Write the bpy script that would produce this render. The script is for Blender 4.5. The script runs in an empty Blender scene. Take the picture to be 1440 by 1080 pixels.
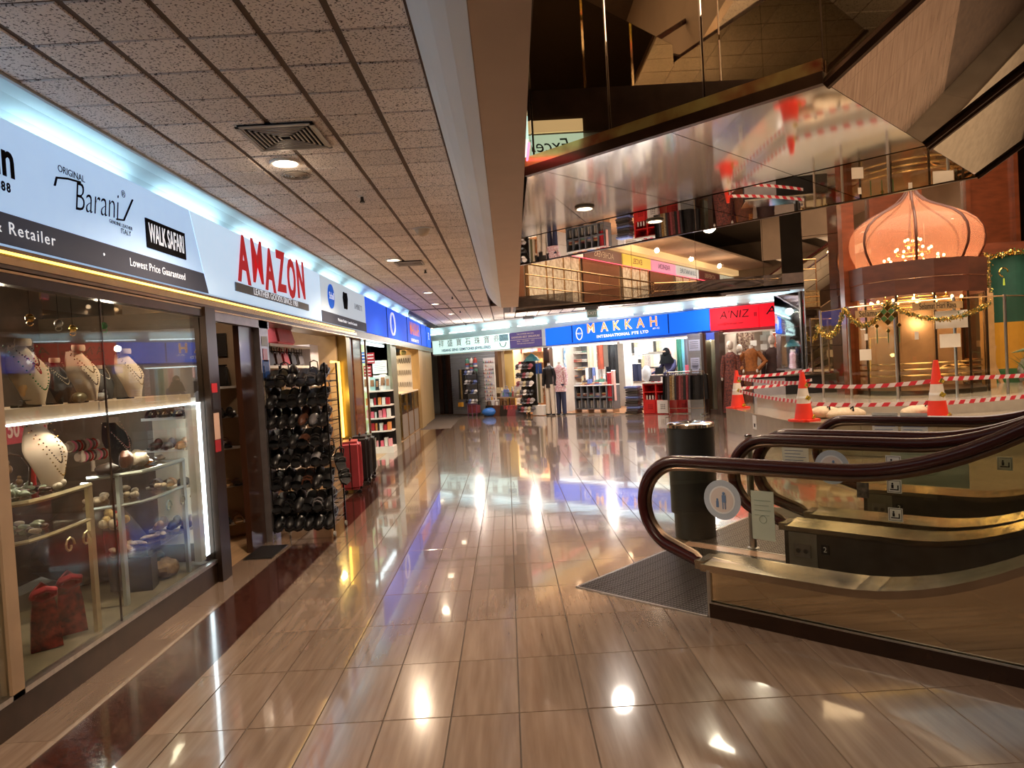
import bpy, bmesh, math, random
from mathutils import Vector, Matrix
random.seed(7)
C = bpy.context.scene.collection
PI = math.pi
# ------------------------------------------------------------------ camera
def cam_axes(roll, pitch, yaw):
    cy, sy, cp, sp = math.cos(yaw), math.sin(yaw), math.cos(pitch), math.sin(pitch)
    f = Vector((sy*cp, cy*cp, sp)); r = Vector((cy, -sy, 0)); u = r.cross(f)
    c, s = math.cos(roll), math.sin(roll)
    return c*r + s*u, -s*r + c*u, f
RX, UX, FX = cam_axes(-.057, -.0255, .006)
FPX = 1010.0
cd = bpy.data.cameras.new('camera'); cam = bpy.data.objects.new('camera', cd); C.objects.link(cam)
cd.sensor_width = 36; cd.lens = 36*FPX/1440; cd.clip_start = .05; cd.clip_end = 200
mm = Matrix((RX, UX, -FX)).transposed().to_4x4(); mm.translation = Vector((0, 0, 1.5)); cam.matrix_world = mm
bpy.context.scene.camera = cam
# ------------------------------------------------------------------ world, exposure
W = bpy.data.worlds.new('world'); bpy.context.scene.world = W; W.use_nodes = True
W.node_tree.nodes['Background'].inputs[0].default_value = (.75, .62, .5, 1)
W.node_tree.nodes['Background'].inputs[1].default_value = .10
vs = bpy.context.scene.view_settings
vs.view_transform = 'Standard'; vs.look = 'None'; vs.gamma = 1; vs.use_curve_mapping = False; vs.exposure = 0.50
try:
    bpy.context.scene.cycles.max_bounces = 14; bpy.context.scene.cycles.glossy_bounces = 8
    bpy.context.scene.cycles.transmission_bounces = 12; bpy.context.scene.cycles.transparent_max_bounces = 16
    bpy.context.scene.cycles.use_denoising = True
    bpy.context.scene.cycles.sample_clamp_indirect = 3; bpy.context.scene.cycles.caustics_reflective = False; bpy.context.scene.cycles.caustics_refractive = False; bpy.context.scene.cycles.blur_glossy = 1.0
except Exception: pass
WARM = (1, .75, .52); NEUT = (1, .88, .76); COOL = (.72, .90, 1); GOLD = (1, .64, .34)
def lamp(name, kind, loc, power, color=WARM, size=.1, size_y=None, rot=None, spot=None, blend=.6):
    L = bpy.data.lights.new(name, kind); L.energy = power; L.color = color
    if kind == 'AREA':
        L.size = size
        if size_y: L.shape = 'RECTANGLE'; L.size_y = size_y
    else: L.shadow_soft_size = size
    if kind == 'SPOT': L.spot_size = spot or 2.2; L.spot_blend = blend
    o = bpy.data.objects.new(name, L); C.objects.link(o); o.location = loc
    if rot: o.rotation_euler = rot
    return o
# the large lamps of the hall: corridor ceiling lamps, gallery lamps on the upper floor
for y in (1.2, 4.7, 9.2, 12.9, 15.2, 18.2):
    lamp('corridor_lamp', 'SPOT', (-1.35, y, 2.84), 185, WARM, .06, spot=2.6, blend=.8)
for x, y in ((3.4, 12.5), (2.0, 14.6), (5.2, 15.4), (2.6, 19.0), (4.8, 17.4), (0.6, 19.9), (-1.0, 21.3)):
    lamp('hall_lamp', 'POINT', (x, y, 2.45 if y > 16 else 5.5), 34 if y > 16 else 40, NEUT, .07 if y > 16 else .22)
for x, y in ((-1.1, -2), (-1.1, 2), (-1.1, 6), (-1.1, 10), (-1.1, 14), (8.5, 6), (9.5, 11), (8.5, 0), (4.5, -3), (6.5, 9.5)):
    lamp('gallery_lamp', 'POINT', (x, y, 6.0), 55, WARM, .09)
for x, y in ((2.4, -1.0), (4.0, 2.2), (1.2, -4), (6.2, 5.2)):
    lamp('landing_lamp', 'POINT', (x, y, 5.0), 60, WARM, .09)
lamp('hall_fill_light', 'AREA', (6.5, 9.5, 7.9), 900, (1, .80, .62), 9, 9)  # added area light to raise the hall's ambient level, no known fixture
lamp('lift_glow', 'POINT', (7.32, 12.75, 2.75), 60, GOLD, .12)
lamp('lift_glow', 'POINT', (7.32, 12.75, 1.9), 22, GOLD, .12)

# pixel of the 1440x1080 photograph -> point on a real plane
def ray(x, y): return RX*((x-720)/FPX) - UX*((y-540)/FPX) + FX
def at_z(x, y, z=0.0):
    r = ray(x, y); t = (z-1.5)/r.z; return Vector((0, 0, 1.5)) + r*t
def at_y(x, y, Y):
    r = ray(x, y); return Vector((0, 0, 1.5)) + r*(Y/r.y)
def at_x(x, y, X=-2.25):
    r = ray(x, y); t = X/r.x; return Vector((0, 0, 1.5)) + r*t
FA = Vector((-2.28, 24.2, 0)); FD = Vector((.77317, -.6342, 0)); FN = Vector((.6342, .77317, 0))   # far shop row
FR = math.atan2(FD.y, FD.x)
def at_f(x, y, off=0.0):            # -> (u, z) on the far row, off metres in front of it
    r = ray(x, y); o = Vector((0, 0, 1.5)); t = (FN.dot(FA)-off-FN.dot(o))/FN.dot(r); p = o + r*t
    return (p-FA).dot(FD), p.z
def FW(u, off=0.0, z=0.0): return FA + FD*u - FN*off + Vector((0, 0, z))
E0 = Vector((1.08, 4.06, 0)); ED = Vector((.70711, -.70711, 0)); EN = Vector((.70711, .70711, 0)); ER = -PI/4
def EW(s, y=0.0, z=0.0): return E0 + ED*s + EN*y + Vector((0, 0, z))
def at_e(x, y, yl=0.0):
    r = ray(x, y); o = Vector((0, 0, 1.5)); t = (EN.dot(E0)+yl-EN.dot(o))/EN.dot(r); p = o + r*t
    return (p-E0).dot(ED), p.z
# ------------------------------------------------------------------ materials
MC = {}
def mat(name, col, rough=.5, metal=0.0, emit=0.0, ecol=None, trans=0.0, alpha=1.0, coat=0.0, vary=0.0, nscale=8.0, bump=0.0, stretch=(1, 1, 1), spec=.5, col2=None, rvary=0.0):
    if name in MC: return MC[name]
    m = bpy.data.materials.new(name); m.use_nodes = True; nt = m.node_tree; b = nt.nodes['Principled BSDF']
    c = (*col, 1); b.inputs['Base Color'].default_value = c; b.inputs['Roughness'].default_value = rough
    b.inputs['Metallic'].default_value = metal; b.inputs['Transmission Weight'].default_value = trans
    b.inputs['Alpha'].default_value = alpha; b.inputs['Coat Weight'].default_value = coat
    b.inputs['Coat Roughness'].default_value = .05; b.inputs['Specular IOR Level'].default_value = spec
    if emit:
        b.inputs['Emission Color'].default_value = (*(ecol or col), 1); b.inputs['Emission Strength'].default_value = emit
    # every material is procedural: world-position noise drives colour and relief
    geo = nt.nodes.new('ShaderNodeNewGeometry'); mp = nt.nodes.new('ShaderNodeMapping'); mp.inputs['Scale'].default_value = stretch
    nz = nt.nodes.new('ShaderNodeTexNoise'); nz.inputs['Scale'].default_value = nscale; nz.inputs['Detail'].default_value = 3
    nt.links.new(geo.outputs['Position'], mp.inputs[0]); nt.links.new(mp.outputs[0], nz.inputs['Vector'])
    if vary or col2:
        mx = nt.nodes.new('ShaderNodeMix'); mx.data_type = 'RGBA'
        mx.inputs['A'].default_value = c
        mx.inputs['B'].default_value = (*(col2 or tuple(v*(1-vary) for v in col)), 1)
        rp = nt.nodes.new('ShaderNodeValToRGB'); rp.color_ramp.elements[0].position = .35; rp.color_ramp.elements[1].position = .65
        nt.links.new(nz.outputs['Fac'], rp.inputs[0]); nt.links.new(rp.outputs[0], mx.inputs['Factor']); nt.links.new(mx.outputs['Result'], b.inputs['Base Color'])
    if rvary:
        mr = nt.nodes.new('ShaderNodeMapRange'); mr.inputs['To Min'].default_value = rough; mr.inputs['To Max'].default_value = rough+rvary
        nt.links.new(nz.outputs['Fac'], mr.inputs['Value']); nt.links.new(mr.outputs[0], b.inputs['Roughness'])
    if bump:
        bp = nt.nodes.new('ShaderNodeBump'); bp.inputs['Strength'].default_value = bump; bp.inputs['Distance'].default_value = .01
        nt.links.new(nz.outputs['Fac'], bp.inputs['Height']); nt.links.new(bp.outputs[0], b.inputs['Normal'])
    MC[name] = m; return m
def glass(name, col=(1, 1, 1), refl=.08, rough=.0):
    """thin pane: mostly clear, with a fresnel reflection"""
    if name in MC: return MC[name]
    m = bpy.data.materials.new(name); m.use_nodes = True; nt = m.node_tree; nt.nodes.clear()
    out = nt.nodes.new('ShaderNodeOutputMaterial'); mx = nt.nodes.new('ShaderNodeMixShader')
    t = nt.nodes.new('ShaderNodeBsdfTransparent'); t.inputs[0].default_value = (*col, 1)
    g = nt.nodes.new('ShaderNodeBsdfGlossy'); g.inputs['Roughness'].default_value = rough
    lw = nt.nodes.new('ShaderNodeLayerWeight'); lw.inputs[0].default_value = .5
    f = nt.nodes.new('ShaderNodeMath'); f.operation = 'POWER'; f.inputs[1].default_value = 4.5; nt.links.new(lw.outputs['Facing'], f.inputs[0])
    ad = nt.nodes.new('ShaderNodeMath'); ad.operation = 'ADD'; ad.inputs[1].default_value = refl; ad.use_clamp = True
    nt.links.new(f.outputs[0], ad.inputs[0]); nt.links.new(ad.outputs[0], mx.inputs[0])
    nt.links.new(t.outputs[0], mx.inputs[1]); nt.links.new(g.outputs[0], mx.inputs[2]); nt.links.new(mx.outputs[0], out.inputs[0])
    MC[name] = m; return m
def tile_mat():
    """honed travertine: streaks run along the corridor, each slab its own tone"""
    m = bpy.data.materials.new('floor_travertine'); m.use_nodes = True; nt = m.node_tree; b = nt.nodes['Principled BSDF']; N = nt.nodes.new; K = nt.links.new
    geo = N('ShaderNodeNewGeometry'); oi = N('ShaderNodeObjectInfo')
    mp = N('ShaderNodeMapping'); mp.inputs['Scale'].default_value = (1, .07, 1); K(geo.outputs['Position'], mp.inputs[0])
    ofs = N('ShaderNodeCombineXYZ'); ml = N('ShaderNodeMath'); ml.operation = 'MULTIPLY'; ml.inputs[1].default_value = 37
    K(oi.outputs['Random'], ml.inputs[0]); K(ml.outputs[0], ofs.inputs[0]); K(ml.outputs[0], ofs.inputs[1]); K(ofs.outputs[0], mp.inputs['Location'])
    nz = N('ShaderNodeTexNoise'); nz.inputs['Scale'].default_value = 26; nz.inputs['Detail'].default_value = 5; nz.inputs['Distortion'].default_value = .12; K(mp.outputs[0], nz.inputs['Vector'])
    rp = N('ShaderNodeValToRGB'); e = rp.color_ramp.elements; e[0].position = .28; e[0].color = (.175, .118, .086, 1); e[1].position = .75; e[1].color = (.285, .208, .158, 1)
    K(nz.outputs['Fac'], rp.inputs[0])
    hs = N('ShaderNodeHueSaturation'); mr = N('ShaderNodeMapRange'); mr.inputs['To Min'].default_value = .86; mr.inputs['To Max'].default_value = 1.14
    K(oi.outputs['Random'], mr.inputs['Value']); K(mr.outputs[0], hs.inputs['Value']); K(rp.outputs[0], hs.inputs['Color']); K(hs.outputs[0], b.inputs['Base Color'])
    b.inputs['Roughness'].default_value = .16; b.inputs['Specular IOR Level'].default_value = .7
    b.inputs['Coat Weight'].default_value = .9; b.inputs['Coat Roughness'].default_value = .045
    wv = N('ShaderNodeTexNoise'); wv.inputs['Scale'].default_value = 2.2; K(geo.outputs['Position'], wv.inputs['Vector'])
    bp = N('ShaderNodeBump'); bp.inputs['Strength'].default_value = .07; bp.inputs['Distance'].default_value = .012; K(wv.outputs['Fac'], bp.inputs['Height']); K(bp.outputs[0], b.inputs['Normal']); K(bp.outputs[0], b.inputs['Coat Normal'])
    return m
def ceil_mat():
    m = bpy.data.materials.new('acoustic_tile'); m.use_nodes = True; nt = m.node_tree; b = nt.nodes['Principled BSDF']; N = nt.nodes.new; K = nt.links.new
    geo = N('ShaderNodeNewGeometry'); oi = N('ShaderNodeObjectInfo')
    nz = N('ShaderNodeTexNoise'); nz.inputs['Scale'].default_value = 95; nz.inputs['Detail'].default_value = 3; K(geo.outputs['Position'], nz.inputs['Vector'])
    rp = N('ShaderNodeValToRGB'); e = rp.color_ramp.elements; e[0].position = .36; e[0].color = (.10, .075, .06, 1); e[1].position = .44; e[1].color = (.90, .83, .77, 1); K(nz.outputs['Fac'], rp.inputs[0])
    hs = N('ShaderNodeHueSaturation'); mr = N('ShaderNodeMapRange'); mr.inputs['To Min'].default_value = .9; mr.inputs['To Max'].default_value = 1.1
    K(oi.outputs['Random'], mr.inputs['Value']); K(mr.outputs[0], hs.inputs['Value']); K(rp.outputs[0], hs.inputs['Color']); K(hs.outputs[0], b.inputs['Base Color'])
    b.inputs['Roughness'].default_value = .9
    bp = N('ShaderNodeBump'); bp.inputs['Strength'].default_value = .4; bp.inputs['Distance'].default_value = .003; K(nz.outputs['Fac'], bp.inputs['Height']); K(bp.outputs[0], b.inputs['Normal'])
    return m
def mirror_mat(name, col, rough, bump=.0, ns=.8):
    return mat(name, col, rough, 1.0, vary=.12, nscale=ns, bump=bump)
M_TILE = tile_mat(); M_CEIL = ceil_mat()
K_ = dict
black = mat('black_plastic', (.012, .012, .013), .35, vary=.3)
blackm = mat('black_leather', (.010, .009, .010), .38, vary=.4, nscale=60)
brownl = mat('brown_leather', (.10, .035, .018), .42, vary=.4, nscale=40)
tanl = mat('tan_leather', (.33, .17, .08), .5, vary=.3, nscale=40)
redp = mat('red_enamel', (.52, .012, .012), .35, vary=.1)
redl = mat('red_leather', (.45, .018, .03), .4, vary=.2)
pinkl = mat('pink_leather', (.85, .16, .24), .4, vary=.1)
white = mat('white_paint', (.78, .76, .72), .5, vary=.06)
cream = mat('cream_paint', (.62, .52, .38), .6, vary=.06)
steel = mat('brushed_steel', (.55, .52, .48), .28, 1.0, vary=.2, nscale=30, stretch=(1, 1, .1))
darksteel = mat('dark_steel', (.10, .095, .09), .35, .9, vary=.3)
chrome = mat('chrome', (.75, .73, .70), .1, 1.0)
brass = mat('brass', (.72, .48, .26), .22, 1.0, vary=.1)
gold = mat('gold_foil', (.95, .62, .16), .2, 1.0, vary=.2, nscale=50)
darkwood = mat('dark_wood', (.05, .018, .009), .3, coat=.3, vary=.4, nscale=12, stretch=(1, 1, .12))
redwood = mat('red_wood', (.17, .042, .015), .28, coat=.4, vary=.35, nscale=9, stretch=(.3, .3, 1))
bronze = mat('bronze_anodised', (.06, .034, .02), .35, .7, vary=.2)
paper = mat('paper', (.78, .78, .76), .7, vary=.05)
ink = mat('ink', (.012, .012, .015), .9, vary=.1, spec=.05)
led_w = mat('led_white', (1, 1, 1), .4, emit=6, ecol=(.80, .90, 1), vary=.02)
led_y = mat('led_yellow', (1, .8, .3), .4, emit=3.2, ecol=(1, .60, .08), vary=.02)
tube_w = mat('tube_light', (1, 1, 1), .4, emit=2.8, ecol=(.75, .95, 1), vary=.02)
lamp_w = mat('lamp_face', (1, .9, .8), .4, emit=14, ecol=(1, .78, .52), vary=.02)
bulb = mat('bulb', (1, .8, .5), .4, emit=18, ecol=(1, .58, .22), vary=.02)
pane = glass('shop_glass', (.93, .96, .94), .02)
pane_g = glass('green_glass', (.95, .94, .88), .03)
# ------------------------------------------------------------------ mesh builder
class MB:
    def __init__(s): s.bm = bmesh.new()
    def _hex(s, vs_):
        v = [s.bm.verts.new(p) for p in vs_]
        for f in ((0, 3, 2, 1), (4, 5, 6, 7), (0, 1, 5, 4), (1, 2, 6, 5), (2, 3, 7, 6), (3, 0, 4, 7)): s.bm.faces.new([v[i] for i in f])
        return s
    def b(s, x0, x1, y0, y1, z0, z1):
        return s._hex([(x0, y0, z0), (x1, y0, z0), (x1, y1, z0), (x0, y1, z0), (x0, y0, z1), (x1, y0, z1), (x1, y1, z1), (x0, y1, z1)])
    def ob(s, c, d, rz=0, rx=0, ry=0):
        R_ = Matrix.Rotation(rz, 3, 'Z') @ Matrix.Rotation(ry, 3, 'Y') @ Matrix.Rotation(rx, 3, 'X'); c = Vector(c)
        return s._hex([c + R_ @ Vector((sx*d[0]/2, sy*d[1]/2, sz*d[2]/2)) for sz in (-1, 1) for sx, sy in ((-1, -1), (1, -1), (1, 1), (-1, 1))])
    def prism(s, pts, z0, z1):
        n = len(pts); lo = [s.bm.verts.new((p[0], p[1], z0)) for p in pts]; hi = [s.bm.verts.new((p[0], p[1], z1)) for p in pts]
        s.bm.faces.new(lo[::-1]); s.bm.faces.new(hi)
        for i in range(n): s.bm.faces.new([lo[i], lo[(i+1) % n], hi[(i+1) % n], hi[i]])
        return s
    def xz(s, pts, y0, y1):
        n = len(pts); lo = [s.bm.verts.new((p[0], y0, p[1])) for p in pts]; hi = [s.bm.verts.new((p[0], y1, p[1])) for p in pts]
        s.bm.faces.new(lo); s.bm.faces.new(hi[::-1])
        for i in range(n): s.bm.faces.new([lo[(i+1) % n], lo[i], hi[i], hi[(i+1) % n]])
        return s
    def slab(s, pts, off):
        """polygon of 3-D points given a thickness by the vector off"""
        off = Vector(off); n = len(pts); lo = [s.bm.verts.new(p) for p in pts]; hi = [s.bm.verts.new(Vector(p)+off) for p in pts]
        s.bm.faces.new(lo[::-1]); s.bm.faces.new(hi)
        for i in range(n): s.bm.faces.new([lo[i], lo[(i+1) % n], hi[(i+1) % n], hi[i]])
        return s
    def _rings(s, rings, closed=False, cap=True):
        for a, b_ in zip(rings, rings[1:] + ([rings[0]] if closed else [])):
            n = len(a)
            for i in range(n):
                try: s.bm.faces.new([a[i], a[(i+1) % n], b_[(i+1) % n], b_[i]])
                except ValueError: pass
        if cap and not closed:
            s.bm.faces.new(rings[0][::-1]); s.bm.faces.new(rings[-1])
    def tube(s, pts, r, seg=8, closed=False, sq=None):
        pts = [Vector(p) for p in pts]; n = len(pts); rings = []; ref = None
        for i, p in enumerate(pts):
            if closed: t = pts[(i+1) % n]-pts[i-1]
            else: t = pts[min(i+1, n-1)]-pts[max(i-1, 0)]
            if t.length < 1e-9: t = Vector((0, 0, 1))
            t.normalize()
            if ref is None: ref = Vector((0, 0, 1)) if abs(t.z) < .9 else Vector((1, 0, 0))
            x = t.cross(ref)
            if x.length < 1e-4: x = t.orthogonal()
            x.normalize(); y = x.cross(t).normalized(); ref = y
            rr = r[i] if isinstance(r, (list, tuple)) else r
            k = sq or (1, 1)
            rings.append([s.bm.verts.new(p + x*(rr*k[0]*math.cos(2*PI*j/seg)) + y*(rr*k[1]*math.sin(2*PI*j/seg))) for j in range(seg)])
        s._rings(rings, closed); return s
    def cyl(s, p0, p1, r, r2=None, seg=14): return s.tube([p0, p1], [r, r if r2 is None else r2], seg)
    def lathe(s, prof, c=(0, 0, 0), seg=20, sx=1, sy=1, a0=0):
        c = Vector(c); rings = [[s.bm.verts.new(c + Vector((sx*r*math.cos(a0+2*PI*j/seg), sy*r*math.sin(a0+2*PI*j/seg), z))) for j in range(seg)] for r, z in prof]
        s._rings(rings); return s
    def ball(s, c, r, u=10, v=7):
        if not isinstance(r, (tuple, list)): r = (r, r, r)
        pr = [(math.sin(PI*i/v)*1.0+1e-4, -math.cos(PI*i/v)) for i in range(v+1)]; c = Vector(c)
        rings = [[s.bm.verts.new(c + Vector((r[0]*q*math.cos(2*PI*j/u), r[1]*q*math.sin(2*PI*j/u), r[2]*z))) for j in range(u)] for q, z in pr]
        s._rings(rings); return s
    def sheet(s, f, nu, nv, th=.004, nrm=(0, 1, 0)):
        """grid f(i/nu, j/nv) with a little thickness"""
        nrm = Vector(nrm)*th; g = [[[s.bm.verts.new(Vector(f(i/nu, j/nv)) + nrm*k) for j in range(nv+1)] for i in range(nu+1)] for k in (0, 1)]
        for i in range(nu):
            for j in range(nv):
                s.bm.faces.new([g[0][i][j], g[0][i+1][j], g[0][i+1][j+1], g[0][i][j+1]])
                s.bm.faces.new([g[1][i][j], g[1][i][j+1], g[1][i+1][j+1], g[1][i+1][j]])
        return s
    def mesh(s, name, m, smooth=False):
        bmesh.ops.recalc_face_normals(s.bm, faces=s.bm.faces)
        me = bpy.data.meshes.new(name); s.bm.to_mesh(me); s.bm.free()
        if m: me.materials.append(m)
        if smooth:
            me.polygons.foreach_set('use_smooth', [True]*len(me.polygons))
            try: me.set_sharp_from_angle(angle=math.radians(42))
            except Exception: pass
        return me
    def build(s, name, m, parent=None, smooth=False, loc=None, rz=None, kind=None):
        return put(name, s.mesh(name, m, smooth), parent, loc, rz, kind)
def put(name, me, parent=None, loc=None, rz=None, kind=None):
    o = bpy.data.objects.new(name, me); C.objects.link(o)
    if parent: o.parent = parent
    if loc is not None: o.location = loc
    if rz is not None: o.rotation_euler = (0, 0, rz) if not isinstance(rz, tuple) else rz
    if kind: o['kind'] = kind
    return o
def tag(o, label=None, cat=None, group=None, kind=None):
    for k, v in (('label', label), ('category', cat), ('group', group), ('kind', kind)):
        if v: o[k] = v
    return o
def thing(name, label, cat, loc=(0, 0, 0), rz=0, group=None):
    o = bpy.data.objects.new(name, None); C.objects.link(o); o.location = loc; o.rotation_euler = (0, 0, rz); o.empty_display_size = .1
    return tag(o, label, cat, group)
def dup(o, parent=None, loc=None, rz=None, label=None, group=None, scale=None):
    c = o.copy(); C.objects.link(c); c.parent = parent
    if loc is not None: c.location = loc
    if rz is not None: c.rotation_euler = (0, 0, rz) if not isinstance(rz, tuple) else rz
    if label: c['label'] = label
    if group: c['group'] = group
    if scale is not None: c.scale = (scale,)*3 if isinstance(scale, (int, float)) else scale
    for ch in list(KIDS.get(o.name, ())) or [k for k in o.children]: dup(ch, c)
    return c
KIDS = {}
ORD = ['first', 'second', 'third', 'fourth', 'fifth', 'sixth', 'seventh', 'eighth', 'ninth', 'tenth', 'eleventh', 'twelfth', 'thirteenth', 'fourteenth', 'fifteenth', 'sixteenth']
FONT = None
def text(name, s, size, m, parent, x, z, y=-.009, align='CENTER', sx=1.0, shear=0.0, fat=0.0, ext=.0008, rot=0.0, space=1.0, loc3=None, rz=0, kind=None):
    cu = bpy.data.curves.new(name, 'FONT'); cu.body = s; cu.size = size; cu.align_x = align; cu.align_y = 'CENTER'; cu.shear = shear; cu.extrude = ext
    cu.offset = fat; cu.resolution_u = 3; cu.space_character = space
    t = bpy.data.objects.new(name, cu); C.objects.link(t); dg = bpy.context.evaluated_depsgraph_get()
    me = bpy.data.meshes.new_from_object(t.evaluated_get(dg)); bpy.data.objects.remove(t); bpy.data.curves.remove(cu)
    me.name = name; me.materials.clear(); me.materials.append(m)
    T = Matrix.Translation((x, y, z)) @ Matrix.Rotation(rot, 4, 'Y') @ Matrix.Rotation(PI/2, 4, 'X') @ Matrix.Diagonal((sx, 1, 1, 1))
    me.transform(T)
    return put(name, me, parent, loc3, rz if loc3 is not None else None, kind)
# ------------------------------------------------------------------ floor
def struct(name, mb, m, parent=None, **k):
    o = mb.build(name, m, parent, **k)
    if not parent: o['kind'] = 'structure'
    return o
grout = mat('grout', (.07, .045, .03), .7, vary=.3)
floor = struct('floor', MB().b(-3.6, 16, -9, 34, -.2, -.004), grout)
GX, GY, PX, PY = -.03, 3.07, .295, .583
def tilebox(w, d, h=.006, bev=.0025):
    mb = MB(); x, y = w/2, d/2
    mb._hex([(-x, -y, -h), (x, -y, -h), (x, y, -h), (-x, y, -h), (-x+bev, -y+bev, 0), (x-bev, -y+bev, 0), (x-bev, y-bev, 0), (-x+bev, y-bev, 0)]); return mb
tme = tilebox(PX-.0018, PY-.0018).mesh('floor_tile', M_TILE)
n = 0; rest = MB()
MATPOLY = ((-.98, .02), (1.05, 3.0))
def in_esc(x, y):
    q = Vector((x, y, 0))-E0; s, l = q.dot(ED), q.dot(EN); return s > -.75 and .2 < l < 2.8
for j in range(-2, 33):
    for i in range(-6, 34):
        x, y = GX+(i+.5)*PX, GY+(j+.5)*PY
        if x < -1.62 or x > 9.5: continue
        if x > 4.4 and 9.3 < y < 13.9: continue
        if (Vector((x, y, 0))-FA).dot(FN) > .1: continue
        vis = y > 2.2 and abs(x) < y*.78+.4
        if vis and n < 298 and y < 13.5 and x < 3.7:
            o = put('floor_tile', tme, floor, (x, y, random.uniform(-.0006, .0004))); n += 1
        else:
            rest.b(x-PX/2+.0015, x+PX/2-.0015, y-PY/2+.0015, y+PY/2-.0015, -.006, -.0003)
rest.build('distant_floor_tiles', M_TILE, floor, kind='stuff')
granite = mat('red_granite', (.014, .005, .004), .14, col2=(.07, .022, .016), nscale=38, coat=.3)
bt = MB().b(-.18, .18, -.2905, .2905, -.006, 0).mesh('border_tile', granite)
et = MB().b(-.15, .15, -.2905, .2905, -.006, 0).mesh('edge_tile', M_TILE)
nt_me = MB().b(-.0735, .0735, -.2905, .2905, -.006, 0).mesh('edge_tile', M_TILE)
for j in range(-2, 26):
    y = GY+(j+.5)*PY; put('edge_tile', nt_me, floor, (-1.581, y, 0))
    put('border_tile', bt, floor, (-1.835, y, 0)); put('edge_tile', et, floor, (-2.17, y, 0))
struct('shop_threshold', MB().b(-3.6, -2.325, 5.5, 19.4, -.01, .0), mat('shop_floor', (.42, .27, .15), .3, vary=.3, stretch=(4, .3, 1)), floor)
# ------------------------------------------------------------------ ceiling of the corridor
barm = mat('ceiling_grid', (.11, .066, .046), .7, vary=.3)
D0 = at_z(725, 439, 2.9); D1 = at_z(1095, 409.4, 2.9); DD = (D1-D0).normalized(); DN = Vector((-DD.y, DD.x, 0)); D1 = D0 + DD*8.6
FL0 = FW(-1.2); FL1 = FW(14)
ceiling = struct('ceiling', MB().b(-2.14, -.30, -6, 16.6, 2.906, 2.96), barm)
farpoly = [(-2.14, 16.6), (-.3, 16.6), (D0.x, 16.6), (D0.x, D0.y), (D1.x, D1.y), (FL1.x-.3, FL1.y-.4), (FL0.x-.3, FL0.y-.4)]
struct('far_ceiling_deck', MB().prism(farpoly, 2.906, 2.96), barm, ceiling)
struct('gallery_slab', MB().prism([(-3.4, -6), (.2, -6), (.2, 4.9), (.2, 9.0), (.3, 16), (D0.x, D0.y), (D1.x, D1.y), (D1.x+1, D1.y+4), (FL1.x+2, FL1.y+2), (FL0.x, FL0.y+3), (-3.4, 26)], 3.02, 3.30), barm)
cme = MB()._hex([(-.137, -.149, 0), (.137, -.149, 0), (.137, .149, 0), (-.137, .149, 0), (-.141, -.1525, .008), (.141, -.1525, .008), (.141, .1525, .008), (-.141, .1525, .008)]).mesh('ceiling_tile', M_CEIL)
def inpoly(x, y, P):
    r = False
    for (x0, y0), (x1, y1) in zip(P, P[1:]+P[:1]):
        if (y0 > y) != (y1 > y) and x < (x1-x0)*(y-y0)/(y1-y0)+x0: r = not r
    return r
n = 0; rest = MB()
for j in range(-16, 80):
    for i in range(0, 30):
        x, y = -.30-.155+(-.31*i if i < 6 else .31*(i-5)), 2.95+.16+.32*j
        if y > 27: continue
        last = i == 5
        if i > 5 or y > 16.5:
            if not all(inpoly(x+a, y+b_, farpoly) for a in (-.15, .15) for b_ in (-.15, .15)): continue
            if y < 16.7: continue
        w = .252 if last else .280; cx = x+(.0155 if last else 0)
        if n < 290 and 2.2 < y < 16.5:
            o = put('ceiling_tile', cme, ceiling, (cx, y, 2.898+random.uniform(-.0015, .0015)), (random.uniform(-.006, .006), random.uniform(-.006, .006), 0)); n += 1
            if last: o.scale = (.895, 1, 1)
        else: rest.b(cx-w/2, cx+w/2, y-.150, y+.150, 2.898, 2.907)
rest.build('distant_ceiling_tiles', M_CEIL, ceiling, kind='stuff')
# coves: a curved white trough over the shop signs
covem = mat('cove_plaster', (.50, .60, .61), .75, vary=.04)
def cove(name, frame_pts, y0, y1, seg=1):
    mb = MB(); rings = []
    for y in (y0, y1): rings.append([mb.bm.verts.new((x, y, z)) for x, z in frame_pts])
    for i in range(len(frame_pts)-1): mb.bm.faces.new([rings[0][i], rings[0][i+1], rings[1][i+1], rings[1][i]])
    return mb
cp = [(-2.12, 2.898), (-2.12, 2.925)]+[(-2.30-.24*math.sin(t)-.02+.20*math.cos(t), 2.93+.09*math.sin(2*t)*1.0+.02-.33*(t/(PI/2))**2) for t in [PI/2*k/8 for k in range(9)]]+[(-2.56, 2.45)]
struct('cove_trim_1', cove('c', cp, -6, 22.4), covem)
struct('cove_trim_2', MB().b(-2.135, -2.115, -6, 22.4, 2.885, 2.93), mat('cove_edge', (.45, .47, .46), .6))
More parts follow.
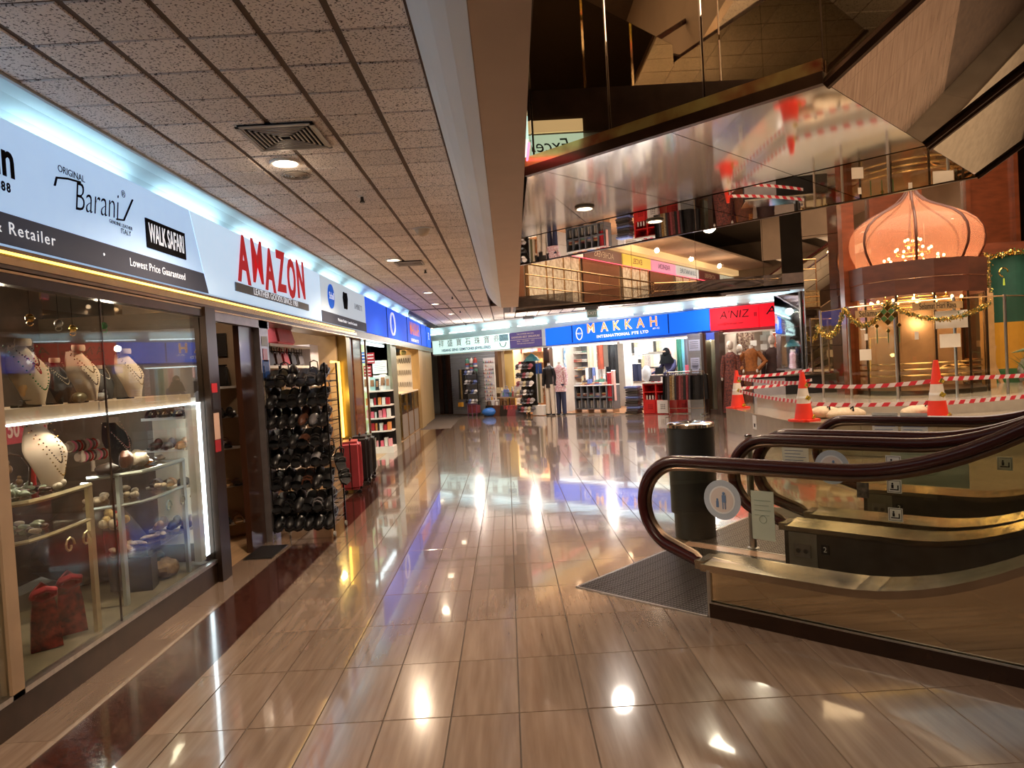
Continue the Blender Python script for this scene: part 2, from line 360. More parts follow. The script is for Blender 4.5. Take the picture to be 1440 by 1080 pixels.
# beam beside the atrium
beamm = mat('beam_plaster', (.74, .61, .52), .75, vary=.06, nscale=3)
b0 = at_z(748, 0, 2.52); b1 = at_z(727, 441, 2.52)
bl0 = at_z(657, 0, 2.52).x; bl1 = at_z(705, 428, 2.52).x
mb = MB(); rings = []
for y, xl, xr in ((-6, bl0-.01, .08), (b0.y, bl0, b0.x), (12.6, bl1, b1.x)):
    prof = [(-.30, 2.905)]+[(-.30+(xl+.30)*(1-math.cos(t*PI/2))*.55+(xl+.3)*.45*t, 2.905-.385*math.sin(t*PI/2)*.6-.385*.4*t) for t in (.2, .4, .6, .8, 1)]+[(xr, 2.52), (xr, 3.02), (-.30, 3.02)]
    rings.append([mb.bm.verts.new((x, y, z)) for x, z in prof])
mb._rings(rings); struct('ceiling_beam', mb, beamm)
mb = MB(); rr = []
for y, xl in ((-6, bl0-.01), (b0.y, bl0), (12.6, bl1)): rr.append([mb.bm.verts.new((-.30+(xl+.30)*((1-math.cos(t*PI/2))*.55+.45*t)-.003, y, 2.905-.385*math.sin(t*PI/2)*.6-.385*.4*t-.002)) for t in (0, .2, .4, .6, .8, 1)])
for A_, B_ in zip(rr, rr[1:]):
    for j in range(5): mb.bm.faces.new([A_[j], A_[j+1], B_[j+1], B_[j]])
struct('trim_beam_lit_face', mb, mat('beam_painted_cove_light', (.86, .88, .88), .6, vary=.04, nscale=2))  # cove light on the beam's left face put into its colour
struct('beam_side_wall', MB().b(.18, .24, 12.6, D0.y, 2.88, 3.32), beamm)
# ------------------------------------------------------------------ mirrored bulkheads of the atrium
mir_s = mirror_mat('soffit_mirror', (.84, .81, .77), .055, .015)
mir = mirror_mat('bronze_mirror', (.70, .61, .50), .012)
mird = mirror_mat('smoked_mirror', (.62, .54, .42), .012)
trimb = mat('bronze_trim', (.09, .05, .028), .3, .8, vary=.2)
sf = thing('wall_landing_soffit', None, None); sf['kind'] = 'structure'
def espoly(pts, z0, z1): return MB().prism([tuple(EW(s, l))[:2] for s, l in pts], z0, z1)
S0 = -.10; S1, S2, SE = 1.55, 2.91, .806
def s_left(l):                       # where the line of constant l meets x = .21
    return ((.21-E0.x)/.70711 - l)
cuts = [.806, -.05, -1.0, -1.95, -2.9, -3.9, -5.2]
for lo, hi in ((S0, S1), (S1+.035, S2)):
    for a, c in zip(cuts, cuts[1:]):
        p = []
        for s, l in ((a-.004, lo), (a-.004, hi), (c+.004, hi), (c+.004, lo)):
            p.append((max(s, s_left(l)), l))
        q = []
        for v in p:
            if not q or (Vector(v)-Vector(q[-1])).length > .02: q.append(v)
        if (Vector(q[0])-Vector(q[-1])).length < .02: q.pop()
        if len(q) < 3 or max(s for s, l in q)-min(s for s, l in q) < .05: continue
        espoly(q, 2.75+random.uniform(0, .002), 2.765).build('mirror_panel', mir_s if lo < 1 else mir, sf)
espoly([(SE, S0), (SE, S2), (s_left(S2), S2), (s_left(S0), S0)], 2.768, 3.30).build('landing_core', bronze, sf)
# far edge of the landing and its front fascia
espoly([(SE+.02, S2-.01), (SE+.02, S2+.03), (s_left(S2), S2+.03), (s_left(S2), S2-.01)], 2.745, 2.80).build('edge_trim', trimb, sf)
espoly([(SE+.02, S2), (SE+.02, S2+.02), (s_left(S2), S2+.02), (s_left(S2), S2)], 2.80, 3.32).build('back_fascia', mird, sf)
espoly([(SE, S0-.03), (SE, S0+.01), (s_left(S0), S0+.01), (s_left(S0), S0-.03)], 2.742, 2.80).build('edge_trim', trimb, sf)
espoly([(SE, S0-.03), (SE, S0-.01), (s_left(S0), S0-.01), (s_left(S0), S0-.03)], 2.80, 2.86).build('neon_reflection_strip', mat('neon_reflection_strip', (.62, .50, .16), .2, .5, col2=(.28, .03, .02), nscale=4), sf)  # reflected neon painted as red and yellow patches on the strip
for k in range(5):
    a, c = SE-.005-k*.62, max(SE-.615-k*.62, s_left(S0))
    if a-c < .05: continue
    espoly([(a, S0-.012), (a, S0+.01), (c, S0+.01), (c, S0-.012)], 2.84, 4.15).build('fascia_mirror', mird, sf)
for k in range(1, 4): espoly([(SE-k*.62+.001, S0-.022), (SE-k*.62+.001, S0-.012), (SE-k*.62-.006, S0-.012), (SE-k*.62-.006, S0-.022)], 2.84, 4.15).build('fascia_joint', chrome, sf)
# side of the void over the corridor beam
for k in range(8):
    y = 4.75-1.3*k
    struct('wall_void_side' if k == 0 else 'wall_void_side', MB().b(.165, .185, y-1.29, y, 3.03, 4.15), mird)
struct('wall_void_side', MB().b(.20, .22, 9.1, 12.5, 2.55, 3.32), mird)
# the two upper escalators: mirrored undersides climbing away from the landing
ue = thing('upper_escalator', 'mirror-clad underside of the escalator above the near lower one', 'escalator', EW(SE, S0, 2.75), ER)
ue2 = thing('upper_escalator', 'mirror-clad underside of the escalator above the far lower one', 'escalator', EW(SE, S1+.03, 2.75), ER)
for root, w in ((ue, 1.63), (ue2, 1.32)):
    L_ = 1.75
    for k in range(4):
        a, c = k*L_+(.0 if k else 0), (k+1)*L_-.008
        MB().slab([(a, 0, .6*a), (c, 0, .6*c), (c, w, .6*c), (a, w, .6*a)], (0, 0, .02)).build('underside_panel', mir, root)
        if root is ue: MB().slab([(a, -.002, .6*a), (c, -.002, .6*c), (c, -.002, .6*c+1.25), (a, -.002, .6*a+1.25)], (0, .02, 0)).build('side_panel', mird, root)
    MB().slab([(0, .03, .03), (7, .03, 4.23), (7, w, 4.23), (0, w, .03)], (0, 0, .5)).build('truss', bronze, root)
    MB().tube([(0, 0, -.01), (7, 0, 4.19)], .028, 6).build('edge_trim', trimb, root)
    MB().tube([(0, w, -.01), (7, w, 4.19)], .018, 6).build('edge_trim', trimb, root)
    MB().tube([(-.3, .1, 1.3), (.3, .1, 1.4), (7, .1, 5.5)], .035, 6).build('handrail', mat('handrail_rubber', (.040, .006, .006), .25), root)
# the tall mirrored wall over the edge of the far ceiling
mf = thing('wall_mirror_fascia', None, None); mf['kind'] = 'structure'
w_, k = 1.55, 0
while k*w_ < 6.5:
    a, c = k*w_+.004, min((k+1)*w_-.004, 6.6)
    p, q = D0+DD*a, D0+DD*c
    MB().slab([(p.x, p.y, 2.9), (q.x, q.y, 2.9), (q.x, q.y, 5.9), (p.x, p.y, 5.9)], DN*.03).build('mirror_panel', mir, mf); k += 1
MB().tube([D0-DN*.01, D1-DN*.01], .02, 6).build('edge_trim', trimb, mf)
p, q = D0-DN*.02, D1-DN*.02
# ------------------------------------------------------------------ outer shell
shell = mat('hall_plaster', (.30, .22, .16), .8, vary=.15, nscale=1.5)
struct('wall_back', MB().b(-6, 16.2, -9.3, -9, 0, 8.2), shell)
struct('wall_right', MB().b(16, 16.3, -9, 34, 0, 8.2), shell)
struct('wall_left_outer', MB().b(-6.3, -6, -9, 34, 0, 8.2), shell)
struct('wall_end', MB().b(-6, 16.3, 34, 34.3, 0, 8.2), shell)
struct('ceiling_hall', MB().b(-6.3, 16.3, -9.3, 34.3, 8.0, 8.2), mat('hall_ceiling', (.10, .07, .05), .8, vary=.2))
# ------------------------------------------------------------------ upper gallery, seen in the mirrors
struct('wall_gallery_shops', MB().b(-2.75, -2.6, -8.8, 22, 3.3, 6.5), shell)
struct('ceiling_gallery', MB().b(-2.7, -.2, -8.8, 22, 6.42, 6.5), mat('gallery_ceiling', (.62, .46, .36), .8, vary=.1))
struct('trim_cornice', MB().b(-2.6, -2.2, -8.8, 22, 6.1, 6.4), mat('lit_cornice', (.9, .75, .45), .6, emit=.55, ecol=(1, .72, .38)))
gp = [((-8.5, -6.0), (.72, .80, .74), 'Excel Watch', (.02, .03, .02)), ((-5.9, -2.6), (.10, .03, .03), 'ACHIEVERS', (.8, .7, .6)), ((-2.5, .6), (.55, .66, .8), 'LUI & NATURE', (.05, .12, .2)), ((.7, 3.6), (.8, .35, .7), 'FASHION', (.06, .02, .06)), ((3.7, 6.6), (.75, .62, .1), 'EXCEL', (.3, .02, .02)), ((6.7, 10), (.10, .03, .03), 'ACHIEVERS', (.8, .7, .6)), ((10.1, 14), (.72, .80, .74), 'Excel Watch', (.02, .03, .02)), ((14.1, 18), (.55, .66, .8), 'NATURAL', (.05, .12, .2))]
slatm = mat('brown_slat', (.36, .16, .09), .45, .2, vary=.1)
neon = mat('pink_neon', (1, .1, .2), .4, emit=4, ecol=(1, .08, .14))
for k, ((y0, y1), c, s, tc) in enumerate(gp):
    g = thing('gallery_sign', ('%s lettered sign board of the upper gallery, seen in the mirrors, bay %s' % (s, 'ABCDEFGH'[k])) if False else '%s sign board reflected from the upper gallery, %s' % (s, ['pale board at the back', 'dark board at the back', 'blue board', 'pink board', 'yellow board', 'dark board over the landing', 'pale board over the far hall', 'blue board over the far hall'][k]), 'sign', (-2.50, (y0+y1)/2, 5.75), PI/2)
    w = (y1-y0)/2
    MB().b(-w, w, -.10, .05, -.24, .24).build('face', mat('gal_sign_%d' % k, c, .5, emit=.45, ecol=c), g)
    text('lettering', s, .34, mat('gal_ink_%d' % k, tc, .5), g, 0, 0, -.115)
    MB().cyl((-w, -.13, -.27), (w, -.13, -.27), .012, seg=6).build('neon_strip', neon, g)
    if k % 2:
        sh = thing('gallery_shutter', 'closed brown roller shutter under the gallery sign reading %s%s' % (s, ' at the back' if k < 3 else ' over the %s' % ('void' if k == 3 else 'landing' if k == 5 else 'far hall')), 'shutter', (-2.53, (y0+y1)/2, 3.3), PI/2)
        for i in range(22): MB().ob((0, 0, .05+i*.1), (2*w-.1, .02, .092), rx=.25).build('slat', slatm, sh)
    else:
        sh = thing('gallery_shopfront', 'lit glazed shopfront under the gallery sign reading %s%s' % (s, '' if k == 0 else ' over the %s' % ('back' if k == 2 else 'void' if k == 4 else 'far hall')), 'shopfront', (-2.53, (y0+y1)/2, 3.3), PI/2)
        MB().b(-w+.1, w-.1, 0, .02, .05, 2.15).build('pane', mat('lit_shop_%d' % k, (.6, .52, .40), .25, emit=.35, ecol=(1, .8, .55), col2=(.25, .16, .1), nscale=6), sh)
        for i in range(4): MB().b(-w+.1+(2*w-.2)*i/3-.03, -w+.1+(2*w-.2)*i/3+.03, -.03, 0, 0, 2.2).build('mullion', brass, sh)
rl = thing('gallery_railing', 'brass railing of the upper gallery seen in the mirrors', 'railing', (.05, 0, 3.3))
for z in (.35, .7, 1.0): MB().cyl((0, 9.2, z), (0, 18, z), .018 if z < 1 else .03, seg=8).build('rail', brass, rl)
for i in range(7): MB().cyl((0, 9.2+1.46*i, 0), (0, 9.2+1.46*i, 1.0), .018, seg=8).build('post', brass, rl)
for z in (.35, .7, 1.0): MB().cyl((0, -6, z), (0, 4.4, z), .018 if z < 1 else .03, seg=8).build('rail', brass, rl)
for i in range(8): MB().cyl((0, -6+1.48*i, 0), (0, -6+1.48*i, 1.0), .018, seg=8).build('post', brass, rl)
rl = thing('landing_railing', 'brass railing on the escalator landing above the soffit', 'railing', EW(-1.2, S2-.1, 3.3), ER)
for z in (.35, .7, 1.0): MB().cyl((-3.2, 0, z), (2.0, 0, z), .018 if z < 1 else .03, seg=8).build('rail', brass, rl)
for i in range(5): MB().cyl((-3.2+1.3*i, 0, 0), (-3.2+1.3*i, 0, 1.0), .018, seg=8).build('post', brass, rl)
# right-hand gallery with its own tiled soffit and signs
struct('gallery_slab_right', MB().b(10.5, 16, -9, 12, 2.95, 3.3), mat('gallery_ceiling', (.62, .46, .36)))
struct('wall_gallery_right', MB().b(13.4, 13.6, -9, 12, 3.3, 8), shell)
struct('ceiling_gallery_right', MB().b(10.5, 13.4, -9, 12, 6.42, 6.5), mat('gallery_ceiling', (.62, .46, .36)))
struct('trim_cornice_right', MB().b(13.0, 13.4, -9, 2, 5.4, 5.7), mat('lit_cornice', (.9, .75, .45)))
for k, (y0, y1, c, s, tc) in enumerate(((-6, -1, (.72, .80, .74), 'Excel Watch', (.02, .03, .02)), (-.6, 4, (.10, .03, .03), 'ACHIEVERS', (.8, .7, .6)), (4.4, 10, (.72, .80, .74), 'Excel Watch', (.02, .03, .02)))):
    g = thing('gallery_sign', '%s sign board on the gallery across the void, %s' % (s, ['furthest back', 'dark one in the middle', 'beside the lift'][k]), 'sign', (13.3, (y0+y1)/2, 4.95), -PI/2)
    w = (y1-y0)/2; MB().b(-w, w, -.1, .05, -.3, .3).build('face', mat('gal_sign_%d' % (0 if k != 1 else 1), c), g)
    text('lettering', s, .42, mat('gal_ink_%d' % (0 if k != 1 else 1), tc), g, 0, 0, -.115)
    MB().cyl((-w, -.13, -.34), (w, -.13, -.34), .014, seg=6).build('neon_strip', neon, g)
struct('wall_gallery_edge', MB().b(10.4, 10.5, -9, 12, 2.9, 4.2), mird)

# tiled soffit of the upper gallery beyond the void, seen doubled in the fascia mirrors
struct('ceiling_gallery_tiled', MB().b(2.2, 13.4, -9, 2.2, 5.72, 5.8), barm)
tl = MB()
for i in range(24):
    for j in range(24): tl.b(2.22+.46*i, 2.22+.46*i+.44, -8.9+.46*j, -8.9+.46*j+.44, 5.70, 5.725)
o = tl.build('gallery_ceiling_tiles', M_CEIL, None); o['kind'] = 'structure'
struct('wall_gallery_bulkhead', MB().b(2.2, 13.4, 2.2, 2.3, 5.45, 8), shell)

ex = thing('stand_in_sign', 'small added mint sign reading Excel, standing in for a reversed mirror reflection', 'sign', (.192, 4.66, 2.93), PI/2)  # miniature sign added to supply the Excel reflection in the fascia mirror
MB().b(-.27, .25, -.02, .0, -.065, .075).build('panel', mat('stand_in_sign_mint', (.55, .80, .66), .5, emit=.75, ecol=(.62, .88, .74)), ex)
text('lettering', 'Excel w', .12, mat('sign_ink', (.01, .04, .02), .6), ex, 0, 0, y=-.022, shear=.25)
MB().b(-.27, .25, -.02, .0, .09, .17).build('added_cornice_strip', mat('lit_cornice', (.9, .75, .45)), ex); MB().cyl((-.27, -.02, -.09), (.25, -.02, -.09), .008, seg=6).build('neon_strip', neon, ex)
struct('ceiling_fill_panel', MB().b(2, 11, 5, 14, 7.93, 7.97), mat('fill_panel_glow', (.9, .85, .78), .5, emit=.7, ecol=(1, .84, .68)))  # glowing panel added to dress the hall fill light
# ------------------------------------------------------------------ left row: structure
tanw = mat('tan_laminate', (.40, .28, .18), .5, vary=.15, nscale=5)
soffm = mat('facade_soffit', (.10, .055, .03), .35, .3, vary=.3)
struct('wall_left', MB().b(-5.2, -5.1, -6, 22, 0, 2.9), tanw)
struct('ceiling_shops', MB().b(-5.1, -2.34, -6, 22, 2.42, 2.46), mat('shop_ceiling', (.55, .45, .36), .7))
struct('wall_above_signs', MB().b(-2.62, -2.56, -6, 22.4, 2.2, 3.0), covem)
struct('trim_fascia_soffit', MB().b(-2.56, -2.24, -6, 22.2, 2.06, 2.17), soffm)
struct('trim_gilt_rail', MB().b(-2.25, -2.235, -6, 10.9, 2.09, 2.125), brass)
struct('trim_gilt_rail', MB().b(-2.25, -2.235, -6, 22.2, 2.05, 2.062), brass)
t = tag(MB().b(-2.233, -2.225, -2, 10.7, 2.135, 2.147).build('led_strip', led_y), 'thin yellow light strip along the underside of the leather shop sign', 'light strip')
struct('baseboard_left', MB().b(-2.62, -2.26, -6, 5.40, 0, .15), mat('plinth_bronze', (.045, .024, .014), .3, .5, vary=.3))
# cove tubes behind the signs
tb = MB().cyl((0, -.56, 0), (0, .56, 0), .018, seg=8).mesh('tube', tube_w, True); hb = MB().b(-.03, .03, -.6, .6, -.03, -.015).mesh('batten', white)
for i in range(14):
    y = 1.2+1.5*i; o = thing('cove_tube', 'white tube lamp in the ceiling cove behind the left shop signs', 'lamp', (-2.43, y, 2.70), 0, 'tube lamps along the left cove')
    put('tube', tb, o); put('batten', hb, o)
    lamp('cove_light', 'AREA', (-2.41, y, 2.735), 3.4, (.62, .90, 1), .05, 1.1, (0, PI-.35, 0))
def sign(name, label, y0, y1, fm, z0=2.19, z1=2.78, slope0=0, slope1=0, X=-2.27):
    s = thing(name, label, 'sign', (X, y0, 0), PI/2)
    w = y1-y0
    MB().xz([(0, z0), (w+slope1, z0), (w, z1), (slope0, z1)] if False else [(slope0, z0), (w+slope1, z0), (w, z1), (0, z1)], 0, .12).build('panel', fm, s)
    return s, w
def emis(name, c, e, **k): return mat(name, c, .6, spec=.12, emit=e*.76, ecol=c, **k)
sgw = emis('sign_white', (.42, .60, .86), .72, vary=.05); sgw2 = emis('sign_white_2', (.50, .66, .84), .80, vary=.05); grey = emis('sign_grey', (.055, .06, .085), .35)
sgb = emis('sign_blue', (.008, .075, .62), .95); sgb2 = emis('sign_blue_2', (.02, .14, .72), .9); sgr = emis('sign_red', (.62, .008, .02), .85)
orange = emis('sign_orange', (.75, .25, .10), .5); lred = emis('letter_red', (.62, .03, .035), .35); wl = emis('letter_white', (.75, .78, .85), .7)
# 1 white sign of the leather goods shop (left part)
sg, w = sign('shop_sign', 'long white lit sign with leather brand names over the jewellery window', -1.2, 5.33, sgw, slope1=.25)
MB().xz([(0, 2.19), (w+.25, 2.19), (w+.18, 2.335), (0, 2.335)], -.006, 0).build('grey_band', grey, sg)
def yl(y): return y+1.2
text('lettering', 'in', .24, ink, sg, yl(3.36), 2.585, fat=.006, sx=.8)
text('lettering', '1888', .06, ink, sg, yl(3.32), 2.455, sx=.9, fat=.002, space=1.3)
text('lettering', 'ORIGINAL', .052, ink, sg, yl(3.88), 2.655)
text('lettering', 'Barani', .23, ink, sg, yl(4.10), 2.555, shear=.35, sx=.78, rot=-.09, fat=-.003)
MB().tube([(yl(3.72), -.012, 2.555), (yl(3.74), -.012, 2.60), (yl(3.84), -.012, 2.62), (yl(3.95), -.012, 2.63)], .006, 5).build('flourish', ink, sg)
MB().tube([(yl(4.30), -.012, 2.50), (yl(4.38), -.012, 2.51), (yl(4.5), -.012, 2.66)], .006, 5).build('flourish', ink, sg)
text('lettering', '®', .06, ink, sg, yl(4.40), 2.67)
text('lettering', 'GENUINE LEATHER', .03, ink, sg, yl(4.35), 2.475)
text('lettering', 'ITALY', .045, ink, sg, yl(4.40), 2.44)
MB().b(yl(4.66), yl(5.22), -.008, 0, 2.395, 2.585).build('black_plate', ink, sg)
text('lettering', 'WALK SAFARI', .175, wl, sg, yl(4.94), 2.49, sx=.46, fat=.002, y=-.0095)
text('lettering', 'Wholesaler & Retailer', .082, wl, sg, yl(3.20), 2.265, sx=1.1, space=1.2)
text('lettering', '•', .07, wl, sg, yl(4.14), 2.265)
text('lettering', 'Lowest Price Guaranteed', .070, wl, sg, yl(4.80), 2.265, sx=.95, space=1.1)
# 2 main sign
sa, w = sign('shop_sign', 'white lit sign with tall red letters AMAZON over the leather goods shop', 5.345, 9.0, sgw2, slope0=.25)
for k, ch in enumerate('AMAZON'):
    text('letter', ch, .57, lred, sa, 1.02+k*.352, 2.555+(.02 if k % 2 else -.01), y=-.012, sx={'M': .74, 'O': .64}.get(ch, .72), fat=.017 if ch != 'M' else .006, ext=.003, rot=.03*(-1)**k)
MB().b(.80, 3.05, -.012, 0, 2.27, 2.345).build('grey_plate', mat('sign_grey_plate', (.16, .19, .22), .5), sa)
text('lettering', 'LEATHER GOODS SINCE 1981', .085, wl, sa, 1.92, 2.307, y=-.0135, sx=1.25)
# 3 small brand sign
sc, w = sign('shop_sign', 'pale lit sign with a round blue logo and a grey bottom band', 9.01, 11.85, emis('sign_pale', (.50, .60, .70), .6))
MB().b(0, w, -.006, 0, 2.19, 2.33).build('grey_band', grey, sc)
MB().lathe([(.16, 0), (.16, .012)], (0, 0, 0), 28).build('round_logo', emis('logo_blue', (.01, .10, .55), .6), sc, loc=(.52, -.002, 2.55), rz=(PI/2, 0, 0))
text('lettering', 'Scholl', .13, wl, sc, .52, 2.55, y=-.0155, sx=.85)
for k in (-.06, 0, .06): MB().tube([(1.35+k, -.01, 2.45), (1.35+k*1.9, -.01, 2.60), (1.35+k*1.3, -.01, 2.68)], .014, 5).build('crest', ink, sc)
text('lettering', 'LAMBRETTI', .12, mat('letter_grey', (.25, .3, .36), .5), sc, 2.25, 2.54, sx=.95)
text('lettering', 'Wholesaler & Retailer  •  Lowest Price Guaranteed', .06, wl, sc, 1.45, 2.262)
# 4 blue sign
sb, w = sign('shop_sign', 'long blue lit sign reading MAKKAH on the left side of the hall', 11.87, 22.0, sgb)
for y in (2.1, 4.9, 7.6, 8.9): MB().b(y-.01, y+.01, -.008, 0, 2.19, 2.78).build('panel_joint', ink, sb)
MB().tube([(2.75+.28*math.cos(t), -.01, 2.48+.22*math.sin(t)) for t in [2*PI*k/20 for k in range(20)]], .02, 5, True).build('oval_logo', wl, sb)
text('lettering', 'MAKKAH', .42, orange, sb, 6.25, 2.53, y=-.012, sx=1.05, fat=.008)
text('lettering', 'INTERNATIONAL PTE LTD', .11, wl, sb, 6.25, 2.26, sx=1.2)
text('lettering', 'TEL', .3, wl, sb, 9.5, 2.5, sx=.6)
# ------------------------------------------------------------------ left row: jewellery window (structure + goods)
wn = thing('window_1', None, None); wn['kind'] = 'structure'
fr = mat('window_frame_dark', (.035, .018, .010), .3, .5, vary=.3)
for y0, y1 in ((1.4, 3.14), (3.22, 4.065), (4.075, 5.38)):
    MB().b(-2.275, -2.265, y0, y1, .17, 2.02).build('pane', pane, wn)
MB().b(-2.30, -2.25, 3.14, 3.22, .15, 2.04).build('mullion', tanw, wn)
MB().b(-2.275, -2.265, 4.067, 4.073, .15, 2.04).build('joint', bronze, wn)
MB().b(-2.30, -2.24, 1.4, 5.5, 2.0, 2.07).build('head_rail', fr, wn)
MB().b(-2.30, -2.25, 1.4, 5.38, .15, .175).build('sill', steel, wn)
MB().b(-2.34, -2.22, 5.38, 5.56, 0, 2.07).build('end_post', fr, wn)
struct('wall_window_side', MB().b(-3.25, -2.3, 3.10, 3.16, .15, 1.42), tanw)
struct('wall_window_base', MB().b(-3.3, -2.30, 1.4, 5.4, .10, .165), mat('window_base', (.20, .16, .11), .5, vary=.2))
struct('wall_window_back', MB().b(-3.55, -3.5, 1.4, 5.5, .15, 2.4), mat('window_back', (.10, .055, .035), .5, vary=.5, nscale=5))
struct('wall_window_end', MB().b(-3.5, -2.36, 5.44, 5.50, .15, 2.05), mat('window_end', (.12, .08, .05), .5, vary=.2))
# display shelf with its bottom fascia
ds = thing('display_shelf', 'wide tan shelf box across the window carrying the necklace busts', 'shelf', (-2.30, 3.20, 0), PI/2)
MB().b(0, 2.02, 0, .55, 1.40, 1.43).build('top_board', tanw, ds)
MB().b(0, 2.02, 0, .03, 1.365, 1.40).build('front_board', tanw, ds)
MB().tube([(.08, -.012, 1.358), (2.14, -.012, 1.358)], .006, 5).build('led_strip', led_w, ds)
MB().b(2.10, 2.17, .0, .012, .22, 1.36).build('led_strip', led_w, ds)
MB().b(2.02, 2.10, 0, .05, .2, 1.40).build('side_board', mat('white_side', (.62, .60, .56), .5), ds)
lamp('window_light', 'AREA', (-2.42, 4.2, 1.20), 3.2, (1, .86, .68), 1.6, .05, (0, .25, PI/2))
lamp('window_light', 'POINT', (-2.75, 3.9, 1.90), 5, (1, .80, .6), .05)
lamp('window_light', 'POINT', (-2.7, 4.9, 1.90), 5, (1, .80, .6), .05)
lamp('window_light', 'POINT', (-2.9, 4.0, 1.12), 1.8, (1, .85, .7), .04)
lamp('window_light', 'POINT', (-2.9, 4.9, 1.12), 2.5, (.9, .95, 1), .04)
lamp('window_light', 'POINT', (-2.75, 3.5, .7), 1.2, (1, .85, .6), .04)
velvet = mat('cream_velvet', (.56, .42, .31), .8, vary=.08); bvelvet = mat('black_velvet', (.02, .018, .02), .7, vary=.2)
def bust_mesh(m):
    mb = MB()
    def f(u, v):                     # v 0 neck .. 1 tip ; u across
        w = .035+.075*math.sin(min(1, v*1.9)*PI/2)*(1-max(0, v-.45)/.62); a = (u-.5)*2
        return (a*w, -.02-.10*v+.05*a*a-.03*math.sin(v*PI), .30-.29*v)
    return mb.sheet(f, 8, 10, .012, (0, 1, .3)).mesh('bust', m, True)
bme = {0: bust_mesh(velvet), 1: bust_mesh(bvelvet)}
cme_ = MB().lathe([(.036, 0), (.040, .02), (.036, .035)], seg=14, sy=.8).mesh('collar', velvet, True)
stm = MB().b(-.04, .04, -.02, .05, 0, .012).mesh('foot', black)
def beads(parent, m, wtop, drop, r=.004, n=26, dy=0):
    mb = MB()
    for k in range(n+1):
        t = k/n; a = (t-.5)*2; z = .30-drop*(1-abs(a)**1.7); v = (.30-z)/.29
        mb.ball((a*wtop*(1 if v < .2 else 1), -.045-.10*v+.05*a*a-.03*math.sin(v*PI)+dy, z), r, 6, 4)
    return mb.build('necklace', m, parent, True)
green = mat('jade_bead', (.05, .22, .07), .25); redb = mat('coral_bead', (.42, .02, .015), .25); pearl = mat('pearl', (.85, .72, .55), .25, coat=.4); goldb = mat('gold_bead', (.55, .33, .10), .25, .8); darkb = mat('dark_bead', (.06, .03, .02), .25)
def bust(px, py, X, k, label, necks, sc=1.0, base=None, yaw=-.35):
    sc *= .9
    p = at_x(px, py, X); z = base if base is not None else 1.43
    o = thing('necklace_bust', label, 'bust', (X, p.y, z), PI/2+yaw); o.scale = (sc,)*3
    put('bust', bme[k], o); c = put('collar', cme_, o, (0, -.015, .30)); put('foot', stm, o)
    if k: c.active_material = None or c.active_material
    for m, w, d in necks: beads(o, m, w, d)
    return o
bust(35, 560, -2.45, 0, 'cream necklace bust with green and red beads at the window end', [(green, .085, .22), (darkb, .05, .10), (redb, .02, .14)], 1.15)
bust(78, 555, -2.50, 1, 'low black necklace bust with a thick pearl rope', [(pearl, .07, .12), (pearl, .075, .16)], .85)
bust(112, 553, -2.42, 0, 'cream necklace bust with one fine dark chain behind the carved shell', [(darkb, .06, .20), (goldb, .05, .13)], 1.08)
bust(143, 552, -2.50, 1, 'small black bust with a wide pearl collar', [(pearl, .07, .10)], .72)
bust(178, 550, -2.42, 0, 'cream necklace bust with a fine chain right of the glass joint', [(darkb, .055, .17), (goldb, .07, .21)], 1.05)
bust(60, 690, -2.52, 0, 'large pale necklace bust on the lower glass counter', [(darkb, .05, .18), (goldb, .07, .24)], 1.25, base=.99)
bust(160, 640, -2.62, 1, 'dark bust with a pink and silver necklace inside the lit case', [(mat('rose_bead', (.75, .3, .28), .3), .07, .17), (pearl, .07, .19)], 1.1, base=.98)
# carved pieces on the shelf
cv = tag(MB().tube([(.05*math.cos(t), 0, .045+.03*math.sin(t)) for t in [k*PI/6-.3 for k in range(9)]], [.012, .02, .026, .028, .028, .026, .02, .014, .008], 10).build('carved_shell', mat('honey_onyx', (.75, .42, .18), .3, coat=.3, vary=.3), None, True, (-2.40, 3.62, 1.465), PI/2), 'honey coloured carved shell on a dark stand between the first two busts', 'carving')
tag(MB().lathe([(.05, 0), (.05, .01), (.03, .015), (.03, .03), (.045, .036)]).build('carving_stand', darkwood, None, True, (-2.40, 3.62, 1.43)), 'small round dark wooden stand under the carved shell', 'stand')
tag(MB().ball((0, 0, .03), (.06, .03, .03)).ball((.05, 0, .045), (.02, .016, .016)).build('carved_turtle', mat('olive_stone', (.16, .12, .06), .35, vary=.3), None, True, (-2.36, 3.97, 1.43), PI/2), 'olive stone turtle at the foot of the middle bust', 'carving')
tag(MB().ball((0, 0, .025), (.05, .03, .025)).ball((.04, 0, .05), (.015, .013, .02)).build('carved_duck', mat('speckled_stone', (.3, .3, .32), .35, vary=.6, nscale=80), None, True, (-2.38, 4.22, 1.43), PI/2), 'speckled grey stone bird beside the small black bust', 'carving')
# hanging glass drops
for k, (px, py, m, lb) in enumerate(((42, 447, goldb, 'dark'), (82, 455, steel, 'silver'), (102, 462, gold, 'gilt'), (146, 458, green, 'green'))):
    p = at_x(px, py, -2.42); o = thing('hanging_ornament', 'small %s globe ornament hanging above the busts' % lb, 'ornament', (-2.42, p.y, p.z))
    MB().ball((0, 0, 0), .022).build('globe', m, o, True); MB().cyl((0, 0, .02), (0, 0, 2.06-p.z), .0015, seg=4).build('cord', ink, o); MB().tube([(.018*math.cos(a), 0, -.028+.012*math.sin(a)) for a in [k2*PI/5 for k2 in range(10)]], .003, 4, True).build('ring', m, o)
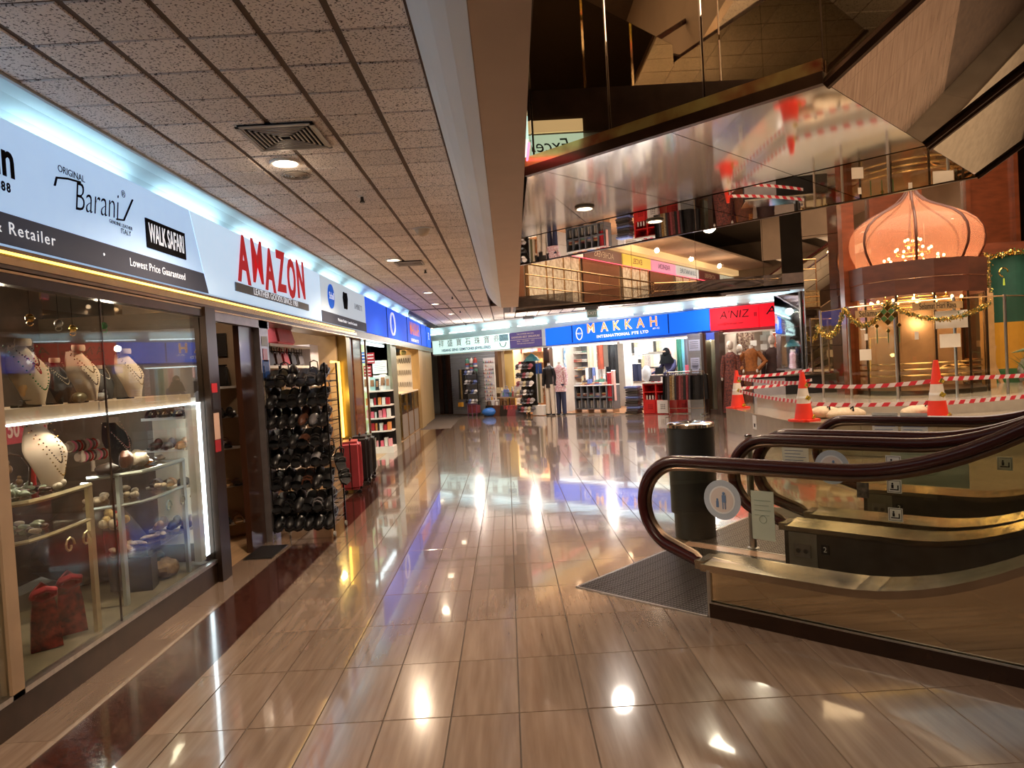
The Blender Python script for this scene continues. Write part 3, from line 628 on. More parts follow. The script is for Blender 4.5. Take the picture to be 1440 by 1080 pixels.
# downlights inside the window
for k, (y, x) in enumerate(((3.7, -2.6), (4.5, -2.9), (5.0, -2.6), (4.1, -3.2))):
    o = thing('shop_downlight', 'small round downlight over the window busts', 'lamp', (x, y, 2.40), 0, 'window downlights')
    MB().lathe([(.05, 0), (.05, .02)]).build('rim', white, o); MB().lathe([(.038, -.004), (.038, .0)]).build('lamp_face', lamp_w, o)
# sale banner
bn = thing('sale_banner', 'red sale banner with cream figures 50 hanging in the window case', 'banner', (-3.49, 4.98, 1.20), PI/2)
MB().b(0, .66, 0, .004, -.05, .14).build('cloth', mat('banner_red', (.62, .06, .07), .6, vary=.1), bn)
cr = mat('banner_cream', (.85, .5, .38), .6)
for k, s in enumerate(('50', '%', '50', '50')): text('lettering', s, .17 if s != '%' else .1, cr, bn, .08+.155*k, .05, y=-.006, sx=.75, fat=.004)
# ring stands, coral and small carvings on the upper counter
def bangle_stand(px, py, label):
    p = at_x(px, py, -2.62); o = thing('bangle_stand', label, 'stand', (-2.62, p.y, p.z), PI/2-.3)
    MB().cyl((0, 0, -.10), (0, 0, 0), .014, .009).build('stem', velvet, o, True)
    MB().cyl((-.11, 0, 0), (.11, 0, 0), .026).build('bar', velvet, o, True)
    cols = [velvet, pinkl, brownl, redb, brownl]
    for k in range(9):
        x = -.085+.021*k; MB().tube([(x, .030*math.cos(a), .030*math.sin(a)) for a in [2*PI*j/12 for j in range(12)]], .006, 5, True).build('bangle', cols[k % 5], o, True)
bangle_stand(115, 626, 'upper bangle roll with pink and brown bangles in the lit case')
bangle_stand(130, 640, 'lower bangle roll with striped bangles in the lit case')
# two glass counters with gilt frames
cf = mat('counter_frame', (.62, .50, .30), .35, .7, vary=.2)
def curved_counter(label, y0, y1, zt, m, xb=-3.0, xf=-2.31):
    o = thing('glass_counter', label, 'counter', (0, 0, 0))
    arc = [(xf+.10*((k/6)-.5)**2*4*0-.12*(1-math.sin(PI*(.25+.5*k/6)))*0, 0) for k in range(7)]
    n_ = 8; top = []
    for k in range(n_+1):
        t = k/n_; top.append((xf-.22*max(0, 1-t*3.2)**2-.02*(1-math.sin(PI*t)), y0+(y1-y0)*t))
    poly = [(xb, y0)]+top+[(xb, y1)]
    MB().prism(poly, zt-.018, zt).build('top_pane', pane_g, o)
    MB().tube([(x, y, zt-.012) for x, y in top], .014, 6).build('top_rim', m, o)
    MB().tube([(x-.01, y, zt-.20) for x, y in top], .011, 6).build('mid_rim', m, o)
    for x, y in (top[1], top[-1]): MB().b(x-.022, x+.0, y-.02, y+.02, .165, zt-.01).build('post', m, o)
    for z in (zt-.2, zt-.52): MB().prism([(xb, y0+.02)]+[(x-.03, y) for x, y in top]+[(xb, y1-.02)], z-.01, z).build('shelf_pane', pane_g, o)
    for i in range(n_):
        (x0, ya), (x1, yb) = top[i], top[i+1]
        if zt-.02 > .3: MB().slab([(x0-.01, ya, .2), (x1-.01, yb, .2), (x1-.01, yb, zt-.02), (x0-.01, ya, zt-.02)], (-.004, 0, 0)).build('front_pane', pane, o) if False else None
    for y in (top[4][1]+.10, top[-1][1]-.1):
        pts = [(top[4][0]-.0, y+.045*math.cos(a)*(1-a/9), zt-.29+.05*math.sin(a)*(1-a/9)) for a in [k*.7 for k in range(10)]]
        MB().tube(pts, .006, 5).build('scroll', m, o)
    return o
curved_counter('low gilt-framed glass counter nearest the camera, with shells on its top', 3.26, 3.96, .99, cf)
curved_counter('taller silver-framed curved glass counter at the far window end', 4.30, 5.10, .98, mat('counter_silver', (.55, .60, .58), .3, .8, vary=.2))
def blob(name, label, cat, x, y, z, r, m, group=None, n=1):
    mb = MB(); mb.ball((0, 0, r[2]), r, 12, 8)
    for v in mb.bm.verts:
        h = math.sin(v.co.x*90+v.co.y*70)*math.cos(v.co.z*80+v.co.y*30); v.co += Vector((v.co.x, v.co.y, v.co.z-r[2]))*(.16*h)
    o = mb.build(name, m, None, True, (x, y, z), random.uniform(0, 3)); return tag(o, label, cat, group)
jade = mat('pale_jade', (.42, .48, .34), .25, coat=.4, vary=.5, nscale=30); shellm = mat('sea_shell', (.68, .55, .42), .4, vary=.4, nscale=40); darkr = mat('dark_rock', (.055, .035, .025), .4, vary=.5, nscale=20); brock = mat('brown_rock', (.28, .17, .09), .6, vary=.5, nscale=30)
for k in range(26):
    y, x = random.uniform(3.36, 3.93), random.uniform(-2.72, -2.36); m = [jade, shellm, jade, darkb, steel][k % 5]
    blob('tumbled_stone', 'small polished stone or shell heaped on top of the low glass counter', 'stone', x, y, .991, (random.uniform(.02, .04), random.uniform(.015, .025), random.uniform(.010, .022)), m, 'stones and shells on the low counter')
for k in range(16):
    y, x = random.uniform(3.36, 3.92), random.uniform(-2.75, -2.38)
    blob('tumbled_stone', 'small polished stone on the glass shelf inside the low counter', 'stone', x, y, .791, (.03, .02, .014), [jade, shellm, darkr][k % 3], 'stones inside the low counter')
for k in range(12):
    y, x = random.uniform(4.45, 5.05), random.uniform(-2.75, -2.38)
    blob('sea_shell', 'pale sea shell on the glass shelf of the silver-framed counter', 'shell', x, y, .781, (.035, .025, .02), shellm, 'shells inside the silver-framed counter')
for k in range(10):
    y, x = random.uniform(4.5, 5.05), random.uniform(-2.7, -2.38)
    blob('dried_fish', 'pale carved fish on the lower glass shelf', 'carving', x, y, .461, (.06, .02, .015), shellm, 'carved fish on the lower glass shelf')
for k, (px, py, c, lb, r) in enumerate(((150, 668, darkr, 'glossy black stone toad on the silver-framed counter', (.07, .045, .035)), (178, 655, brownl, 'wooden carving of twisted roots behind the stone toad', (.06, .04, .06)), (195, 645, shellm, 'white and red speckled coral on the curved counter', (.06, .05, .055)), (205, 655, mat('amber', (.75, .25, .02), .2, coat=.5), 'orange amber cluster on the curved counter', (.08, .04, .02)), (225, 650, steel, 'small silver trinket heap at the counter corner', (.04, .03, .02)))):
    p = at_x(px, py, -2.45); blob('carving', lb, 'carving', -2.45, max(4.35, min(5.06, p.y)), .981, r, c)
blob('white_coral', 'upright white coral block on the low counter behind the red candle', 'coral', -2.62, 4.02, .991, (.03, .025, .06), white)
tag(MB().cyl((0, 0, 0), (0, 0, .17), .016).build('red_candle', redp, None, True, (-2.62, 3.93, .991)), 'tall red candle on the low glass counter', 'candle')
gt = thing('gourd_arch', 'brown arched stand with two small hanging gourds at the window end', 'stand', (-2.60, 3.74, .991), .7)
MB().tube([(-.07, 0, 0), (-.08, 0, .12), (-.05, 0, .18), (0, 0, .2), (.05, 0, .18), (.08, 0, .12), (.07, 0, 0)], .006, 6).build('arch', brownl, gt)
MB().ball((-.02, 0, .12), .026).ball((-.02, 0, .155), .015).build('gourd', tanl, gt, True); MB().ball((.03, 0, .05), .016).ball((.03, 0, .072), .010).build('gourd', tanl, gt, True)
blob('dark_boulder', 'big dark polished stone behind the low counter', 'stone', -2.95, 4.95, .165, (.34, .26, .27), darkr)
blob('brown_boulder', 'rough brown rock on the window floor beside the black plinth', 'stone', -2.47, 5.02, .166, (.13, .09, .06), brock)
blob('green_boulder', 'smooth dark green rock at the window end', 'stone', -2.66, 5.22, .166, (.12, .08, .07), mat('dark_green_rock', (.03, .05, .04), .35))
pl_ = tag(MB().b(-.09, .09, -.07, .07, 0, .22).b(-.07, .07, -.055, .055, .22, .26).build('black_plinth', black, None, False, (-2.50, 4.74, .166), .2), 'black stepped plinth on the window floor', 'plinth')
fl_ = thing('flower_bunch', 'bunch of pale yellow and red artificial roses behind the low counter', 'flowers', (-2.58, 4.62, .62))
for k in range(16):
    a = random.uniform(0, 2*PI); r = random.uniform(0, .13); MB().ball((r*math.cos(a), r*math.sin(a), random.uniform(-.03, .09)), .028, 7, 5).build('rose', [mat('rose_cream', (.75, .55, .28), .6, vary=.4, nscale=60), redl, shellm][k % 3], fl_, True)
MB().cyl((0, 0, -.42), (0, 0, -.02), .05, .07).build('vase', darkr, fl_, True)
# carved red sandals standing against the glass
for k, (y, lb) in enumerate(((3.70, 'left of the pair of big carved red sandals standing on the window floor'), (3.92, 'right of the pair of big carved red sandals standing on the window floor'))):
    o = thing('giant_sandal', lb, 'sandal', (-2.46, y, .17), .75); o.scale = (.85, .85, .78)
    MB().xz([(-.08, 0), (.09, 0), (.075, .22), (.05, .40), (0, .45), (-.05, .40), (-.07, .2)], 0, .03).build('sole', mat('carved_red', (.34, .035, .022), .4, vary=.8, nscale=24), o)
    MB().tube([(-.055, .0, .36), (-.05, -.05, .40), (0, -.07, .42), (.05, -.05, .40), (.055, 0, .36)], .022, 8).build('strap', redl, o, True)
# orange box at the very left
tag(MB().b(0, .14, 0, .2, 0, .30).build('orange_box', mat('orange_box', (.55, .24, .08), .5, emit=.15, ecol=(.8, .35, .1)), None, False, (-2.46, 2.92, .165)), 'orange lit box on the window floor at the edge of the frame', 'box')
# sandals on the white shelves behind the window
def shoe_parts(kind, m, m2):
    """returns [(name, mesh)] ; toe towards -y"""
    s = MB(); pts = [(-.036, .12), (-.040, .04), (-.034, -.02), (-.044, -.08), (-.036, -.13), (0, -.15), (.036, -.13), (.044, -.08), (.034, -.02), (.040, .04), (.036, .12), (0, .135)]
    s.prism(pts, 0, .022 if kind != 'heel' else .03); out = [('sole', s.mesh('sole', m2))]
    u = MB()
    if kind == 'shoe':
        u.ball((0, -.055, .02), (.042, .09, .045), 12, 7); u.ball((0, .07, .035), (.037, .062, .055), 12, 7)
    elif kind == 'slide':
        u.sheet(lambda a, b: (.047*math.cos(PI*a), -.02-.075*b, .018+.045*math.sin(PI*a)), 8, 3, .005, (0, 0, 1))
    else:
        for y0 in (-.09, -.05, .05): u.tube([(-.042, y0, .02), (-.03, y0+.01, .055), (0, y0+.015, .066), (.03, y0+.01, .055), (.042, y0, .02)], .008, 5)
        u.tube([(-.035, .10, .02), (-.03, .13, .08), (0, .14, .09), (.03, .13, .08), (.035, .10, .02)], .006, 5)
    out.append(('upper', u.mesh('upper', m, True))); return out
SHOES = {}
for kd in ('shoe', 'slide', 'sandal'):
    for nm, m in (('black', blackm), ('brown', brownl), ('tan', tanl), ('grey', mat('grey_leather', (.16, .15, .16), .4, vary=.3))):
        SHOES[kd, nm] = shoe_parts(kd, m, black if nm != 'tan' else mat('cork', (.45, .28, .14), .7, vary=.3, nscale=60))
def shoe(kd, col, loc, rz, label, group=None, rx=0, scale=1):
    o = thing('sandal' if kd != 'shoe' else 'shoe', label, 'shoe', loc, rz, group); o.rotation_euler = (rx, 0, rz); o.scale = (scale,)*3
    for n_, me in SHOES[kd, col]: put(n_, me, o)
    return o
sr = thing('sandal_shelf', 'white wall shelves with sandals at the back of the jewellery window', 'shelf', (-2.66, 5.30, 0), 0)
MB().b(-.02, .32, .10, .12, .3, 1.30).build('back_board', cream, sr)
for k, z in enumerate((1.27, 1.04, .77, .46)):
    MB().b(0, .30, -.10, .10, z-.02, z).build('shelf_board', white, sr)
    for i in range(3): shoe(['sandal', 'shoe', 'slide', 'shoe'][k], ['black', 'brown', 'grey', 'tan'][(i+k) % 4], (-2.61+.10*i, 5.29, z), .15, '%s footwear on the %s white shelf at the window end' % (['black', 'brown', 'grey', 'tan'][(i+k) % 4], ['top', 'second', 'third', 'lowest'][k]), scale=.8)
# ------------------------------------------------------------------ doorway with wall shelves
struct('wall_niche', MB().b(-3.02, -2.96, 5.62, 7.1, 0, 2.4), mat('niche_wall', (.36, .25, .16), .6, vary=.1))
struct('wall_niche_side', MB().b(-3.0, -2.50, 6.98, 7.05, 0, 2.4), mat('niche_wall', (.36, .25, .16)))
dr = thing('door_1', None, None); dr['kind'] = 'structure'
MB().b(-2.31, -2.25, 5.57, 5.62, 0, 2.05).build('door_frame', mat('door_steel', (.30, .27, .27), .35, .8, vary=.2), dr)
MB().b(-2.31, -2.25, 5.57, 6.9, 1.98, 2.06).build('door_head', mat('door_steel', (.3, .3, .3)), dr)
struct('wall_pier_dark', MB().b(-2.35, -2.30, 6.24, 6.60, 0, 2.06), darkwood)
struct('trim_1', MB().b(-2.32, -2.25, 6.62, 6.86, 0, 2.06), mat('pier_steel', (.34, .31, .32), .35, .8, vary=.2))
lamp('niche_light', 'POINT', (-2.55, 6.3, 1.98), 3, WARM, .04)
for k, (c, zz, s_) in enumerate(((mat('sticker_pale', (.6, .7, .75), .5), 1.86, (.16, .09)), (redp, 1.73, (.12, .12)), (mat('sticker_blue', (.02, .12, .5), .5), 1.60, (.17, .17)), (mat('sticker_card', (.5, .42, .34), .5, vary=.5, nscale=40), 1.38, (.18, .22)))):
    tag(MB().b(0, .003, -s_[0]/2, s_[0]/2, -s_[1]/2, s_[1]/2).build('sticker', c, None, False, (-2.249, 6.74, zz)), ['pale blue payment sticker at the top of the steel pier', 'red diamond sticker on the steel pier', 'blue square sticker on the steel pier', 'brown printed card low on the steel pier'][k], 'sticker')
for k, z in enumerate((1.46, 1.18, .88, .52, .16)):
    o = thing('corner_shelf', 'small curved white shelf in the doorway niche, %s' % ['topmost', 'second from the top', 'middle', 'second from the bottom', 'lowest'][k], 'shelf', (-2.77, 6.97, z), 0)
    MB().prism([(-.20, .0), (.17, .0), (.16, -.08), (.08, -.17), (0, -.20), (-.20, -.21)], -.022, 0).build('board', white, o)
    MB().cyl((-.02, .02, 0), (-.02, .02, -.28), .005, seg=5).build('upright', black, o)
for i, (kd, col, y, z, lb) in enumerate((('shoe', 'black', 6.04, 1.16, 'black shoe on the second niche shelf'), ('shoe', 'black', 6.16, 1.16, 'black shoe tucked behind on the second niche shelf'), ('sandal', 'brown', 6.08, .86, 'brown strap sandal on the middle niche shelf'), ('slide', 'tan', 6.06, .56, 'tan slide on the niche shelf'), ('slide', 'brown', 6.18, .56, 'brown slide on the niche shelf'), ('sandal', 'black', 6.00, .28, 'black sandal on the lowest niche shelf'), ('sandal', 'tan', 6.16, .28, 'tan sandal on the lowest niche shelf'))):
    shoe(kd, col, (-2.62-(6.2-y)*.75, 6.85, {1.16: 1.18, .86: .88, .56: .52, .28: .16}[z]), .5, lb, scale=.95)
def handbag(label, loc, rz, m, w=.26, h=.18, d=.10, handles=True, hm=None):
    o = thing('handbag', label, 'bag', loc, rz)
    mb = MB(); mb._hex([(-w/2, -d/2, 0), (w/2, -d/2, 0), (w/2, d/2, 0), (-w/2, d/2, 0), (-w*.43, -d*.25, h), (w*.43, -d*.25, h), (w*.43, d*.25, h), (-w*.43, d*.25, h)])
    bmesh.ops.bevel(mb.bm, geom=list(mb.bm.edges), offset=min(.02, d*.2), segments=2, affect='EDGES'); mb.build('body', m, o, True)
    if handles:
        for y in (-d*.28, d*.28): MB().tube([(-w*.22, y, h*.7), (-w*.2, y*1.2, h*1.2), (-w*.08, y*1.2, h*1.42), (w*.08, y*1.2, h*1.42), (w*.2, y*1.2, h*1.2), (w*.22, y, h*.7)], .006, 6).build('handle', hm or m, o, True)
    MB().b(-w*.4, w*.4, -d*.27, d*.27, h-.004, h+.006).build('zip', hm or ink, o); return o
handbag('black flap handbag on the top niche shelf', (-2.76, 6.88, 1.46), 0, blackm, .22, .2, .08, False)
tag(MB().b(-.10, .10, 0, .015, 0, .22).build('picture_frame', black, None, False, (-2.78, 6.93, 1.75), 0), 'black framed card above the black flap handbag', 'frame')
for k, (z, m, h, lb) in enumerate(((1.46, redp, .07, 'small red tag high on the dark window post'), (1.36, darksteel, .12, 'dark card under the red tag on the window post'), (1.17, mat('pinkish_card', (.62, .42, .34), .5), .20, 'pale pinkish notice on the dark window post'), (1.02, redl, .09, 'red and white sticker below the pale notice on the window post'))):
    tag(MB().b(0, .003, -.05, .05, -h/2, h/2).build('post_sticker', m, None, False, (-2.219, 5.45, z)), lb, 'sticker')
cn = thing('hanging_chains', 'gold chains hanging beside the dark window post', 'chain', (-2.36, 5.25, .98)); 
for k in range(3): MB().tube([(0, .02*k, 0), (0, .02*k, -.28-.04*k)], .003, 4).build('chain', gold, cn); MB().ball((0, .02*k, -.30-.04*k), .010, 6, 5).build('pendant', gold, cn)
tag(MB().b(-2.30, -2.06, 6.0, 6.45, .001, .008).build('door_mat', black), 'small dark mat on the floor in front of the doorway', 'mat')
# ------------------------------------------------------------------ wire shoe rack
rk = thing('shoe_rack', 'tall black wire rack on castors packed with dark shoes outside the leather shop', 'rack', (-1.97, 6.68, 0), 0)
wirem = mat('black_wire', (.012, .012, .012), .3, .6)
RW, RD, RH = .56, .46, 1.60
for x in (-RW/2, RW/2):
    for y in (0, RD): MB().cyl((x, y, .06), (x, y, RH+.03), .009, seg=6).build('post', wirem, rk)
    for k in range(24):
        z = .14+.06*k; MB().cyl((x, 0, z), (x, RD, z), .003, seg=4).build('side_wire', wirem, rk)
levels = [.10, .27, .50, .77, .88, 1.06, 1.24, 1.43]
levels = [.11, .28, .49, .70, .88, 1.07, 1.26, 1.45]
for z in levels:
    mb = MB()
    for k in range(9): mb.cyl((-RW/2+RW*k/8, 0, z), (-RW/2+RW*k/8, RD, z), .0025, seg=4)
    for y in (0, RD*.5, RD): mb.cyl((-RW/2, y, z), (RW/2, y, z), .005, seg=5)
    mb.build('wire_shelf', wirem, rk)
    MB().cyl((-RW/2, 0, z+.045), (RW/2, 0, z+.045), .004, seg=5).build('lip', wirem, rk)
for x in (-RW/2, RW/2):
    for y in (0, RD): MB().cyl((x-.01, y, .028), (x+.01, y, .028), .026).build('castor', mat('grey_rubber', (.25, .24, .22), .6), rk)
rowname = ['bottom', 'second-lowest', 'third-lowest', 'fourth-lowest', 'fourth-highest', 'third-highest', 'second-highest', 'top']
for li, z in enumerate(levels):
    for k in range(6):
        kd = ['shoe', 'slide', 'sandal'][(li+k) % 3] if li not in (0, 5) else 'shoe'; col = ['black', 'black', 'black', 'brown' if li in (2, 4, 5) else 'black', 'grey' if li % 2 else 'black', 'black'][k]
        shoe(kd, col, (-1.97-.235+.094*k, 6.68+.10, z+.045), random.uniform(-.1, .1), '%s %s, %s from the left on the %s shelf of the wire rack' % (col, kd, ORD[k], rowname[li]), 'shoes on the %s shelf of the wire rack' % rowname[li], rx=.5, scale=1.12)
        if k % 2 == 0: shoe('shoe', 'black', (-1.97-.235+.094*k, 6.68+.30, z+.03), 3.1, 'back-row black shoe, %s from the left on the %s rack shelf' % (ORD[k//2], rowname[li]), 'back-row shoes on the %s shelf of the wire rack' % rowname[li], rx=-.3)
shoe('sandal', 'black', (-1.62, 6.80, .62), .6, 'black strap sandal hooked on the right side of the wire rack', rx=1.0, scale=1.2)
# ------------------------------------------------------------------ leather shop interior
struct('wall_leather_back', MB().b(-3.75, -3.7, 7.0, 10.3, 0, 2.42), mat('leather_back', (.50, .37, .25), .6, vary=.1))
struct('wall_leather_side', MB().b(-3.7, -2.40, 10.2, 10.26, 0, 2.42), mat('leather_back', (.50, .37, .25)))
ws = thing('white_shelf_unit', 'white open shelf unit with handbags at the shop front', 'shelf', (-2.55, 7.70, 0), PI/2)
MB().b(0, 1.55, -.04, .30, 1.86, 1.89).build('top_board', white, ws); MB().b(0, 1.55, -.02, .30, 1.62, 1.65).build('shelf_board', white, ws)
MB().b(1.55, 1.95, -.04, .30, 1.38, 1.92).build('side_panel', mat('white_panel', (.72, .70, .80), .5), ws)
MB().b(0, 1.3, .0, .3, .90, .93).build('shelf_board', white, ws); MB().b(0, 1.3, 0, .3, .42, .45).build('shelf_board', white, ws); MB().b(1.28, 1.32, 0, .3, .1, .93).build('divider', white, ws)
MB().b(0, 1.5, .31, .33, .1, 1.86).build('back_board', mat('shelf_back', (.22, .13, .08), .6), ws)
handbag('big pink duffel bag on top of the white shelf unit', (-2.56, 8.18, 1.89), PI/2, pinkl, .62, .24, .2, True, redl)
for k, (y, m, lb) in enumerate(((7.88, blackm, 'black handbag at the left of the white shelf'), (8.15, brownl, 'brown handbag beside the red one'), (8.42, redl, 'small bright red handbag on the white shelf'), (8.70, blackm, 'black handbag right of the red one'), (9.02, mat('grey_leather', (.2, .2, .2)), 'grey handbag at the right end of the white shelf'))):
    handbag(lb, (-2.60, y, 1.65), PI/2, m, .24, .16, .1)
for k, (y, m) in enumerate(((7.9, blackm), (8.2, brownl), (8.5, blackm), (8.75, tanl))):
    handbag('%s handbag on the shelf behind the shoe rack' % ['first black', 'dark brown', 'second black', 'tan'][k], (-2.6, y, .93), PI/2, m, .26, .2, .1)
for k, y in enumerate((9.1, 9.22, 9.34)):
    tag(MB().b(-.05, .05, 0, .2, 0, .26).build('red_box', redp if k != 1 else white, None, False, (-2.62, y, .50), PI/2), ['red shoe box', 'white shoe box', 'second red shoe box'][k]+' on the low shelf behind the rack', 'box')
lf = thing('lit_frame', 'upright display frame edged with a glowing yellow light strip', 'display frame', (-2.37, 9.75, 0), PI/2)
MB().tube([(0, 0, 1.69), (.42, 0, 1.69), (.45, 0, .62)], .018, 6).build('led_strip', emis('led_warm', (1, .62, .10), 4.5), lf)
MB().b(0, .42, .05, .14, .35, .40).build('base', white, lf); MB().b(0, .42, .13, .15, .4, 1.66).build('back_board', tanl, lf)
lamp('strip_light', 'POINT', (-2.35, 9.65, 1.2), 4, (1, .72, .2), .05)
lamp('leather_light', 'AREA', (-2.9, 8.5, 2.38), 22, (1, .84, .66), 1.0, 2.0)
cl = thing('hung_card', 'cream card with a red tree emblem on the shop wall', 'card', (-3.70, 9.7, 1.85), 0)
MB().b(0, .01, -.2, .2, -.15, .15).build('card', cream, cl); MB().ball((.015, 0, .03), (.004, .09, .06)).build('emblem', redl, cl)
def suitcase(label, loc, rz, m, w=.42, h=.62, d=.26):
    o = thing('suitcase', label, 'suitcase', loc, rz)
    mb = MB().b(-w/2, w/2, -d/2, d/2, .05, h); bmesh.ops.bevel(mb.bm, geom=list(mb.bm.edges), offset=.04, segments=3, affect='EDGES'); mb.build('shell', m, o, True)
    for k in range(5): MB().b(-w*.36+w*.18*k-.008, -w*.36+w*.18*k+.008, -d/2-.006, -d/2, .12, h-.07).build('rib', m, o)
    for x in (-w*.4, w*.4):
        for y in (-d*.35, d*.35): MB().cyl((x-.012, y, .025), (x+.012, y, .025), .025).build('wheel', black, o)
    MB().tube([(-.08, 0, h-.01), (-.08, 0, h+.03), (.08, 0, h+.03), (.08, 0, h-.01)], .009, 6).build('handle', black, o)
    MB().b(-w/2-.002, w/2+.002, -.006, .006, .06, h-.02).build('zip', black, o); return o
sp_ = mat('suitcase_pink', (.50, .07, .09), .35, vary=.1)
suitcase('pink-red hard suitcase beside the wire shoe rack', (-2.06, 9.2, 0), 1.75, sp_, .42, .66, .26)
suitcase('black suitcase behind the pink-red one', (-2.07, 9.85, 0), 1.7, black, .40, .66, .25)
suitcase('dark grey suitcase nearest the gold-edged pier', (-2.10, 10.45, 0), 1.7, darksteel, .38, .62, .22)
# piers between shops
for k, (y0, y1, m, nm) in enumerate(((10.28, 10.5, mat('gold_pier', (.30, .21, .07), .3, .8, vary=.4, nscale=4, stretch=(1, 5, .2)), 'a'), (10.52, 10.78, darkwood, 'b'), (14.2, 14.45, mat('sage_pier', (.33, .33, .24), .35, .6, vary=.2), 'c'), (14.47, 15.15, mat('sage_pier', (.3, .3, .2)), 'd'), (18.7, 19.6, mat('tan_pier', (.52, .36, .17), .4, .3, vary=.3, nscale=5, stretch=(1, 5, .2)), 'e'), (19.65, 20.6, mat('tan_pier', (.5, .3, .2)), 'f'))):
    struct('wall_pier', MB().b(-2.75, -2.27 if k % 2 == 0 else -2.31, y0, y1, 0, 2.07), m)
struct('wall_left_return', MB().b(-5, -2.32, 20.6, 22.3, 0, 2.07), mat('tan_pier', (.5, .3, .2)))
# ------------------------------------------------------------------ second shop: gift boxes and counters behind glass
wn = thing('window_2', None, None); wn['kind'] = 'structure'
pillm = mat('brown_marble', (.34, .13, .07), .15, coat=.5, vary=.5, nscale=14)
MB().b(-2.60, -2.30, 11.78, 11.79, .0, 2.05).build('pane', pane, wn)
MB().b(-2.30, -2.27, 11.72, 11.76, 0, 2.06).build('mullion', chrome, wn)
struct('wall_marble_pier', MB().b(-2.6, -2.32, 10.95, 11.6, 0, 2.06), pillm)
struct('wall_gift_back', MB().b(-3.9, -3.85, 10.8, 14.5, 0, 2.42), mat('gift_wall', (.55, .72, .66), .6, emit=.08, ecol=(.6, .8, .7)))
struct('wall_gift_side', MB().b(-3.85, -2.34, 14.2, 14.26, 0, 2.42), mat('gift_side', (.62, .70, .38), .6, vary=.05))
lamp('gift_light', 'AREA', (-2.95, 12.7, 2.38), 55, (.86, 1, .95), 1.1, 2.6)
tt = tag(MB().b(-2.42, -2.36, 11.9, 14.0, 2.0, 2.04).build('ceiling_tube', tube_w), 'bright tube lamp over the gift shop window', 'lamp')
bs = thing('box_shelf', 'white and black shelf unit with rounded end holding boxed gifts', 'shelf', (-2.70, 13.45, 0), 0)
MB().b(0, .50, -.03, .4, .0, .12).build('base', white, bs)
MB().b(0, .50, .35, .4, .1, 1.16).build('back_board', black, bs); MB().b(.22, .24, 0, .38, .1, 1.16).build('divider', black, bs)
for z in (.40, .64, .88, 1.15): MB().prism([(0, .38), (0, -.05), (.38, -.05), (.46, 0), (.50, .1), (.50, .38)], z, z+.025).build('shelf_board', white, bs)
bc = [pinkl, redl, white, orange_m := mat('orange_card', (.75, .28, .08), .5), mat('pink_card', (.8, .35, .4), .5), mat('white_card', (.75, .75, .72), .5)]
for k in range(24):
    row = k % 4; z = (.125, .43, .67, .91)[row]; y = 0; x = -2.67+.075*(k//4)
    h = random.uniform(.10, .17); tag(MB().b(0, .06, 0, .12, 0, h).build('gift_box', bc[(k*5) % 6], None, False, (x, 13.46, z)), 'small boxed gift, %s along the %s level of the white and black shelf unit' % (ORD[k//4], ['lowest', 'second', 'third', 'top'][row]), 'box', 'gift boxes on the %s level' % ['lowest', 'second', 'third', 'top'][row])
for k, (y, c, h, w) in enumerate(((12.45, paper, .28, .3), (12.85, mat('cyan_card', (.35, .6, .6), .5), .25, .26), (13.2, black, .22, .16), (13.6, paper, .30, .28), (13.9, mat('grey_card', (.35, .4, .38), .5), .26, .2))):
    o = thing('gift_stand', ['white', 'pale cyan', 'small black', 'second white', 'grey'][k]+' display card standing on the shelf unit', 'display card', (-2.65+.1*k, 13.52+.06*(k % 2), 1.18), 0)
    w *= .42
    MB().ob((0, 0, h/2), (w, .02, h), rx=-.2).build('card', c, o); MB().ob((0, -.014, h*.55), (w*.6, .004, h*.5), rx=-.2).build('picture', tanl, o)
for k, (y, z, c) in enumerate(((12.1, 1.75, mat('sticker_blue', (.02, .12, .5))), (12.5, 1.80, mat('sticker_blue', (.02, .12, .5))), (12.9, 1.78, redl), (12.15, 1.52, mat('lime_card', (.4, .6, .12), .5)), (12.7, 1.55, redl))):
    o = thing('hanging_card', 'hanging %s price card in the gift shop, %s' % (['blue', 'blue', 'red', 'lime', 'red'][k], ['left', 'middle', 'right', 'low left', 'low right'][k]), 'card', (-2.78+(y-12)*.35, 13.1, z), 0)
    MB().b(-.07, .07, 0, .006, -.10, .10).build('card', c, o); MB().cyl((0, .003, .12), (0, .003, 2.4-z), .002, seg=4).build('cord', ink, o)
    for i in range(3): MB().b(-.055, .055, -.003, 0, -.07+.06*i, -.05+.06*i).build('printed_line', paper, o)
for k, z in enumerate((1.62, 1.33)):
    o = thing('notice_sheet', '%s printed notice on the yellow-green side wall' % ['upper', 'lower'][k], 'notice', (-2.50, 14.19, z)); MB().b(-.14, .14, -.005, 0, -.13, .13).build('sheet', paper, o)
    for i in range(5): MB().b(-.11, .11-.05*(i % 2), -.008, -.005, .08-.04*i, .088-.04*i).build('printed_line', mat('letter_grey', (.3, .3, .3)), o)
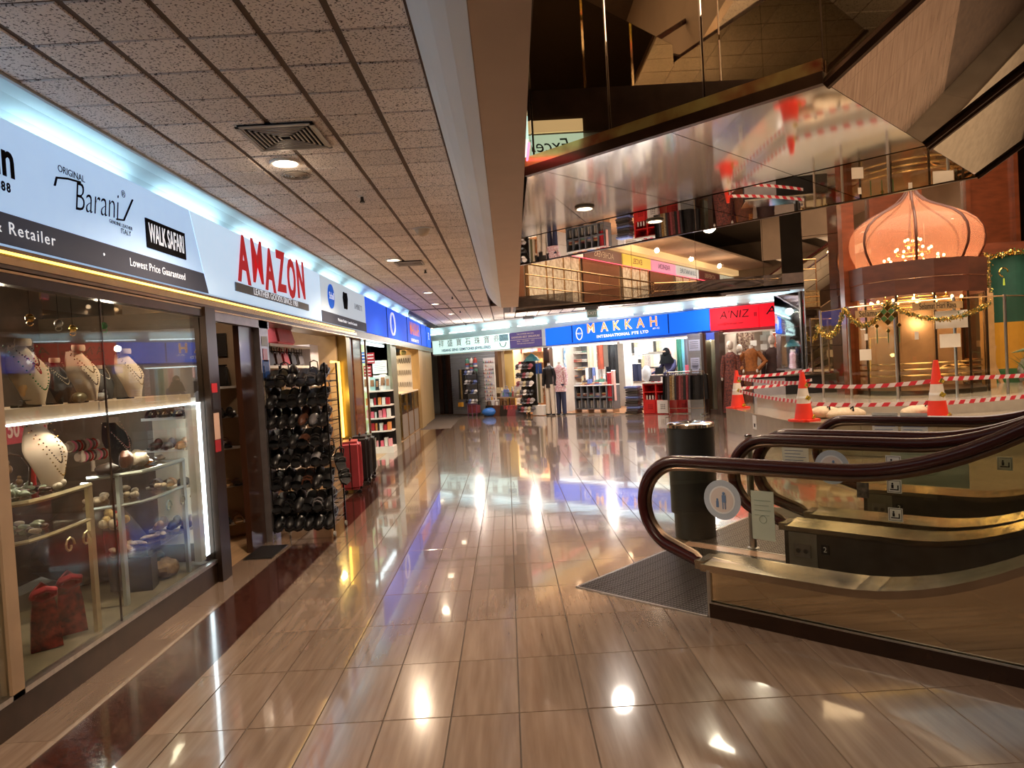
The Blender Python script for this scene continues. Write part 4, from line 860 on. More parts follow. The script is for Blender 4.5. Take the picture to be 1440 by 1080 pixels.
# ------------------------------------------------------------------ third shop: warm jewellery window
wn = thing('window_3', None, None); wn['kind'] = 'structure'
MB().b(-2.6, -2.35, 15.2, 15.21, .02, 2.05).build('pane', pane, wn); MB().b(-2.36, -2.33, 15.19, 15.22, 0, 2.06).build('mullion', brass, wn)
struct('wall_jewel_back', MB().b(-3.2, -3.15, 15.1, 18.8, 0, 2.42), mat('jewel_wall', (.80, .60, .34), .6, vary=.1))
lamp('jewel_light', 'AREA', (-2.7, 16.9, 2.38), 45, (1, .76, .44), .7, 2.8)
pb = thing('necklace_display', 'white panel hung with rows of silver necklaces', 'display panel', (-2.42, 17.0, 1.04), 0)
MB().b(-.17, .17, 0, .02, 0, .85).build('board', white, pb)
for k in range(18):
    x, z = -.135+.054*(k % 6), .72-.28*(k//6); MB().tube([(x-.022, -.01, z+.06), (x-.015, -.02, z-.03), (x, -.02, z-.06), (x+.015, -.02, z-.03), (x+.022, -.01, z+.06)], .006, 5).build('necklace', darksteel if k // 6 == 0 else steel, pb)
tag(MB().ball((0, 0, .12), (.09, .06, .12)).build('green_vase', mat('celadon', (.42, .48, .25), .3, vary=.3), None, True, (-2.42, 17.0, 1.89)), 'small green gourd ornament over the necklace board', 'ornament').scale = (.8, .8, .5)
jc = thing('jewel_counter', 'gilt-framed jewellery counter in the warm window', 'counter', (-2.36, 17.2, 0), PI/2)
MB().b(-1.5, 1.5, 0, .5, .02, .55).build('cabinet', mat('cab_steel', (.36, .31, .26), .4, .5, vary=.1), jc); MB().b(-1.5, 1.5, 0, .5, .6, 1.0).build('glass_case', pane_g, jc)
for x in (-1.5, -.5, .5, 1.5): MB().b(x-.02, x+.02, -.02, .02, .02, 1.02).build('post', brass, jc)
MB().b(-1.52, 1.52, -.03, .52, 1.0, 1.03).build('top_board', cream, jc); MB().b(-1.5, 1.5, -.01, .0, .56, .60).build('rail', brass, jc)
# ------------------------------------------------------------------ lower escalators (E frame: x up the slope, y across, z up)
rub = mat('handrail_rubber', (.055, .008, .006), .22); rim_ = mat('handrail_guide', (.16, .105, .07), .3, .85, vary=.2)
champ = mat('champagne_mirror', (.76, .67, .48), .05, 1.0, vary=.1, nscale=1.2); deckm = mat('deck_steel', (.50, .42, .32), .2, 1.0, vary=.35, nscale=3, stretch=(1, 1, .2))
skirt = mat('skirt_dark', (.05, .045, .04), .35, .6, vary=.3); balg = glass('balustrade_glass', (.93, .93, .86), .035)
EL = 6.0
def hz(s, base):            # height of the rising line: flat, a soft bend, then 30 degrees
    if s < .70: return base
    if s < 1.5: t = (s-.70)/.8; return base+.5*.58*.8*t*t
    return base+.5*.58*.8+.58*(s-1.5)
SS = [-.05, .3, .7, .8, .9, 1.0, 1.1, 1.2, 1.3, 1.4, 1.5, 2.5, 4.0, EL]
def handrail_path(y):
    p = []; cx, cz, r = -.22, .60, .275
    for k in range(17):
        a = -2.05-(-2.05-PI/2+2*PI)*0; a = math.radians(-118) - math.radians(152)*k/16
        p.append((cx+r*math.cos(a)*.98, y, cz+r*math.sin(a)))
    p += [(s, y, hz(s, .875)) for s in (-.05, .15, .4, .6)+tuple(SS[2:])]
    p = [(.02, y, .23), (-.12, y, .285), (-.24, y, .335)][0:2] + p
    return p
def balustrade(parent, y, side):
    hp = handrail_path(y)
    MB().tube(hp, .034, 10, sq=(.75, 1.0) if False else None).build('handrail', rub, parent, True)
    inner = [(x+.0, y, z) for x, _, z in hp]
    cx, cz = -.22, .60
    gi = []
    for x, _, z in hp:
        d = Vector((x-cx, z-cz)); 
        if x < .0 : d = d.normalized()*(d.length-.045); gi.append((cx+d.x, y, cz+d.y))
        else: gi.append((x, y, z-.042))
    MB().tube(gi, .017, 6).build('handrail_guide', rim_, parent, True)
    gp_ = [(x, z) for x, _, z in gi if z > .30 or x < -.1] + [(s, hz(s, .30)) for s in SS[::-1] if s > -.04]
    MB().xz(gp_, y-.005, y+.005).build('glass_panel', balg, parent)
def sticker_set(parent, y, items):
    for x, z, w, h, kind in items:
        if kind == 'circle':
            c = MB().lathe([(w, 0), (w, .002)], seg=28).build('round_sticker', mat('sticker_bluegrey', (.42, .48, .56), .5, vary=.1), parent, loc=(x, y-.008, z), rz=(PI/2, 0, 0))
            MB().lathe([(w*.62, .002), (w*.62, .0035)], seg=24).build('sticker_centre', mat('sticker_pale_pink', (.62, .55, .52), .5), c)
            MB().lathe([(w*.70, .002), (w*.70, .0028)], seg=24).build('sticker_ring', mat('sticker_white', (.7, .72, .74), .5), c)
            pm_ = mat('pictogram_blue', (.12, .2, .36), .5)
            g = MB().ball((w*.10, w*.33, .004), (w*.08, w*.09, .002)).b(-.0, w*.22, -w*.12, w*.25, .0036, .005).b(.02*0+w*.02, w*.07, -w*.45, -w*.1, .0036, .005).b(w*.14, w*.19, -w*.45, -w*.1, .0036, .005)
            g.build('adult_pictogram', pm_, c)
            MB().ball((-w*.25, 0.0, .004), (w*.06, w*.07, .002)).b(-w*.32, -w*.18, -w*.38, -w*.06, .0036, .005).build('child_pictogram', pm_, c)
            return_ = c
        elif kind == 'triangle':
            c = MB().xz([(x-w, z-h), (x+w, z-h), (x, z+h)], y-.008, y-.006).build('warning_triangle', ink, parent)
            MB().xz([(x-w*.72, z-h*.82), (x+w*.72, z-h*.82), (x, z+h*.68)], y-.0095, y-.008).build('triangle_face', mat('warning_yellow', (.75, .42, .03), .5), parent)
            MB().b(x-w*.35, x+w*.35, y-.011, y-.0095, z-h*.55, z-h*.25).build('pictogram', ink, parent)
        else:
            m = {'paper': paper, 'green': mat('pale_green_sheet', (.42, .47, .38), .5, vary=.06), 'picto': paper, 'photo': mat('photo_dark', (.16, .13, .11), .4, vary=.8, nscale=30)}[kind]
            c = MB().b(x-w/2, x+w/2, y-.008, y-.006, z-h/2, z+h/2).build('notice' if kind != 'picto' else 'pictogram_plate', m, parent)
            if kind == 'picto':
                MB().tube([(x-w*.42, y-.009, z-h*.42), (x+w*.42, y-.009, z-h*.42), (x+w*.42, y-.009, z+h*.42), (x-w*.42, y-.009, z+h*.42)], .002, 4, True).build('plate_border', ink, parent)
                MB().ball((x-w*.12, y-.009, z+h*.2), (w*.07, .001, h*.07)).b(x-w*.2, x-w*.04, y-.010, y-.008, z-h*.15, z+h*.12).build('pictogram', ink, parent)
                MB().b(x-w*.3, x+w*.3, y-.010, y-.008, z-h*.28, z-h*.2).b(x+w*.22, x+w*.3, y-.010, y-.008, z-h*.2, z+h*.1).build('pictogram', ink, parent)
            elif kind == 'paper':
                for i in range(6): MB().b(x-w*.4, x+w*(.4-.1*(i % 3)), y-.0095, y-.008, z+h*(.34-.12*i), z+h*(.36-.12*i)).build('printed_line', mat('letter_blue', (.10, .14, .35), .5), parent)
            elif kind == 'green':
                for i in range(4): MB().b(x-w*.36, x+w*(.36-.08*(i % 2)), y-.0095, y-.008, z+h*(.30-.10*i), z+h*(.31-.10*i)).build('printed_line', mat('letter_green', (.22, .28, .22), .5), parent)
                MB().tube([(x+.16*w*math.cos(a), y-.009, z-.08*h+.16*w*math.sin(a)) for a in [k*PI/5 for k in range(10)]], .0015, 4, True).build('pictogram', mat('letter_green', (.2, .3, .2)), parent)
def escalator(name, label, y0, near):
    e = thing(name, label, 'escalator', EW(0, y0), ER)
    W_ = 1.34
    for y, sd in ((.10, 1), (W_-.08, -1)): balustrade(e, y, sd)
    for y, sd in ((0, 0), (W_-.22, 1)):
        # steel deck on each side, with its bevelled nose
        mb = MB()
        for a, c in zip(SS, SS[1:]):
            mb._hex([(a, y, hz(a, .26)), (c, y, hz(c, .26)), (c, y+.22, hz(c, .26)), (a, y+.22, hz(a, .26)), (a, y, hz(a, .30)), (c, y, hz(c, .30)), (c, y+.22, hz(c, .315)), (a, y+.22, hz(a, .315))])
        mb.build('deck', deckm, e)
        MB().ob((-.07, y+.11, .285), (.06, .17, .05)).build('deck_nose', deckm, e)
        # inner skirt
        mb = MB(); ys = .20 if sd == 0 else W_-.22
        for a, c in zip(SS, SS[1:]): mb._hex([(a, ys, max(0, hz(a, .27)-.35)), (c, ys, max(0, hz(c, .27)-.35)), (c, ys+.02, max(0, hz(c, .27)-.35)), (a, ys+.02, max(0, hz(a, .27)-.35)), (a, ys, hz(a, .27)), (c, ys, hz(c, .27)), (c, ys+.02, hz(c, .27)), (a, ys+.02, hz(a, .27))])
        mb.build('skirt', skirt, e)
        nb = MB().b(-.02, .17, ys-.0+(-.004 if sd else 0), ys+.024, 0, .262).build('newel_box', mat('newel_grey', (.22, .20, .17), .35, .6, vary=.2), e)
        yy = ys-.004 if sd else ys
        MB().b(.02, .13, yy-.010, yy, .10, .19).build('key_plate', chrome, nb)
        for x in (.05, .10): MB().cyl((x, yy-.016, .145), (x, yy-.01, .145), .016).build('key_switch', darksteel, nb)
        if sd: MB().b(.20, .25, yy-.004, yy+.0, .14, .20).build('number_plate', ink, nb); text('numeral', '2', .05, paper, nb, .225, .17, y=yy-.006)
    # outer cladding and plinth
    mb = MB()
    pts = [(s, hz(s, .262)) for s in SS if s >= .3]; pts = [(0.0, .09), (EL, .09)][::1] + [(EL, hz(EL, .262))] + pts[::-1][1:] + [(0.0, .262)]
    for nm, y in (('near', .012), ('far', W_-.03)): MB().xz(pts, y, y+.015).build('cladding_panel', champ, e)
    MB().b(-.012, .01, .0, .03, .0, .27).build('corner_strip', steel, e)
    MB().b(0, EL, -.004, .03, 0, .088).build('plinth', mat('plinth_brown', (.05, .026, .016), .25, .6, vary=.3), e); MB().b(0, EL, W_-.03, W_+.004, 0, .088).build('plinth', mat('plinth_brown', (.05, .02, .01)), e)
    MB().b(0, EL, -.008, 0, .084, .092).build('plinth_strip', steel, e)
    # comb plate and steps
    MB().b(-.02, .62, .22, W_-.22, .001, .012).build('comb_plate', darksteel, e)
    cb = MB()
    for k in range(44): cb.b(.62, .74, .23+.02*k, .24+.02*k, .002, .014)
    cb.build('comb_teeth', mat('comb_yellow', (.30, .12, .04), .5), e, kind='stuff')
    for k in range(12):
        x = .70+.4*k; z = hz(x+.2, 0)-.02
        st = MB().b(x, x+.4, .225, W_-.225, max(-.02, z-.22), max(.0, z)).build('step', darksteel, e)
        if k < 6:
            g = MB()
            for i in range(22): g.b(x+.01, x+.39, .24+.04*i, .26+.04*i, max(.0, z), max(.0, z)+.008)
            g.build('tread_ribs', steel, st, kind='stuff')
    return e
e1 = escalator('escalator', 'nearer escalator with a dark red handrail and champagne mirror side', 0, True)
e2 = escalator('escalator', 'further escalator beside the grey podium, behind the nearer one', 1.54, False)
sticker_set(e1, .10, [(.06, .665, .115, .115, 'circle'), (.30, .60, .13, .27, 'green')])
sticker_set(e1, 1.26, [(.62, .60, .085, .085, 'picto'), (.62, .42, .085, .085, 'picto'), (.43, .68, .05, .045, 'triangle'), (.43, .56, .075, .10, 'photo'), (.24, .70, .115, .115, 'circle'), (.62, .75, .09, .09, 'picto')])
sticker_set(e2, .10, [(-.17, .70, .20, .20, 'paper'), (.72, .72, .46, .34, 'green')])
sticker_set(e2, 1.26, [(.10, .82, .20, .22, 'paper'), (.32, .82, .20, .22, 'paper'), (.93, .55, .10, .10, 'picto'), (.93, .76, .10, .10, 'picto')])
# ribbed landing mats made of planks
matm = mat('mat_rubber', (.045, .033, .028), .35, .5, vary=.3)
for nm, y0, y1, lb in (('a', .0, 1.28, 'ribbed metal landing mat in front of the nearer escalator'), ('b', 1.42, 2.95, 'ribbed metal landing mat in front of the further escalator')):
    mt = thing('landing_mat', lb, 'mat', EW(0, y0, 0), ER); w = y1-y0
    MB().b(-.985, -.97, 0, w, 0, .008).build('edge_strip', steel, mt)
    MB().b(-.985, -.015, -.012, 0, 0, .008).build('edge_strip', steel, mt)
    for i in range(9):
        x0, x1 = -.97+.106*i, -.97+.106*(i+1)-.004
        MB().b(x0, x1, .0, w, 0, .005).build('plank', matm, mt)
        g = MB()
        for k in range(5):
            for q in range(int(w/.032)): g.b(x0+.006+.02*k, x0+.017+.02*k, .006+.032*q, .028+.032*q, .005, .0078)
        g.build('ribs', mat('mat_rib', (.11, .095, .085), .3, .8), mt, kind='stuff')
struct('trim_stone_strip', MB().prism([tuple(EW(-.98, 1.285))[:2], tuple(EW(.1, 1.285))[:2], tuple(EW(.1, 1.415))[:2], tuple(EW(-.98, 1.415))[:2]], 0, .005), mat('pink_stone', (.42, .26, .19), .2, vary=.2))
# steel bollard
bo = thing('steel_bollard', 'slim brushed steel post between the two escalators', 'post', EW(-.46, 1.48, .002), 0)
MB().cyl((0, 0, 0), (0, 0, .86), .026, seg=16).build('post', steel, bo, True); MB().lathe([(.045, 0), (.045, .01), (.028, .014)]).build('base_flange', steel, bo); MB().lathe([(.027, .86), (.027, .872), (.01, .876)]).build('cap', chrome, bo)
# litter bin
bp_ = at_z(983, 757, .008)
bn = thing('litter_bin', 'tall black cylindrical litter bin with a chrome rim beside the escalators', 'bin', (bp_.x, bp_.y+.10, .009))
bb = mat('bin_body', (.028, .030, .030), .4, .2, vary=.1)
MB().lathe([(.165, 0), (.165, .20), (.175, .205)], seg=32).build('base', bb, bn, True)
MB().lathe([(.188, .205), (.188, .90), (.182, .905)], seg=32).build('body', bb, bn, True)
MB().lathe([(.19, .905), (.192, .93), (.175, .942), (.10, .944), (.095, .93), (.09, .86)], seg=32).build('rim', chrome, bn, True)
MB().lathe([(.088, .885), (.088, .889)], seg=24).build('opening', ink, bn)
MB().lathe([(.1895, .235), (.1895, .245)], seg=32).build('seam_band', black, bn)
# ------------------------------------------------------------------ podium with the bubble lift
podm = mat('podium_stone', (.34, .29, .22), .22, vary=.12, nscale=3, coat=.3)
podtop = mat('podium_top', (.36, .30, .22), .12, vary=.15, coat=.4)
PP = [(4.22, 13.95), (4.13, 10.42), (5.42, 9.06), (12, 9.06), (12, 14.9), (5.0, 14.9)]
pd = thing('podium', 'low grey stone platform around the domed glass lift', 'platform')
for (a, c) in zip(PP[:3], PP[1:4]):
    a, c = Vector((*a, 0)), Vector((*c, 0)); L_ = (c-a).length; n_ = max(1, round(L_/1.2)); d = (c-a).normalized(); nn = Vector((d.y, -d.x, 0))
    for k in range(n_):
        p, q = a+d*(L_*k/n_+.003), a+d*(L_*(k+1)/n_-.003)
        MB().slab([(p.x, p.y, 0), (q.x, q.y, 0), (q.x, q.y, .435), (p.x, p.y, .435)], -nn*(-.02) if False else Vector((-nn.x, -nn.y, 0))*-.0 + Vector((d.y*-1, d.x, 0))*.03).build('facing_slab', podm, pd)
MB().prism([(x+.03, y+.02) for x, y in PP], .0, .432).build('core', podm, pd)
MB().prism([(x-.012 if i < 2 else x, y-.01) for i, (x, y) in enumerate(PP)], .436, .45).build('coping', podtop, pd)
nt_ = thing('podium_notice', 'small white notice on the left face of the podium', 'notice', (4.165, 12.45, .30), -PI/2)
MB().b(-.09, .09, -.004, 0, -.12, .12).build('sheet', paper, nt_); MB().b(-.03, .03, -.006, -.004, -.08, -.02).build('pictogram', ink, nt_)
nt_.location = (4.17, 12.2, .30)
LC = Vector((7.32, 12.75, 0))
def octa(r, n=8, a0=PI/8): return [(LC.x+r*math.cos(a0+2*PI*k/n), LC.y+r*math.sin(a0+2*PI*k/n)) for k in range(n)]
struct('trim_lift_curb', MB().prism(octa(2.75), .45, .62), mat('curb_stone', (.40, .36, .30), .2, coat=.3, vary=.1))
lift = thing('glass_lift', 'octagonal glass lift with a rosy onion dome and a glowing chandelier', 'lift', LC)
def oc(r, z, k, n=8, a0=PI/8): return (r*math.cos(a0+2*PI*k/n), r*math.sin(a0+2*PI*k/n), z)
N8 = 12; a8 = PI/12
prof = [(.0, 3.0-.0)]
dprof = [(1.06, 2.84), (1.12, 2.92), (1.22, 3.10), (1.25, 3.26), (1.22, 3.42), (1.12, 3.56), (.95, 3.68), (.72, 3.79), (.48, 3.88), (.27, 3.98), (.13, 4.10), (.05, 4.22), (.0, 4.30)]
domeg = bpy.data.materials.new('rosy_glass'); domeg.use_nodes = True
b_ = domeg.node_tree.nodes['Principled BSDF']; b_.inputs['Base Color'].default_value = (.92, .50, .36, 1); b_.inputs['Roughness'].default_value = .25; b_.inputs['Alpha'].default_value = .50
b_.inputs['Coat Weight'].default_value = .5; b_.inputs['Subsurface Weight'].default_value = .0
_nt = domeg.node_tree; _tr = _nt.nodes.new('ShaderNodeBsdfTranslucent'); _tr.inputs[0].default_value = (1, .55, .38, 1); _mx = _nt.nodes.new('ShaderNodeMixShader'); _mx.inputs[0].default_value = .45
_o = _nt.nodes['Material Output']; _nt.links.new(b_.outputs[0], _mx.inputs[1]); _nt.links.new(_tr.outputs[0], _mx.inputs[2]); _t2 = _nt.nodes.new('ShaderNodeBsdfTransparent'); _t2.inputs[0].default_value = (1, .72, .6, 1)
_m2 = _nt.nodes.new('ShaderNodeMixShader'); _m2.inputs[0].default_value = .62; _nt.links.new(_mx.outputs[0], _m2.inputs[1]); _nt.links.new(_t2.outputs[0], _m2.inputs[2]); _nt.links.new(_m2.outputs[0], _o.inputs[0])
_nz = _nt.nodes.new('ShaderNodeTexNoise'); _nz.inputs['Scale'].default_value = 2; _mr = _nt.nodes.new('ShaderNodeMapRange'); _mr.inputs['To Min'].default_value = .18; _mr.inputs['To Max'].default_value = .26
_nt.links.new(_nz.outputs['Fac'], _mr.inputs['Value']); _nt.links.new(_mr.outputs[0], b_.inputs['Roughness'])
ND = 8; aD = PI/8-.08
for k in range(ND):
    mb = MB(); rings = []
    for r, z in dprof:
        rings.append([mb.bm.verts.new((r*math.cos(a), r*math.sin(a), z)) for a in [aD+2*PI*(k+j/4)/ND for j in range(5)]])
    for A_, B_ in zip(rings, rings[1:]):
        for j in range(4):
            try: mb.bm.faces.new([A_[j], A_[j+1], B_[j+1], B_[j]])
            except ValueError: pass
    bmesh.ops.remove_doubles(mb.bm, verts=mb.bm.verts, dist=.0005)
    mb.build('dome_panel', domeg, lift, True)
    a = aD+2*PI*k/ND; MB().tube([((r+.012)*math.cos(a), (r+.012)*math.sin(a), z) for r, z in dprof], .026, 6).build('dome_rib', mat('rib_bronze', (.07, .02, .01), .35, .3), lift, True)
MB().lathe([(.03, 4.28), (.05, 4.32), (.03, 4.38), (.005, 4.5)]).build('finial', brass, lift, True)
bandw = mat('lift_band_wood', (.09, .024, .011), .45, coat=.1, vary=.4, nscale=9, stretch=(.3, .3, 1), )
for k in range(N8):
    r = 1.27
    for z0, z1, nm, rr in ((2.30, 2.56, 'band_board', r), (2.57, 2.86, 'band_board', r+.015)):
        p, q = Vector(oc(rr, z0, k, N8, a8)), Vector(oc(rr, z0, k+1, N8, a8)); d = (q-p).normalized()
        MB().slab([p, q, q+Vector((0, 0, z1-z0)), p+Vector((0, 0, z1-z0))], -Vector(((p+q)/2).xy.normalized().to_3d())*.04).build(nm, bandw, lift)
    p, q = Vector(oc(1.24, .62, k, N8, a8)), Vector(oc(1.24, .62, k+1, N8, a8))
    MB().slab([p, q, q+Vector((0, 0, 1.68)), p+Vector((0, 0, 1.68))], -Vector(((p+q)/2).xy.normalized().to_3d())*.01).build('car_pane', pane_g, lift)
    MB().cyl(p, p+Vector((0, 0, 1.70)), .022, seg=8).build('car_post', bronze, lift)
MB().prism([oc(1.2, 0, k, N8, a8)[:2] for k in range(N8)], .62, .70).build('car_floor', bronze, lift)
backp = MB()
for k in (0, 1, 2, 3, 4):
    p, q = Vector(oc(1.15, .7, k, N8, a8)), Vector(oc(1.15, .7, k+1, N8, a8)); MB().slab([p, q, q+Vector((0, 0, 1.6)), p+Vector((0, 0, 1.6))], (0, 0.02, 0)).build('back_panel', mat('lift_back', (.42, .27, .17), .25, .4, vary=.3, nscale=3), lift)
for z in (.95, 1.05, 1.15):
    MB().tube([(1.12*math.cos(a), 1.12*math.sin(a), z) for a in [PI*.95+PI*1.1*k/16 for k in range(17)]], .018, 6).build('brass_rail', brass, lift, True)
for k in range(7):
    MB().tube([(.35+.07*k+.30*math.cos(a)-.3, -.95+.06*k, .80+.30*math.sin(a)) for a in [PI*j/8 for j in range(9)]], .016, 6).build('brass_hoop', brass, lift, True)
lift.scale = (.86, .86, 1)
# lift notices
for k, (x, z, w, h) in enumerate(((.30, 1.62, .34, .24), (-.78, 1.35, .18, .2), (-.5, 1.62, .08, .16), (.10, 1.70, .10, .1), (.35, 1.28, .30, .12))):
    y = -math.sqrt(1.24**2-x*x)-.02+.02
    pass
for lb, px, py, w, h in (('large white notice at the top right of the lift screen', 1338, 449, .50, .27), ('white sheet below the large notice on the lift screen', 1336, 479, .32, .21), ('small square sign pair in the middle of the lift screen', 1289, 472, .06, .12), ('crumpled white sheet low on the left of the lift screen', 1217, 499, .18, .17), ('small white card high on the left of the lift screen', 1218, 474, .05, .10)):
    NOTES = globals().get('NOTES', []); NOTES.append((lb, px, py, w, h))
# chandelier in tiers
chd = thing('chandelier', 'gold chandelier with tiers of warm bulbs inside the dome', 'chandelier', LC+Vector((0, 0, 2.40)))
MB().cyl((0, 0, .1), (0, 0, 1.35), .012).build('stem', gold, chd)
bmesh_bulb = MB().ball((0, 0, 0), .026, 8, 6).mesh('bulb', bulb, True); cme2 = MB().cyl((0, 0, -.09), (0, 0, -.02), .012, seg=6).mesh('candle', gold)
for r, z, n_ in ((.78, .42, 14), (.55, .60, 10), (.34, .76, 8), (.15, .92, 5), (.85, -.15, 14), (.6, -.02, 10)):
    MB().tube([(r*math.cos(a), r*math.sin(a), z-.09) for a in [2*PI*k/24 for k in range(24)]], .010, 6, True).build('ring', gold, chd, True)
    for k in range(n_):
        a = 2*PI*k/n_+r*7; c = put('candle', cme2, chd, (r*math.cos(a), r*math.sin(a), z)); put('bulb', bmesh_bulb, c)
chd.scale = (.84, .84, 1)
# outer glass screen around the lift
scr = thing('glass_screen', 'tall glass screen with steel posts in front of the lift', 'screen', LC)
OR = 1.68
ang = [math.radians(d_) for d_ in (178, 204, 230, 258, 286, 312, 336)]
for a, c in zip(ang, ang[1:]):
    p, q = Vector((OR*math.cos(a), OR*math.sin(a), .62)), Vector((OR*math.cos(c), OR*math.sin(c), .62))
    MB().slab([p, q, q+Vector((0, 0, 1.52)), p+Vector((0, 0, 1.52))], Vector((0, .012, 0))).build('pane', pane_g, scr)
    MB().cyl(p, p+Vector((0, 0, 1.55)), .022, seg=8).build('post', steel, scr)
    MB().cyl(p+Vector((0, 0, 1.53)), q+Vector((0, 0, 1.53)), .012, seg=6).build('top_rail', brass, scr)
for lb, px, py, w, h in NOTES: MB().b(-w/2, w/2, -.004, 0, -h/2, h/2).build('notice', mat('notice_cream', (.75, .68, .56), .6, vary=.05), scr, False, at_y(px, py, 11.05)-LC)['label'] = lb
# dark lettered strips on the screen
for k, (px, w) in enumerate(((1222, .40), (1318, .80))):
    t_ = thing('lettered_strip', ['left', 'right'][k]+' brown lettered strip along the top of the lift screen', 'sign', at_y(px, 441 if k == 0 else 430, 11.15 if k == 0 else 10.98), -.2 if k == 0 else .05)
    MB().b(-w/2, w/2, -.01, 0, -.055, .055).build('board', mat('strip_gold', (.45, .28, .12), .5, vary=.3), t_)
    text('lettering', 'Selamat Hari Raya' if k else 'Selamat', .13, ink, t_, 0, 0, y=-.012, sx=.62 if k else .75)
# garlands of gold leaves
leafm = mat('gold_leaf', (.75, .50, .12), .25, .9, vary=.5, nscale=90); leafg = mat('green_leaf', (.05, .12, .03), .4, vary=.4)
def garland(label, pts, n, r=.04, m=leafm, m2=leafg):
    g = thing('garland', label, 'garland', pts[0]); o0 = Vector(pts[0]); P_ = [Vector(p)-o0 for p in pts]
    MB().tube(P_, .006, 5).build('wire', leafg, g)
    seglen = [(b-a).length for a, b in zip(P_, P_[1:])]; tot = sum(seglen)
    for mm_, nn_, nm in ((m, n, 'leaves'), (m2, n//3, 'dark_leaves')):
        mb = MB()
        for i in range(nn_):
            t = random.uniform(0, tot); k = 0
            while k < len(seglen)-1 and t > seglen[k]: t -= seglen[k]; k += 1
            p = P_[k].lerp(P_[k+1], t/seglen[k]) + Vector([random.gauss(0, r*.45) for _ in range(3)])
            mb.ob(p, (.030, .004, .016), random.uniform(0, 6), random.uniform(0, 6), random.uniform(0, 6))
        mb.build(nm, mm_, g, kind='stuff')
    return g
def sag(a, b, d, n=12): a, b = Vector(a), Vector(b); return [a.lerp(b, k/n)+Vector((0, 0, -d*4*(k/n)*(1-k/n))) for k in range(n+1)]
yF = LC.y-1.9
g0, g1, g2, g3 = at_y(1149, 458, 12.3), at_y(1187, 435, 11.4), at_y(1247, 426, 10.94), at_y(1392, 426, 10.95)
garland('leftmost swag of gold leaf garland on the lift screen', sag(g0, g1, .30), 420)
garland('middle swag of gold leaf garland on the lift screen', sag(g1, g2, .30), 460)
garland('long right swag of gold leaf garland on the lift screen', sag(g2, g3, .25), 600)
dm = thing('woven_diamond', 'green and gold woven diamond ornament with tassels hanging on the screen', 'ornament', at_y(1248, 443, 10.88))
for i in range(3):
    for j in range(3): MB().ob(((i-j)*.055, 0, (i+j-2)*.055), (.07, .012, .07), 0, 0, PI/4).build('woven_square', leafg if (i+j) % 2 else gold, dm)
for x in (-.17, 0, .17): MB().ob((x, 0, -.16 if x else -.24), (.05, .01, .05), 0, 0, PI/4).build('small_diamond', gold, dm); MB().cyl((x, 0, -.2), (x, 0, -.42), .008, seg=5).build('tassel', leafg, dm)
# ------------------------------------------------------------------ columns and wall behind the lift
mc = thing('mirror_column', 'tall square mirror-clad column left of the domed lift', 'column', (6.48, 14.55, 0), -.35)
for k in range(5):
    MB().b(-.36, .36, -.36, -.345, .44+1.1*k, .44+1.1*k+1.09).build('mirror_panel', mir, mc); MB().b(-.36, -.345, -.345, .36, .44+1.1*k, .44+1.1*k+1.09).build('mirror_panel', mir, mc)
MB().b(-.34, .34, -.34, .34, .46, 6).build('core', bronze, mc)
mc['kind'] = 'structure'
_r = ray(1194, 400); _q = Vector((0, 0, 1.5))+_r*(13.0/_r.y)
struct('trim_wood_post', MB().b(_q.x-.11, _q.x+.11, 12.95, 13.12, .62, 4.6), redwood)
wb = thing('wall_behind_lift', None, None); wb['kind'] = 'structure'
for k in range(9):
    x0 = 7.3+1.1*k
    MB().b(x0+.05, x0+1.05, 16.30, 16.34, 3.05, 6).build('mirror_panel', redwood if k % 2 else mir, wb); MB().b(x0-.05, x0+.05, 16.2, 16.4, .44, 6).build('wood_mullion', redwood, wb)
    MB().b(x0+.05, x0+1.05, 16.30, 16.34, .44, 2.75).build('wood_panel', mat('lift_back', (.36, .22, .12)) if k % 2 else redwood, wb)
MB().b(7.3, 17, 16.15, 16.3, 2.75, 3.05).build('beam', redwood, wb)
struct('trim_brown_beam', MB().b(9.5, 15, 14.7, 14.9, 3.25, 3.45), redwood)
# mirrored end panel beside the red sign
mp_ = thing('mirror_partition', 'bluish mirror partition beside the red shop sign reflecting the far shops', 'partition', (6.42, 15.55, 0), math.atan2(.977, -.21))
for z0, z1 in ((1.08, 2.0), (2.005, 2.75)): MB().b(0, .95, -.01, .01, z0, z1).build('mirror_panel', mat('clear_mirror', (.80, .84, .88), .03, 1.0, bump=.06, nscale=3), mp_)
MB().b(-.06, .0, -.03, .03, .45, 2.75).build('edge_post', darksteel, mp_); MB().b(-.02, .96, -.02, .02, 1.04, 1.08).build('bottom_rail', steel, mp_)
_q = at_y(1393, 480, 12.6)
struct('trim_tan_post', MB().b(_q.x-.08, _q.x+.08, 12.6, 12.75, .62, 2.3), mat('post_tan', (.62, .36, .16), .45, vary=.2))
tb_ = thing('draped_table', 'black draped counter on the podium behind the barrier tape', 'table', (5.75, 14.45, .45), -.2)
MB().b(-.75, .75, -.3, .3, 0, .52).build('drape', blackm, tb_); MB().b(-.8, .8, -.35, .35, .54, .57).build('top', chrome, tb_); MB().b(-.8, -.2, -.31, -.30, 0, .5).build('grey_panel', mat('panel_grey', (.30, .28, .30), .5, vary=.1), tb_)
